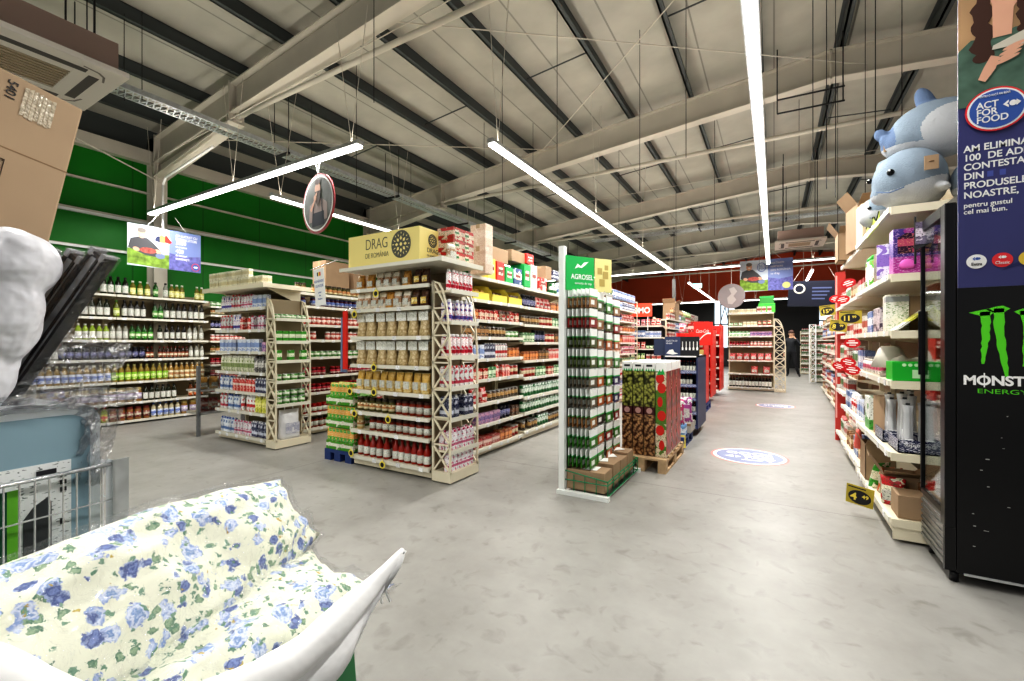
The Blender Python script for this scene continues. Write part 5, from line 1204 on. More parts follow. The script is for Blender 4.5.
o=thing('coral_bottle','coral pink plastic scoop hanging at the shelf edge','scoop',(XR-.01,5.0,.36)); b=MB(); b.lathe([(.03,0),(.034,.03),(.02,.14),(.016,.17)],10); b.build('scoop_body',mat('coral',(.85,.20,.16),.4),o); b=MB(); b.cyl((0,0,.17),(0,0,.2),.005,6); b.build('hook',wire,o)
stock('-x',XR+.03,5.2,6.4,.15,[('farC',1),('farB',1),('farC',1)],'on bottom shelf of right far bay',split=False,hmax=.25,rows=2)
for i,z in enumerate([1.75,1.45,1.1,.7,.15]): stock('-x',.72,6.55,7.25,z,[('farE',1),('farA',1)],'on %s shelf down before the red totem'%ORD[i],split=False,hmax=.2)
# cardboard on top behind plushes
carton_box((XR+.14,5.45,2.192),(.3,.35,.42),.15,'tall open brown carton on top right shelf behind plush toys',open_=True)
carton_box((XR+.08,5.05,2.192),(.16,.2,.34),.1,'slim cream carton beside the small plush whale',m=mat('creamct',(.62,.52,.38),.8))
carton_box((XR+.05,6.1,2.192),(.22,.3,.3),.0,'far brown carton with flap on top right shelf',open_=True)
carton_box((XR+.02,5.8,1.9),(.12,.14,.18),0,'small brown carton with white label under the top board') if False else None
o=thing('wavy_card','lime and black wavy edged card below the small plush','card',(XR-.005,4.35,2.13),(0,0,-PI/2)); pts=[(-.25,.02)]+[(-.25+.5*i/12,.10+.03*math.sin(i*1.1)) for i in range(13)]+[(.25,.02)]
b=MB(0); b.prism(pts,-.004,0,'y'); b.build('card_body',mat('limec',(.55,.62,.12),.5),o)
b=MB(); 
for i in range(12): b.bar((-.25+.5*i/12,-.006,.10+.03*math.sin(i*1.1)),(-.25+.5*(i+1)/12,-.006,.10+.03*math.sin((i+1)*1.1)),.003,.008,(0,1,0))
b.build('black_edge',ink,o)
# price cards and red wobblers
price_card((XR-.10,4.28,.06),(.25,.12,-.35),'yellow price card hanging at the bottom shelf corner, right','4','49',.17,.16)
price_card((XR-.05,5.15,1.48),(0,0,-.15),'yellow price card reading eleven on the right shelf edge','11','99',.17,.12)
price_card((XR-.09,5.7,1.42),(0,.1,-.3),'yellow price card just left of the eleven card','8','99',.15,.12)
price_card((XR-.12,6.3,1.62),(0,-.1,-.2),'higher yellow price card beside the red wobblers','15','99',.15,.12)
for i,(y,z,lb) in enumerate(((5.2,1.86,'highest'),(5.6,1.74,'second highest'),(6.2,1.80,'leftmost high'),(4.95,1.30,'single one below the eleven card'),(4.95,1.06,'right one of the lower three'),(5.2,1.12,'upper one of the lower three'),(5.9,1.05,'left one of the lower three'))):
    t=thing('sale_wobbler','red oval sale sticker with white strokes, %s'%lb,'sticker',(XR-.06,y,z),(0,-.3+.1*i,-.35))
    t.scale=(.68,1,.75)
    b=MB(); b.prism([(.09*math.cos(2*PI*k/20),.058*math.sin(2*PI*k/20)) for k in range(20)],-.001,.001,'y'); b.build('oval_card',mat('wobred',(.58,.015,.02),.4),t)
    b=MB(); b.box((-.06,-.0025,-.006),(.06,-.001,.008)); b.box((-.03,-.0025,-.03),(.04,-.001,-.02)); b.box((-.04,-.0025,.02),(.03,-.001,.03)); b.build('white_strokes',paperw,t)
t=thing('red_totem','tall red promotional totem on right side of the aisle','sign',(.62,7.35,0)); b=MB(); b.box((.09,0,0),(.20,.04,2.25)); b.build('totem_board',mat('totem',(.55,.06,.05),.45),t)
b=MB(); b.box((.092,-.003,.3),(.11,-.001,2.2)); b.build('white_stripe',mat('totw',(.85,.45,.42),.5),t)
for z in (.7,.85,1.5): 
    b=MB(); b.box((.10,-.003,z),(.18,-.001,z+.05)); b.build('white_lettering',paperw,t)
o=thing('grey_bin','tall grey plastic column bin beside the red totem','bin',(.80,6.9,0)); b=MB(); b.box((0,0,0),(.02,.02,.001)); bpy.data.objects.remove(o)
# far right shelving run
for i,(y0,y1) in enumerate(((7.5,9.3),(9.3,11.1),(11.1,12.9),(12.9,14.7))):
    shelf_unit('gondola_shelving',['nearest','second','third','last'][i]+' of the far shelving bays along the right, past red totem','-x',.95+.05*i,y0,y1,.45,[1.75,1.45,1.1,.8,.45,.12],hback=2.0,tickets=False)
    for k,z in enumerate([1.75,1.45,1.1,.8,.45,.12]): stock('-x',.95+.05*i,y0+.05,y1-.05,z,[(['farC','farB','farE','farA','farD','farC'][k],1),(['farE','farC','farA','farC','farB','farA'][k],1)],'on %s shelf down, %s right bay past totem'%(ORD[k],['nearest','second','third','last'][i]),split=False,hmax=.22)

# ---- black fridge
FX=.80
t=thing('drinks_fridge','black drinks fridge with green claw logo on its side','fridge',(FX,3.28,0))
bk=mat('fridge_black',(.008,.008,.009),.28); seam=mat('fridge_seam',(.03,.03,.03),.5); sil=mat('fridge_silver',(.28,.28,.27),.3,.7)
b=MB(); b.box((.048,0,.06),(.80,.03,2.10),.004); b.build('side_panel',bk,t)
b=MB(); b.box((.78,.031,.06),(.80,.48,2.1)); b.box((.05,.031,2.02),(.80,.48,2.10)); b.box((.05,.031,.06),(.80,.48,.36)); b.box((.075,.45,.06),(.8,.48,.36)); b.build('cabinet_shell',bk,t)
# door frame facing the aisle
dr=MB(); dr.box((.0,.0,.30),(.045,.075,2.06),.004); dr.box((.0,.45,.36),(.02,.468,2.06)); dr.box((.0,.075,2.0),(.05,.468,2.06)); dr.box((0,.075,.36),(.05,.468,.39)); d_=dr.build('door',bk,t)
g=MB(); g.box((.01,.075,.39),(.014,.45,2.0)); g.build('door_glass',clear,d_)
h=MB(); h.box((-.012,.452,1.1),(.0,.462,1.5)); h.build('handle',black,d_)
g=MB(); g.box((.08,.455,.40),(.76,.46,2.0)); g.build('rear_glass',clear,t)
l=MB(); l.box((.70,.10,1.985),(.12,.14,2.0)); l.build('added_fill_strip',mat('cool_fill_glow',(.9,.95,1),.4,emit=6.),t)  # glowing strip added to brighten the view through the door glass
l=MB()
for i in range(7): l.box((.004,.03,.09+i*.036),(.03,.47,.108+i*.036))
l.box((.012,.02,.07),(.04,.47,.35)); l.build('vent_grille',sil,t)
l=MB(); l.box((.0,.0,.07),(.045,.03,.30)); l.build('corner_post',bk,t)
for x in (.05,.7):
    for y in (.05,.42):
        f=MB(); f.cyl((x,y,0),(x,y,.06),.02,10); f.build('foot',black,t)
f=MB(); f.box((.075,-.003,.055),(.80,.0,.068)); f.build('bottom_trim',galv,t)
# claw mark
cl=mat('claw_green',(.12,.62,.03),.35)
rr=random.Random(11)
def claw(cx,top,bot,w,sd,flare):
    r_=random.Random(sd); L_=[];R_=[]; n=15
    for i in range(n+1):
        v=i/n; z=top+(bot-top)*v; ww=w*(1-.75*v**1.6)*.5; c_=cx+.012*math.sin(v*3+sd)+.012*v
        L_.append((c_-ww-r_.uniform(0,.006),z)); R_.append((c_+ww+r_.uniform(0,.006),z))
    b=MB()
    for i in range(n):
        b.poly([(L_[i][0],-.0015,L_[i][1]),(L_[i+1][0],-.0015,L_[i+1][1]),(R_[i+1][0],-.0015,R_[i+1][1]),(R_[i][0],-.0015,R_[i][1])])
    b.poly([(L_[0][0]-flare[0],-.0015,top-.004),(L_[0][0],-.0015,top-.022),(R_[0][0],-.0015,top-.02),(R_[0][0]+flare[1],-.0015,top-.002),(R_[0][0]-.005,-.0015,top+.014),(L_[0][0]+.008,-.0015,top+.01)])
    return b.build('green_claw',cl,t)
claw(.145,1.465,1.19,.032,1,(.045,.016)); claw(.218,1.48,1.125,.036,4,(.03,.022)); claw(.295,1.465,1.18,.034,7,(.022,.045))
text('MONSTER',.068,white,t,(.072,-.001,1.08),bold=.0025,sx=.98)
b=MB(); b.box((.151,-.0025,1.067),(.156,-.001,1.142)); b.build('letter_stroke',white,t)
text('ENERGY',.034,cl,t,(.125,-.001,1.035),sx=1.5)
scr=mat('scuffs',(.45,.45,.43),.5)
b=MB(); r_=random.Random(8)
for i in range(26):
    x=.1+r_.random()*.6; z=.1+r_.random()*.85; b.box((x,-.0008,z),(x+r_.uniform(.004,.02),-.0003,z+r_.uniform(.002,.005)))
b.build('scuff_marks',scr,t)
# clip rack with sunglasses-like cards at the fridge top edge
o=thing('clip_display','small dark wire clip with cards between toys and fridge','display',(FX-.03,3.72,1.80)); b=MB(); b.cyl((0,0,0),(0,0,.3),.006,6); b.bar((0,0,.1),(.1,-.02,.16),.02,.03); b.bar((0,0,.2),(.09,-.02,.25),.02,.03); b.build('wire_arm',dark,o)
b=MB(); b.box((-.002,-.02,.12),(.07,-.015,.26)); b.build('printed_card',P4('clipc',(120,110,130),(210,200,210),(40,30,50)),o)
# ================================================================== BANNERS
def ell(b,cx,cz,rx,rz,y,n=24,a0=0,a1=2*PI,tilt=0):
    pts=[]
    for i in range(n):
        a=a0+(a1-a0)*i/(n if a1-a0>6.2 else n-1); x,z=rx*math.cos(a),rz*math.sin(a)
        pts.append((cx+x*math.cos(tilt)-z*math.sin(tilt),y,cz+x*math.sin(tilt)+z*math.cos(tilt)))
    b.poly(pts)
def flat(name,m,parent,fn):
    b=MB(); fn(b); return b.build(name,m,parent)
hairm=mat('print_hair',(.07,.03,.02),.6); swm=mat('print_sweater',(.10,.17,.13),.8,vary=.25,bscale=60); skm=mat('print_skin',(.72,.42,.30),.6)
# ACT FOR FOOD banner
t=thing('food_banner','tall navy hanging banner with woman holding tablet and round badge','banner',(.52,2.0,1.48))
b=MB(); b.box((0,0,0),(.50,.004,1.35)); b.build('banner_sheet',mat('navyban',(.065,.068,.20),.35,vary=.12,bscale=6),t)
flat('photo_background',mat('ph_bg',(.42,.27,.15),.7,vary=.3,bscale=14),t,lambda b:b.poly([(0,-.001,.60),(.5,-.001,.62),(.5,-.001,1.35),(0,-.001,1.35)]))
flat('printed_sweater',swm,t,lambda b:b.poly([(0,-.002,.585),(.5,-.002,.60),(.5,-.002,.74),(.20,-.002,.80),(.13,-.002,.81),(.085,-.002,.79),(.03,-.002,.80),(.0,-.002,.77)]))
def lock(x,z0,w,y,sd):
    r_=random.Random(sd)
    L_=[(x-w+r_.uniform(-.006,.006)+.006*math.sin(i*1.3),y,z0+i*.012) for i in range(36)]; R_=[(x+w+r_.uniform(-.004,.004)+.005*math.sin(i*1.1+1),y,z0+i*.012) for i in range(36)]
    def f(b):
        for i in range(35): b.poly([L_[i],R_[i],R_[i+1],L_[i+1]])
        ell(b,x,z0,w,.016,y+.0001,14)
    return f
flat('printed_hair',hairm,t,lock(.055,.735,.022,-.003,2)); flat('printed_hair',hairm,t,lock(.158,.80,.026,-.0052,5))
flat('printed_face',skm,t,lambda b:(ell(b,.108,.945,.037,.082,-.0045),b.poly([(.080,-.0039,.79),(.122,-.0039,.79),(.128,-.0039,.90),(.078,-.0039,.90)])))
flat('printed_mouth',mat('lipm',(.50,.10,.09),.5),t,lambda b:ell(b,.112,.905,.013,.005,-.005,10))
flat('printed_tablet',mat('tabm',(.62,.58,.50),.4),t,lambda b:b.poly([(.077,-.006,.752),(.155,-.006,.750),(.27,-.006,.79),(.27,-.006,.835),(.155,-.006,.795),(.080,-.006,.765)]))
def hand(b):
    b.poly([(.045,-.0065,.665),(.062,-.0065,.655),(.085,-.0065,.69),(.095,-.0065,.725),(.075,-.0065,.735),(.058,-.0065,.70)])
    for i in range(4): ell(b,.108+.006*i,.712+.013*i,.034-.002*i,.006,-.007-.0002*i,10,tilt=.35)
flat('printed_hand',skm,t,hand)
navt=mat('badge_blue',(.06,.13,.42),.4); redr=mat('badge_red',(.75,.05,.06),.4)
flat('badge_ring',redr,t,lambda b:ell(b,.086,.562,.072,.069,-.008,36)); flat('badge_rim',white,t,lambda b:ell(b,.086,.562,.067,.064,-.009,36)); flat('badge_field',navt,t,lambda b:ell(b,.086,.562,.062,.059,-.010,36))
for s_,z in (('ACT',.573),('FOR',.550),('FOOD',.527)): text(s_,.029,white,t,(.040 ,-.011,z-.004),bold=.0005,sx=.88)
def car(b,cx,cz,s,y=-.012):
    b.poly([(cx-s,y,cz),(cx-s*.35,y,cz+s*.6),(cx-s*.35,y,cz+s*.22),(cx-s*.55,y,cz),(cx-s*.35,y,cz-s*.22),(cx-s*.35,y,cz-s*.6)])
    ell(b,cx+s*.12,cz,s*.42,s*.45,y,16); b.poly([(cx+s*1.0,y,cz),(cx+s*.5,y,cz+s*.5),(cx+s*.45,y,cz+s*.2),(cx+s*.45,y,cz-s*.2),(cx+s*.5,y,cz-s*.5)])
flat('arrow_emblem',white,t,lambda b:car(b,.120,.570,.020))
text('PENTRU O VIAȚĂ MAI BUNĂ',.010,white,t,(.046,-.0112,.603),sx=.55)
for s_,z in (('AM ELIMINAT',.440),('100  DE ADITIVI',.411),('CONTESTAȚI',.381),('DIN',.351),('PRODUSELE',.321),('NOASTRE,',.290)):
    text(s_,.030,white,t,(.013,-.001,z),bold=.0006,sx=.90)
text('pentru gustul',.022,white,t,(.013,-.001,.260),bold=.0003,sx=.95); text('cel mai bun.',.022,white,t,(.013,-.001,.239),bold=.0003,sx=.95)
flat('pixel_patch',mat('ppx',(.10,.13,.42),.4),t,lambda b:(b.poly([(.068,-.0012,.352),(.082,-.0012,.352),(.082,-.0012,.370),(.068,-.0012,.370)]),b.poly([(.096,-.0012,.352),(.110,-.0012,.352),(.110,-.0012,.370),(.096,-.0012,.370)])))
flat('dark_leaf_print',mat('lfdark',(.03,.035,.13),.4),t,lambda b:(b.poly([(.10,-.0011,.05),(.16,-.0011,.09),(.22,-.0011,.10),(.18,-.0011,.075)]),b.poly([(.14,-.0011,.06),(.20,-.0011,.07),(.26,-.0011,.06),(.2,-.0011,.05)])))  # darker navy leaf shapes printed on the sheet
for x,m_,w in ((.043,white,'Extra'),(.102,redr,'Classic'),(.161,mat('bady',(.75,.55,.08),.4),'Bio')):
    flat('round_logo',m_,t,lambda b:ell(b,x,.083,.024,.023,-.002,24))
    c_=navt if m_ is white else white
    flat('arrow_emblem',c_,t,lambda b:car(b,x,.092,.010,-.003)); text(w,.014,ink if m_ is white else white,t,(x,-.003,.070),align='CENTER',sx=.85)
b=MB(); b.cyl((0,0,1.36),(.5,0,1.36),.008,8); b.cyl((.1,0,1.36),(.1,0,3.9),.003,5); b.cyl((.4,0,1.36),(.4,0,3.9),.003,5); b.build('hanging_rail',galv,t)
# farmer banners
gsm=mat('print_grass',(.22,.34,.06),.8,vary=.45,bscale=40); lav=mat('print_lavender',(.16,.16,.42),.7,vary=.35,bscale=60); skyp=mat('print_sky',(.62,.68,.78),.6); shirt=mat('print_shirt',(.09,.09,.10),.7); bl=mat('print_blue',(.22,.28,.55),.5)
def farmer(loc,rz,w,h,lab,variant):
    t=thing('farmer_banner',lab,'banner',loc,rz)
    b=MB(); b.box((0,0,0),(w,.01,h)); b.build('banner_board',skyp,t)
    u=w/2
    flat('printed_grass',gsm,t,lambda b:b.poly([(0,-.001,h*.04),(u*1.08,-.001,0),(u*1.08,-.001,h*.36),(u*.6,-.001,h*.30),(u*.3,-.001,h*.42),(0,-.001,h*.40)]))
    flat('printed_shirt',shirt,t,lambda b:b.poly([(u*.02,-.002,h*.42),(u*.08,-.002,h*.64),(u*.26,-.002,h*.70),(u*.5,-.002,h*.70),(u*.68,-.002,h*.58),(u*.86,-.002,h*.42),(u*.8,-.002,h*.26),(u*.45,-.002,h*.28)]))
    flat('printed_face',skm,t,lambda b:(ell(b,u*.36,h*.79,u*.115,h*.115,-.003,16),ell(b,u*.22,h*.40,u*.09,h*.05,-.003,10,tilt=-.3),ell(b,u*.78,h*.40,u*.10,h*.05,-.003,10,tilt=-.5)))
    flat('printed_hair',mat('grhair',(.20,.18,.16),.7),t,lambda b:ell(b,u*.36,h*.87,u*.115,h*.06,-.0035,14))
    flat('printed_smile',white,t,lambda b:ell(b,u*.37,h*.755,u*.05,h*.018,-.004,10))
    flat('printed_berries',mat('berry',(.45,.10,.08),.6,vary=.4,bscale=80),t,lambda b:ell(b,u*.52,h*.40,u*.22,h*.07,-.004,14))
    flat('printed_jeans',mat('jeans_p',(.20,.25,.40),.7),t,lambda b:ell(b,u*.84,h*.30,u*.13,h*.07,-.003,12))
    flat('blue_half',bl,t,lambda b:b.poly([(u*1.08,-.0015,0),(w,-.0015,0),(w,-.0015,h),(u*1.08,-.0015,h)]))
    flat('printed_lavender',lav,t,lambda b:b.poly([(u*1.08,-.002,0),(w,-.002,0),(w,-.002,h*.42),(u*1.5,-.002,h*.36),(u*1.08,-.002,h*.42)]))
    if variant==0:
        flat('white_oval',white,t,lambda b:ell(b,u*.88,h*.72,u*.25,h*.17,-.003,24))
        for i,c_ in enumerate((navy,yellow,redm)): 
            x=u*(.70+.13*i); flat('flag_map',c_,t,lambda b:b.poly([(x,-.005,h*(.66-.02*(i==1))),(x+u*.13,-.005,h*.64),(x+u*(.13 if i<2 else .2),-.005,h*(.80 if i<2 else .68)),(x+u*.05,-.005,h*(.84 if i else .78)),(x,-.005,h*(.82 if i else .72))]))
        for s_,z,sz in (('AM LUCRAT CU',.86,.075),('PRODUCĂTORI',.77,.075),('3800',.66,.13),('de produse',.58,.06),('400',.44,.13),('de furnizori',.36,.06),('ROMÂNEȘTI',.27,.06)): text(s_,sz*h/.85,white,t,(u*1.16+(.05 if sz>.1 else .05),-.004,h*z),bold=.001,sx=.78)
        flat('round_badge',redr,t,lambda b:ell(b,w*.92,h*.13,u*.12,h*.1,-.004,20)); flat('badge_field',navt,t,lambda b:ell(b,w*.92,h*.13,u*.10,h*.085,-.005,20)); flat('arrow_emblem',white,t,lambda b:car(b,w*.92,h*.13,u*.07,-.006))
    else:
        flat('badge_ring',navt,t,lambda b:ell(b,u*.84,h*.76,u*.17,h*.15,-.004,20)); flat('badge_field',mat('pblue',(.55,.62,.75),.5),t,lambda b:ell(b,u*.84,h*.76,u*.15,h*.13,-.005,20)); text('ACT FOR',.10*h,navt,t,(u*.72,-.006,h*.77)); text('FOOD',.10*h,navt,t,(u*.74,-.006,h*.68))
        for i in range(4): text(['SUSȚINEM','FERMIERII','DIN ROMÂNIA','cu drag'][i],.09*h,white,t,(u*1.18,-.004,h*(.84-.11*i)),sx=.9)
        flat('round_badge',mat('bady2',(.62,.62,.25),.5),t,lambda b:ell(b,w*.88,h*.15,u*.15,h*.1,-.004,20))
    b=MB(); b.cyl((w*.25,0,h),(w*.4,0,h+.22),.004,5); b.cyl((w*.78,0,h),(w*.62,0,h+.22),.004,5); b.build('hanging_cord',paperw,t)
    return t
farmer((-8.5,2.87,2.50),PI/2,1.01,.645,'banner of smiling farmer and flag map on green wall side',0)
farmer((-.83,14.1,2.74),0,1.27,.86,'far hanging banner of crouching farmer at end of main aisle',1)
# round portrait sign
t=thing('round_sign','round hanging sign with bearded man, red and white rim','sign',(-4.48,3.25,2.89),(0,0,-.12))
b=MB(); b.cyl((0,0,0),(0,.012,0),.34,40); b.build('red_rim',mat('rimred',(.35,.06,.07),.4),t)
flat('white_ring',paperw,t,lambda b:ell(b,0,0,.315,.315,-.002,40)); flat('photo_field',mat('phf',(.13,.14,.13),.6,vary=.35,bscale=20),t,lambda b:ell(b,0,0,.295,.295,-.003,40))
flat('printed_shirt',mat('pshirt',(.38,.30,.28),.7),t,lambda b:b.poly([(-.19,-.004,-.2),(-.17,-.004,.0),(-.06,-.004,.05),(.08,-.004,.05),(.2,-.004,-.02),(.2,-.004,-.2)]))
flat('printed_apron',mat('papron',(.03,.035,.05),.7),t,lambda b:(b.poly([(-.12,-.005,-.26),(.14,-.005,-.25),(.13,-.005,-.1),(-.11,-.005,-.1)]),b.poly([(-.12,-.005,-.2),(-.10,-.005,-.2),(-.07,-.005,.05),(-.09,-.005,.05)]),b.poly([(.10,-.005,-.2),(.12,-.005,-.2),(.09,-.005,.05),(.07,-.005,.05)])))
flat('printed_face',skm,t,lambda b:(ell(b,.0,.16,.06,.09,-.006,18),b.poly([(-.16,-.0065,-.05),(-.13,-.0065,-.08),(-.04,-.0065,.05),(-.06,-.0065,.07)])))
flat('printed_beard',hairm,t,lambda b:(b.poly([(-.06,-.007,.14),(.06,-.007,.14),(.05,-.007,.03),(.01,-.007,-.04),(-.04,-.007,.03)]),ell(b,.0,.245,.062,.03,-.007,12)))
flat('printed_hand',skm,t,lambda b:(ell(b,-.05,.07,.03,.035,-.008,12),)+tuple(ell(b,-.045+.011*i,.10+.003*i,.006,.022,-.0085,8,tilt=-.2) for i in range(4)))
b=MB(); b.cyl((0,0,.34),(-.06,0,.52),.003,5); b.cyl((0,0,.34),(.06,0,.52),.003,5); b.build('hanging_cord',paperw,t)
# floor decals
def decal(loc,rz,lab,s=1.):
    t=thing('floor_decal',lab,'floor sticker',loc,rz); 
    def e(name,m,r,z): 
        b=MB(); b.poly([(r*math.cos(2*PI*i/40),r*math.sin(2*PI*i/40),z) for i in range(40)]); return b.build(name,m,t)
    e('red_rim',mat('dec_red',(.62,.22,.20),.4),.40*s,.001); e('white_ring',paperw,.375*s,.002); e('blue_field',mat('dec_blue',(.24,.28,.46),.4),.34*s,.003)
    for w,y in (('ACT',.10),('FOR',-.04),('FOOD',-.18)): text(w,.16*s,paperw,t,(-.25*s,y*s,.004),(0,0,0),bold=.004,sx=1.05)
    b=MB(); b.poly([(.08*s,.07*s,.004),(.14*s,.13*s,.004),(.14*s,.01*s,.004)]); b.poly([(.16*s,.12*s,.004),(.26*s,.07*s,.004),(.16*s,.01*s,.004)]); b.build('arrow_emblem',paperw,t)
decal((-.25,5.78,0),PI+.1,'round blue food slogan sticker on the floor, nearer one')
decal((.02,10.67,0),PI,'small round floor sticker farther up the aisle',.9)

# ================================================================== PLUSH TOYS
pb=mat('plush_blue',(.27,.325,.385),.95,bump=.3,bscale=120,spec=.1); pw=mat('plush_white',(.54,.55,.57),.95,bump=.3,bscale=120,spec=.1); pg=mat('plush_grey_blue',(.17,.23,.35),.95,bump=.3,bscale=120,spec=.1)
# lower whale
me=remesh([((0,0,.22),(.20,.2,.205)),((.06,.10,.20),(.17,.2,.18)),((-.07,-.05,.20),(.13,.14,.17)),((-.15,-.03,.13),(.06,.08,.07)),((.10,.02,.38),(.03,.04,.06),(0,.5,0)),((-.12,.02,.34),(.05,.03,.05),(0,-.6,0)),((.15,-.1,.12),(.04,.09,.03),(.2,.5,0))],.008,8,'plush_body',mats=[pb,pw],fn=lambda c:1 if (c.z<.12+.28*max(0,c.x+.10)) else 0)
t=thing('plush_whale','large pale blue plush whale facing the aisle, lower of the pile','plush toy',(.79,3.99,2.195),(0,0,0)); link('plush_body',me,t)
def eye(parent,p,r=.016):
    b=MB(); bmesh.ops.create_uvsphere(b.bm,u_segments=10,v_segments=8,radius=r,matrix=Matrix.Translation(p)); 
    for f in b.bm.faces: f.smooth=True
    b.build('eye',mat('eye_black',(.005,.005,.006),.15),parent)
    b=MB(); bmesh.ops.create_uvsphere(b.bm,u_segments=8,v_segments=6,radius=r*.3,matrix=Matrix.Translation(Vector(p)+Vector((-r*.4,-r*.75,r*.45)))); b.build('eye_glint',white,parent)
eye(t,(-.125,-.178,.235),.021); eye(t,(-.205,.02,.25),.018)
b=MB(); b.box((.03,-.235,.20),(.10,-.228,.29),.003); b.build('paper_tag',kraft,t); b=MB(); b.lathe([(.012,0),(.012,.003)],10,c=(.065,-.236,.25)); b.build('tag_print',kraftd,t)
b=MB(); b.tube([(-.19,-.12,.13),(-.13,-.185,.10),(-.06,-.2,.12)],.004,6); b.build('mouth_seam',pg,t)
# upper whale lying on it, fin up
me=remesh([((0,0,.16),(.24,.16,.17)),((-.16,-.02,.10),(.12,.10,.09)),((.14,.05,.18),(.16,.15,.16)),((-.06,0,.33),(.045,.05,.10),(0,-.35,0)),((-.235,-.04,.12),(.06,.03,.045),(0,.5,0)),((-.27,0,.18),(.035,.03,.05),(0,-.7,0)),((.12,-.15,.12),(.08,.03,.03),(0,.3,0))],.008,8,'plush_body',mats=[pb,pw,pg],fn=lambda c:(1 if ((c.x-.06)**2/.03+(c.z-.13)**2/.016<1 and c.y<-.03) or c.z<.075 else (2 if c.z>.31 or c.x<-.22 else 0)))
t=thing('plush_shark','grey blue plush shark with upright fin, on top of the pile','plush toy',(.96,4.05,2.56)); link('plush_body',me,t); t.scale=(1.12,1.1,1.15)
b=MB(); b.box((-.27,-.06,.06),(-.20,-.055,.13),.003); b.build('paper_tag',kraft,t); b=MB(); b.box((-.26,-.062,.10),(-.22,-.06,.115)); b.build('tag_print',kraftd,t)
# small one at left, third at right
me=remesh([((0,0,.13),(.12,.14,.12)),((-.05,-.06,.08),(.08,.08,.075)),((.02,.02,.24),(.03,.03,.05))],.012,4,'plush_body',mats=[pb,pw],fn=lambda c:1 if c.z<.12 or c.x<-.07 else 0)
t=thing('plush_whale','small whale plush with white face, left of the large one','plush toy',(.70,4.46,2.195)); link('plush_body',me,t); eye(t,(-.07,-.125,.14),.013); b=MB(); b.tube([(-.12,-.08,.08),(-.06,-.14,.06)],.003,6); b.build('mouth_seam',pg,t)
me=remesh([((0,0,.16),(.14,.15,.16)),((.08,0,.14),(.14,.14,.14)),((-.09,-.10,.06),(.04,.08,.05)),((.0,-.02,.30),(.03,.03,.05))],.013,4,'plush_body',mats=[pb,pw],fn=lambda c:1 if c.z<.11+.6*max(0,c.x) or c.y<-.13 else 0)
t=thing('plush_shark','white bellied plush half hidden behind the navy banner','plush toy',(1.14,4.0,2.195)); link('plush_body',me,t); eye(t,(.05,-.14,.2),.013)

# ================================================================== PERSON (far aisle)
def skinned(verts,edges,radii,root,sub=2):
    me=bpy.data.meshes.new('p'); me.from_pydata(verts,edges,[]); o=bpy.data.objects.new('p',me)
    md=o.modifiers.new('s','SKIN'); md.use_smooth_shade=True
    for i,r_ in enumerate(radii): me.skin_vertices[0].data[i].radius=(r_,r_); me.skin_vertices[0].data[i].use_root=(i==root)
    s_=o.modifiers.new('u','SUBSURF'); s_.levels=sub; s_.render_levels=sub
    return baked(o)
t=thing('person','person in dark clothes standing in far aisle, hand raised to face','person',(.58,20.3,0),(0,0,-.25))
V_=[(0,0,.98),(0,0,1.12),(0,0,1.30),(0,0,1.44),(0,-.01,1.52),(0,-.02,1.60),(0,-.02,1.68),(0,-.01,1.74), #0-7
 (-.09,0,.92),(-.11,.0,.50),(-.13,.03,.09),(-.13,-.12,.04), #8-11 left leg
 (.09,0,.92),(.14,-.05,.50),(.24,.02,.09),(.30,-.12,.04), #12-15
 (-.17,0,1.42),(-.25,.02,1.15),(-.22,-.12,.92),(-.21,-.15,.87), #16-19
 (.17,0,1.42),(.30,-.06,1.20),(.20,-.24,1.42),(.15,-.22,1.50)] #20-23
E_=[(0,1),(1,2),(2,3),(3,4),(4,5),(5,6),(6,7),(0,8),(8,9),(9,10),(10,11),(0,12),(12,13),(13,14),(14,15),(3,16),(16,17),(17,18),(18,19),(3,20),(20,21),(21,22),(22,23)]
Rr=[.15,.135,.155,.12,.055,.075,.09,.06,.095,.065,.045,.035,.095,.065,.045,.035,.065,.05,.035,.03,.065,.05,.035,.03]
def fing(base,tips):
    for dx,dy,dz in tips:
        i=len(V_); bx_,by_,bz_=V_[base]; V_.append((bx_+dx*.5,by_+dy*.5-.01,bz_+dz*.5)); V_.append((bx_+dx,by_+dy,bz_+dz)); Rr.extend((.010,.008)); E_.extend(((base,i),(i,i+1)))
fing(19,[(-.03,-.03,-.08),(-.01,-.03,-.09),(.01,-.03,-.09),(.03,-.02,-.08),(.05,-.03,-.03)])
fing(23,[(-.05,-.01,.07),(-.03,-.02,.085),(-.01,-.02,.085),(.01,-.02,.07),(-.05,.0,.02)])
me=skinned(V_,E_,Rr,0); 
for m_ in (mat('dark_cloth',(.012,.012,.015),.8),skin,mat('shoe',(.02,.02,.02),.5),mat('jacket',(.022,.024,.03),.8)): me.materials.append(m_)
for p in me.polygons:
    c=p.center; p.use_smooth=True
    k=3 if c.z>.95 else 0
    if c.z>1.50 and abs(c.x)<.12 and c.y>-.16: k=1
    if (c.x<-.15 and .7<c.z<.90 and c.y<-.08) or (c.x>.06 and c.y<-.18 and c.z>1.46): k=1
    if c.z<.09: k=2
    p.material_index=k
link('body',me,t)
hm=remesh([((0,.0,1.72),(.098,.105,.085)),((0,.05,1.66),(.09,.07,.10))],.012,3,mats=[hairm]); link('hair',hm,t)
b=MB()
for s_ in (-1,1): b.cyl((.033*s_,-.118,1.665),(.033*s_,-.108,1.665),.011,8)
b.build('eyes',ink,t)
b=MB(); b.prism([(-.012,-.10),(.012,-.10),(0,-.135)],1.61,1.65,'z'); b.build('nose',skin,t)
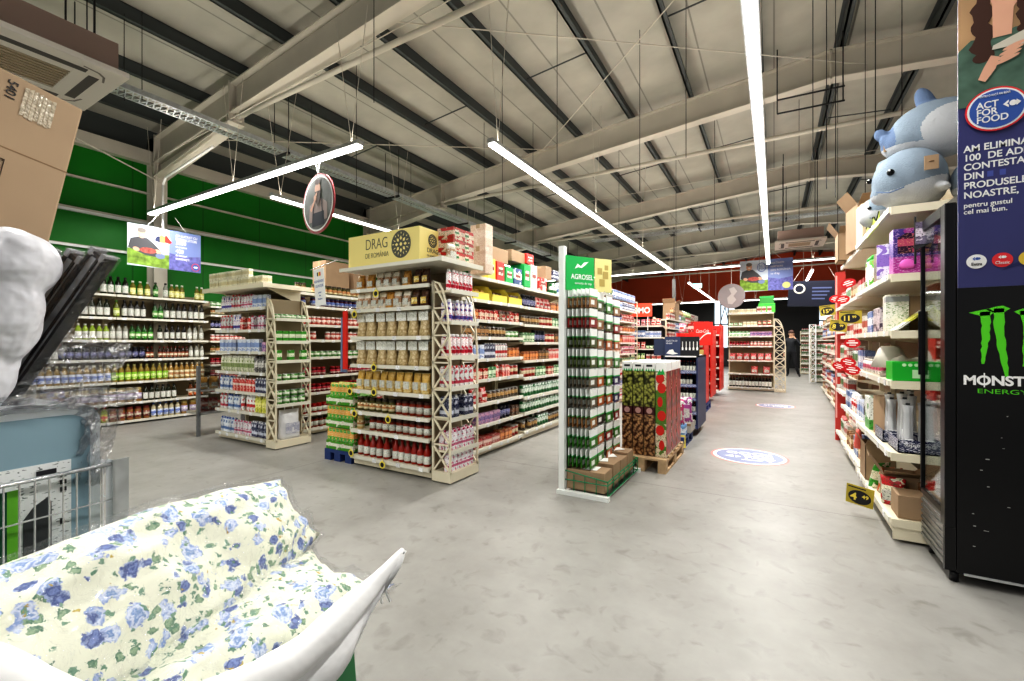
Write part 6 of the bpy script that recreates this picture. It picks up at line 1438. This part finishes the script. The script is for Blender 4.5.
b=MB(); b.cyl((-.022,-.110,1.585),(.022,-.110,1.585),.006,8); b.build('mouth',mat('lips',(.35,.12,.10),.5),t)
b=MB()
for s_ in (-1,1): b.cyl((.092*s_,-.01,1.65),(.104*s_,-.01,1.65),.025,10)
b.build('ears',skin,t)

# ================================================================== FOREGROUND
TH=math.radians(30.49); cT,sT=math.cos(TH),math.sin(TH)
def V(r,f,z): return (r*cT-f*sT, r*sT+f*cT, z)
def floral():
    m=bpy.data.materials.new('floral_cotton'); m.use_nodes=True; nt=m.node_tree; N=nt.nodes; L=nt.links; b=N['Principled BSDF']; b.inputs['Roughness'].default_value=.75
    tc=N.new('ShaderNodeTexCoord')
    nz=N.new('ShaderNodeTexNoise'); nz.inputs['Scale'].default_value=22; nz.inputs['Detail'].default_value=7; nz.inputs['Roughness'].default_value=.72; L.new(tc.outputs['Object'],nz.inputs['Vector'])
    sub=N.new('ShaderNodeVectorMath'); sub.operation='MULTIPLY_ADD'; sub.inputs[1].default_value=(.055,.055,.055); L.new(nz.outputs['Color'],sub.inputs[0]); L.new(tc.outputs['Object'],sub.inputs[2])
    def layer(prev,scale,thr,cols,seed,amount=1.):
        mp=N.new('ShaderNodeMapping'); mp.inputs['Location'].default_value=(seed,seed*.7,seed*1.3); L.new(sub.outputs[0],mp.inputs[0])
        v=N.new('ShaderNodeTexVoronoi'); v.inputs['Scale'].default_value=scale; L.new(mp.outputs[0],v.inputs['Vector'])
        sx=N.new('ShaderNodeSeparateColor'); L.new(v.outputs['Color'],sx.inputs[0])
        rp=N.new('ShaderNodeValToRGB'); rp.color_ramp.interpolation='LINEAR'; e=rp.color_ramp.elements; e[0].color=(*cols[0],1); e[0].position=0; e[1].color=(*cols[-1],1); e[1].position=1
        for i,c_ in enumerate(cols[1:-1]): q=e.new((i+1)/(len(cols)-1)); q.color=(*c_,1)
        dv=N.new('ShaderNodeMath'); dv.operation='DIVIDE'; dv.inputs[1].default_value=thr; L.new(v.outputs['Distance'],dv.inputs[0])
        wv=N.new('ShaderNodeMath'); wv.operation='ADD'; L.new(dv.outputs[0],wv.inputs[0]); 
        n3=N.new('ShaderNodeTexNoise'); n3.inputs['Scale'].default_value=95; L.new(tc.outputs['Object'],n3.inputs['Vector']); s3=N.new('ShaderNodeMath'); s3.operation='MULTIPLY_ADD'; s3.inputs[1].default_value=1.4; s3.inputs[2].default_value=-.7; L.new(n3.outputs['Fac'],s3.inputs[0]); L.new(s3.outputs[0],wv.inputs[1])
        L.new(wv.outputs[0],rp.inputs[0])
        lt=N.new('ShaderNodeMath'); lt.operation='LESS_THAN'; lt.inputs[1].default_value=thr; L.new(v.outputs['Distance'],lt.inputs[0])
        g=N.new('ShaderNodeMath'); g.operation='LESS_THAN'; g.inputs[1].default_value=amount; L.new(sx.outputs[0],g.inputs[0])
        ml=N.new('ShaderNodeMath'); ml.operation='MULTIPLY'; L.new(lt.outputs[0],ml.inputs[0]); L.new(g.outputs[0],ml.inputs[1])
        mx=N.new('ShaderNodeMix'); mx.data_type='RGBA'; L.new(ml.outputs[0],mx.inputs[0]); 
        if isinstance(prev,tuple): mx.inputs[6].default_value=(*prev,1)
        else: L.new(prev,mx.inputs[6])
        L.new(rp.outputs[0],mx.inputs[7]); return mx.outputs[2]
    cream_=rgb(238,238,220)
    o=layer(cream_,44,.34,[rgb(120,150,130),rgb(170,190,160),rgb(90,130,110)],3.1,.6)
    o=layer(o,24,.40,[rgb(210,220,238),rgb(120,150,200),rgb(228,232,244),rgb(150,170,215)],7.7,.6)
    o=layer(o,27,.36,[rgb(92,108,160),rgb(140,156,205),rgb(84,98,150),rgb(175,188,222)],1.4,.42)
    o=layer(o,56,.30,[rgb(90,135,112),rgb(140,170,148),rgb(100,142,118)],5.2,.42)
    o=layer(o,60,.22,[rgb(214,200,110),rgb(180,150,80)],9.2,.14)
    L.new(o,b.inputs['Base Color']); return m
flm=floral()
def cushion(name,label,c,a,b_,la,lb,th,mats,pl=None,wr=.012,seed=0,corner=.10,taper=0):
    a=Vector(a).normalized(); b_=Vector(b_); b_=(b_-a*b_.dot(a)).normalized(); n=a.cross(b_).normalized()
    t=thing(name,label,'pillow',V(*c),(0,0,TH))
    def mk(off,nm,m,wrk,tip=0):
        tp=taper
        MBx=MB(); N_=34; M_=22; grid={}
        for s_ in (1,-1):
            for i in range(N_+1):
                for j in range(M_+1):
                    u=-1+2*i/N_; v=-1+2*j/M_
                    if s_==-1 and (i in(0,N_) or j in (0,M_)): grid[(s_,i,j)]=grid[(1,i,j)]; continue
                    pu=1-abs(u)**3.2; pv=1-abs(v)**2.6; tt=(max(0,pu)**.55)*(max(0,pv)**.6)
                    cu=1+corner*(abs(u)*abs(v))**2; 
                    x=u*(la+off)*cu*(1-.05*(1-abs(v))*abs(u)**4); y=v*(lb+off)*cu*(1-tp*max(0,u)**1.5)
                    w=noise.noise(Vector((u*3+seed,v*3,s_*2.)))*wrk+noise.noise(Vector((u*9+seed,v*5,s_)))*wrk*.5
                    pos=a*x+b_*y+n*(s_*(th*tt+off*.8*min(1,tt*3))+w*min(1,tt*2))
                    if tip and u>.9: pos+=Vector((0,0,noise.noise(Vector((v*4,seed,0)))*.03))
                    grid[(s_,i,j)]=MBx.bm.verts.new(pos)
            for i in range(N_):
                for j in range(M_):
                    q=[grid[(s_,i,j)],grid[(s_,i+1,j)],grid[(s_,i+1,j+1)],grid[(s_,i,j+1)]]
                    if len(set(q))==4:
                        try: f=MBx.bm.faces.new(q if s_==1 else q[::-1]); f.smooth=True
                        except ValueError: pass
        return MBx.build(nm,m,t)
    mk(0,'cushion_body',mats[0],wr)
    if pl: mk(.012,'plastic_wrap',mats[1],wr*1.3,1)
    return t
film=glass('pillow_film',(.98,.985,.99),.01,.2,30,.22)
cushion('floral_pillow','large blue floral pillow in clear plastic, upper of the two',(-.675,.83,.835),(.19,.96,.02),(.66,0,-.75),.40,.155,.088,[flm,film],True,.024,2.,.06,.42)
cushion('floral_pillow','smaller blue floral pillow lying under the large one',(-.555,.775,.735),(.42,.88,.04),(.84,-.40,-.10),.33,.125,.058,[flm,film],True,.018,9.)
# white duvet cloth rim
clo=mat('white_cloth',(.80,.80,.80),.85,bump=.15,bscale=25)
def loft(name,rings,m,parent,closed=True,smooth=True,caps=True):
    b=MB(); R=[[b.bm.verts.new(p) for p in r_] for r_ in rings]
    for A,B in zip(R,R[1:]):
        n=len(A)
        for i in range(n if closed else n-1):
            f=b.bm.faces.new((A[i],A[(i+1)%n],B[(i+1)%n],B[i])); f.smooth=smooth
    if caps and closed: b.bm.faces.new(R[0][::-1]); b.bm.faces.new(R[-1])
    return b.build(name,m,parent)
def spline(P,n):
    out=[]
    for k in range(n):
        t_=k/(n-1)*(len(P)-1); i=min(int(t_),len(P)-2); u=t_-i
        p0=Vector(P[max(i-1,0)]);p1=Vector(P[i]);p2=Vector(P[i+1]);p3=Vector(P[min(i+2,len(P)-1)])
        out.append(.5*((2*p1)+(p2-p0)*u+(2*p0-5*p1+4*p2-p3)*u*u+(3*p1-p0-3*p2+p3)*u**3))
    return out
t=thing('white_duvet','white rolled duvet cloth edging the bin around the pillows','duvet',(0,0,0),(0,0,TH)); t.location=V(-.45,.7,.75)
def loc_(p): return (p[0]+.45,p[1]-.7,p[2]-.75)
path=spline([(-.245,1.0,.835),(-.30,.90,.79),(-.36,.77,.765),(-.42,.68,.765),(-.475,.60,.79),(-.53,.54,.84),(-.61,.50,.925),(-.76,.48,.975)],40)
rings=[]
for k,p in enumerate(path):
    p=Vector(loc_(p)); q=Vector(loc_(path[min(k+1,39)])); pr=Vector(loc_(path[max(k-1,0)])); d=(q-pr).normalized(); x=d.cross(Vector((0,0,1))).normalized(); y=x.cross(d)
    r_=.006+.024*min(1,k/9)+.004*(k/39)
    rings.append([p+(x*math.cos(a)*r_+y*math.sin(a)*r_)*(1+.22*noise.noise(Vector((a*1.0,k*.23,1)))) for a in [2*PI*i/14 for i in range(14)]])
loft('rolled_edge',rings,clo,t)
# outer skirt
rings=[]
for k,p in enumerate(path):
    p=Vector(loc_(p)); drop=.055+.02*math.sin(k*.13); drop*=min(1,k/8); out=Vector((.03,-.01,0))
    rings.append([p+Vector((.01,-.005,.0)),p+out*.8*min(1,k/6)+Vector((0,0,-drop*.4))+Vector((.012*math.sin(k*.9),0,0)),p+out*.9*min(1,k/6)+Vector((0,-.02,-drop*.8))+Vector((.01*math.sin(k*.7+1),0,0)),p+Vector((-.02,-.02,-drop-.004))])
loft('hanging_skirt',rings,clo,t,closed=False)
b=MB(); b.tube([loc_((-.285,.955,.80)),loc_((-.27,.95,.77)),loc_((-.262,.955,.745))],.0025,6); b.tube([loc_((-.285,.955,.80)),loc_((-.28,.94,.775)),loc_((-.275,.94,.75))],.0025,6); b.build('tie_string',clo,t)
# green bulk sack
t=thing('green_sack','dark green woven bulk sack holding the pillows and duvet','bulk bag',V(-.65,.72,0),(0,0,TH))
gm=mat('green_tarp',(.015,.16,.05),.4,bump=.5,bscale=9)
zs=[0,.2,.45,.66,.735]; rings=[]
base=[(.33,.22),(.10,-.32),(-.40,-.28),(-.30,.28)]
for z in zs:
    rr_=[]
    for i in range(4):
        A,B=base[i],base[(i+1)%4]
        for k in range(6):
            u=k/6; x=A[0]+(B[0]-A[0])*u; y=A[1]+(B[1]-A[1])*u; w=.014*noise.noise(Vector((x*9,y*9,z*6)))+(.0 if z<.7 else .006); s_=.93+.07*math.sin(PI*min(1,z/.8))
            rr_.append((x*s_+w,y*s_+w,z+(.015*math.sin(3*u*PI) if z>.7 else 0)))
    rings.append(rr_)
loft('woven_side',rings,gm,t,caps=False)
b=MB(); b.poly([(x*.93,y*.93,.01) for x,y in base]); b.build('sack_bottom',gm,t)
b=MB(); b.tube([rings[-1][i] for i in range(24)]+[rings[-1][0]],.006,6); b.build('hem',gm,t)
# filler duvet under pillows inside sack (white)
me=remesh([((-.05,0,.0),(.28,.26,.12)),((.08,.1,.02),(.18,.14,.10)),((-.15,-.12,.03),(.2,.16,.1))],.02,3,noise_amp=.02,noise_s=8,mats=[clo])
t=thing('folded_duvet','folded white duvet filling the sack below the pillows','duvet',V(-.66,.72,.62),(0,0,TH)); link('duvet_body',me,t)

# ---- wire stock cart
PHI=TH+math.atan2(.917,.4); O=(-1.19,1.33)
t=thing('wire_cart','chrome wire stock cart holding the blue appliance carton','cart',V(O[0],O[1],0),(0,0,PHI))
b=MB()
zt,zb=.94,.36; Lc,Wc=1.05,.62
for y in (0,Wc):
    n=36
    for i in range(n+1): b.cyl((-i*.0285,y,zb),(-i*.0285,y,zt),.0022,5)
    for z in [zt-.0,zt-.105,zt-.21,zt-.315,zt-.42,zb]: b.cyl((-Lc,y,z),(0,y,z),.0028,5)
for x in (0,-Lc):
    for i in range(22): b.cyl((x,i*.0285,zb),(x,i*.0285,zt),.0022,5)
    for z in [zt-.0,zt-.105,zt-.21,zt-.315,zt-.42,zb]: b.cyl((x,0,z),(x,Wc,z),.0028,5)
b.build('wire_basket',wire,t)
b=MB(); b.tube([(0,0,zt),(-Lc,0,zt),(-Lc,Wc,zt),(0,Wc,zt),(0,0,zt)],.006,8); b.build('top_rail',wire,t)
for x,y in ((.0,.0),(-Lc,0),(-Lc,Wc),(0,Wc)):
    b=MB(); sx_=1 if x==0 else -1; b.box((x-.004,y-.008,.12),(x+.03*sx_+.004*sx_,y-.004,zt+.012)) if sx_>0 else b.box((x-.034,y-.008,.12),(x+.004,y-.004,zt+.012)); b.box((x-.006,y-.008,.12),(x-.002,y+.03,zt+.012)); b.build('corner_post',galv,t)
b=MB(); b.box((-Lc,0,zb-.015),(0,Wc,zb)); b.build('bottom_panel',galv,t)
b=MB(); 
for z in (.13,): b.tube([(0,0,z),(-Lc,0,z),(-Lc,Wc,z),(0,Wc,z),(0,0,z)],.012,8)
b.build('base_frame',galv,t)
for x,y in ((-.05,.03),(-Lc+.05,.03),(-Lc+.05,Wc-.03),(-.05,Wc-.03)):
    b=MB(); b.cyl((x,y-.015,.05),(x,y+.015,.05),.05,14); b.box((x-.012,y-.022,.05),(x+.012,y-.018,.13)); b.build('castor',black,t)
# blue appliance carton
t=thing('appliance_carton','pale blue carton with white border and printed panel, inside the wire cart','box',V(O[0],O[1],.362),(0,0,PHI))
def rrect(x0,x1,z0,z1,r,n=6):
    pts=[(x0,z0),(x1,z0)]
    pts+=[(x1-r+r*math.cos(PI/2*i/n),z1-r+r*math.sin(PI/2*i/n)) for i in range(n+1)]
    pts+=[(x0,z1)]; return pts
H_=.765
b=MB(); b.prism(rrect(-.95,-.02,0,H_,.055),.03,.36,'y'); b.build('carton_body',mat('carton_white',(.80,.83,.85),.4),t)
b=MB(); b.prism(rrect(-.93,-.045,0.0,H_-.03,.05),.026,.03,'y'); b.build('blue_panel',mat('pale_blue',(.29,.41,.48),.45),t)
b=MB(); b.box((-.95,.0235,.0),(-.088,.026,H_-.155)); b.build('white_panel',P4('spec',(226,228,228),(214,218,218),(120,125,125),scale=6,patch=.9,inkamt=.7),t)
b=MB(); b.box((-.95,.021,0),(-.215,.0234,H_-.21)); b.build('dark_green_print',mat('dgp',(.01,.09,.045),.5),t)
b=MB(); b.box((-.215,.021,0),(-.195,.0234,H_-.21)); b.build('lime_print',mat('lgp',(.18,.52,.05),.5),t)
b=MB(); b.prism([(-.185,0),(-.13,0),(-.13,.50),(-.135,.52),(-.165,.50),(-.185,.47)],.021,.0234,'y'); b.build('grey_appliance_print',mat('dgr',(.06,.065,.07),.5),t)
b=MB(); b.box((-.16,.021,H_-.185),(-.12,.0234,H_-.172)); 
for i in range(3):
    for j in range(2): b.box((-.112+j*.008,.021,H_-.20-i*.02),(-.107+j*.008,.0234,H_-.188-i*.02))
b.box((-.112,.021,H_-.33),(-.103,.0234,H_-.315)); b.build('black_marks',ink,t)
text('greenbox',.03,white,t,(-.25,.0205,.30),(PI/2,-PI/2,0)) if False else None
# leaning tall carton
t=thing('tall_carton','tall brown carton leaning on top of the blue one, numbered 5401','box',V(O[0]+.4*-.16-.917*.2,O[1]+.917*-.16+.4*.2,1.105)); 
t.rotation_euler=(Matrix.Rotation(PHI,3,'Z')@Matrix.Rotation(math.radians(10.4),3,'Y')).to_euler()
b=MB(); b.box((-.46,0,0),(0,.30,.955),.006); b.build('carton_body',mat('kraft_light',(.50,.37,.25),.75,vary=.05,bscale=10),t)
b=MB(); b.box((-.462,-.0015,.83-.02),(.0,-.0,.834-.02)) if False else b.box((-.46,-.001,.735),(0,0,.738)); b.build('fold_crease',kraftd,t)
b=MB()
for i in range(7):
    x=-.13+.010*i; b.poly([(x,-.002,.845+.004*math.sin(i*3)),(x+.009,-.002,.845+.004*math.cos(i*2)),(x+.009,-.002,.935+.004*math.sin(i)),(x,-.002,.932)])
b.build('packing_tape',mat('tape_gloss',(.62,.54,.42),.12,bump=.6,bscale=60),t)
text('5401',.03,ink,t,(-.165,-.002,.935),(PI/2,PI/2,0))
b=MB()
def ln(p,q): b.bar((p[0],-.0015,p[1]),(q[0],-.0015,q[1]),.001,.004,(0,1,0))
P_=[(-.19,.60),(-.15,.60),(-.15,.68),(-.19,.68)]
for i in range(4): ln(P_[i],P_[(i+1)%4])
for i in range(4): ln((P_[i][0]+.018,P_[i][1]+.022),(P_[(i+1)%4][0]+.018,P_[(i+1)%4][1]+.022))
for i in range(4): ln(P_[i],(P_[i][0]+.018,P_[i][1]+.022))
b.build('package_icon',mat('icon',(.10,.07,.05),.6),t)
# white plastic bag hanging over
me=remesh([((0.006,0.000,0.275),(0.062, 0.085, 0.085),(0, 0.2, 0)),((-0.077,-0.030,0.225),(0.045, 0.06, 0.15),(0, 0.25, 0)),((0.020,-0.020,0.335),(0.055, 0.05, 0.026),(0, 0.45, 0)),((-0.040,0.010,0.340),(0.04, 0.05, 0.035),(0, -0.3, 0)),((-0.037,-0.010,0.135),(0.07, 0.085, 0.14),(0, 0.35, 0)),((-0.115,-0.020,0.005),(0.09, 0.09, 0.13),(0, 0.3, 0)),((-0.175,-0.020,0.165),(0.09, 0.09, 0.2),(0, 0.2, 0))],.008,2,noise_amp=.008,noise_s=10,mats=[mat('bag_white',(.72,.72,.76),.35,bump=1.,bscale=13)])
t=thing('white_bag','crumpled white plastic bag bundle before the tall brown carton','bag',V(-1.235,1.12,1.225),(0,0,TH)); link('bag_body',me,t); t.scale=(.92,.92,.98)
b=MB(); b.tube([(-.075,-.04,.36),(-.07,-.05,.385),(-.05,-.03,.375)],.006,6); b.build('tied_knot',MC['bag_white'],t)
rfilm=glass('rack_film',(.95,.95,.96),.02,.08,30,.3)
# folded black racks in film
for i,(dx,dz,w) in enumerate(((0,0,'front'),(-.065,-.005,'middle'),(-.13,.0,'rear'))):
    t=thing('folded_rack','folded black metal rack wrapped in film, %s one of three'%w,'rack',V(-1.40+dx,1.22,1.12+dz))
    t.rotation_euler=(Matrix.Rotation(TH,3,'Z')@Matrix.Rotation(math.radians(35),3,'Y')).to_euler()
    b=MB(); b.box((-.052,0,0),(-.044,.035,.50)); b.box((-.008,0,0),(0,.035,.50)); b.box((-.052,0,.485),(0,.035,.50)); b.box((-.052,0,0),(0,.035,.015)); b.build('frame',dark,t)
    b=MB(); b.box((-.044,.006,.015),(-.008,.012,.485)); b.build('film_glare_face',mat('rack_film_glare',(.42,.43,.44),.3,vary=.5,bscale=50),t)  # grey tone paints the glare of the film over the rack
    b=MB(); b.box((-.0245,.002,.015),(-.0185,.034,.485)); b.build('centre_rib',black,t)
    b=MB(); b.box((-.057,-.005,-.01),(.005,.04,.512),.004); b.build('plastic_wrap',rfilm,t)
    for x_ in (-.046,-.010): b=MB(); b.box((x_-.007,-.003,.485),(x_+.007,.038,.508),.003); b.build('end_cap',mat('endcap',(.40,.41,.42),.3),t)
# loose plastic sheeting
milky=glass('milky_film',(.80,.81,.83),.22,.25,18,.4)
def sheet(name,lab,c,w,h,rot,seed,amp=.04):
    b=MB(); N_=26; g={}
    for i in range(N_+1):
        for j in range(N_+1):
            u,v=i/N_-.5,j/N_-.5; q=Vector((u*4+seed,v*4,seed)); z=amp*(noise.noise(q)+.6*noise.noise(q*2.6)+.35*noise.noise(q*6)); g[i,j]=b.bm.verts.new((u*w+.3*z,z,v*h+.2*z))
    for i in range(N_):
        for j in range(N_): b.bm.faces.new((g[i,j],g[i+1,j],g[i+1,j+1],g[i,j+1]))
    o=b.build(name,milky,None,V(*c),rot); return tag(o,lab,'plastic')
sheet('plastic_sheet','crumpled clear plastic film spilling below the black racks',(-1.31,1.27,1.19),.26,.30,(0,.3,TH+.5),3.1,.07)
sheet('plastic_sheet','clear plastic film draped over the top of the blue carton',(-1.27,1.16,1.14),.50,.05,(.2,0,PHI),8.2,.03)
sheet('plastic_sheet','clear plastic film wrapped round the right end of blue carton',(-1.215,1.30,1.0),.07,.22,(0,.2,PHI-.5),5.2,.03)

# ================================================================== LIGHT AND CAMERA
w=bpy.data.worlds.new('w'); sc.world=w; w.use_nodes=True; w.node_tree.nodes['Background'].inputs[0].default_value=(1,.985,.96,1); w.node_tree.nodes['Background'].inputs[1].default_value=.42
cam=bpy.data.cameras.new('camera'); co=bpy.data.objects.new('camera',cam); C.objects.link(co); sc.camera=co
co.location=(0,0,1.3); co.rotation_euler=(PI/2,0,TH); cam.lens=445/1024*36; cam.sensor_width=36; cam.shift_y=2.5/1024; cam.clip_start=.02
sc.view_settings.view_transform='Standard'; sc.view_settings.look='High Contrast'; sc.view_settings.exposure=-0.2
# ================================================================== REPEATS: drop what no view shows, gather the smallest beyond 300 of a kind
bpy.data.scenes.remove(TS)
bpy.context.view_layer.update()
EYES=[Vector((0,0,1.3))]
kinds={}
for o,p,ix in MOV:
    if True:
        dist=(o.matrix_world.translation-EYES[0]).length
        kinds.setdefault(p['name'],[]).append((p['h']*p['w']*o.scale[0]**2/dist**2,o,p))
for nm,lst in kinds.items():
    lst.sort(key=lambda a:-a[0])
    rest=lst[295:]
    if not rest: continue
    bm=bmesh.new(); mats=[]
    for _,o,p in rest:
        me=merged(p).copy(); me.transform(o.matrix_world)
        idx=[]
        for m in me.materials:
            if m not in mats: mats.append(m)
            idx.append(mats.index(m))
        k=len(bm.faces); bm.from_mesh(me); bm.faces.ensure_lookup_table()
        for f in bm.faces[k:]: f.material_index=idx[f.material_index]
        bpy.data.meshes.remove(me)
        for c in list(o.children): bpy.data.objects.remove(c)
        bpy.data.objects.remove(o)
    me=bpy.data.meshes.new(nm); bm.to_mesh(me); bm.free()
    for m in mats: me.materials.append(m)
    so=link(nm,me); tag(so,'the many small distant %s on the far shelves'%(nm.replace('_',' ')+('es' if nm.endswith('x') else 's')),PR and rest[0][2]['cat'],None,'stuff')
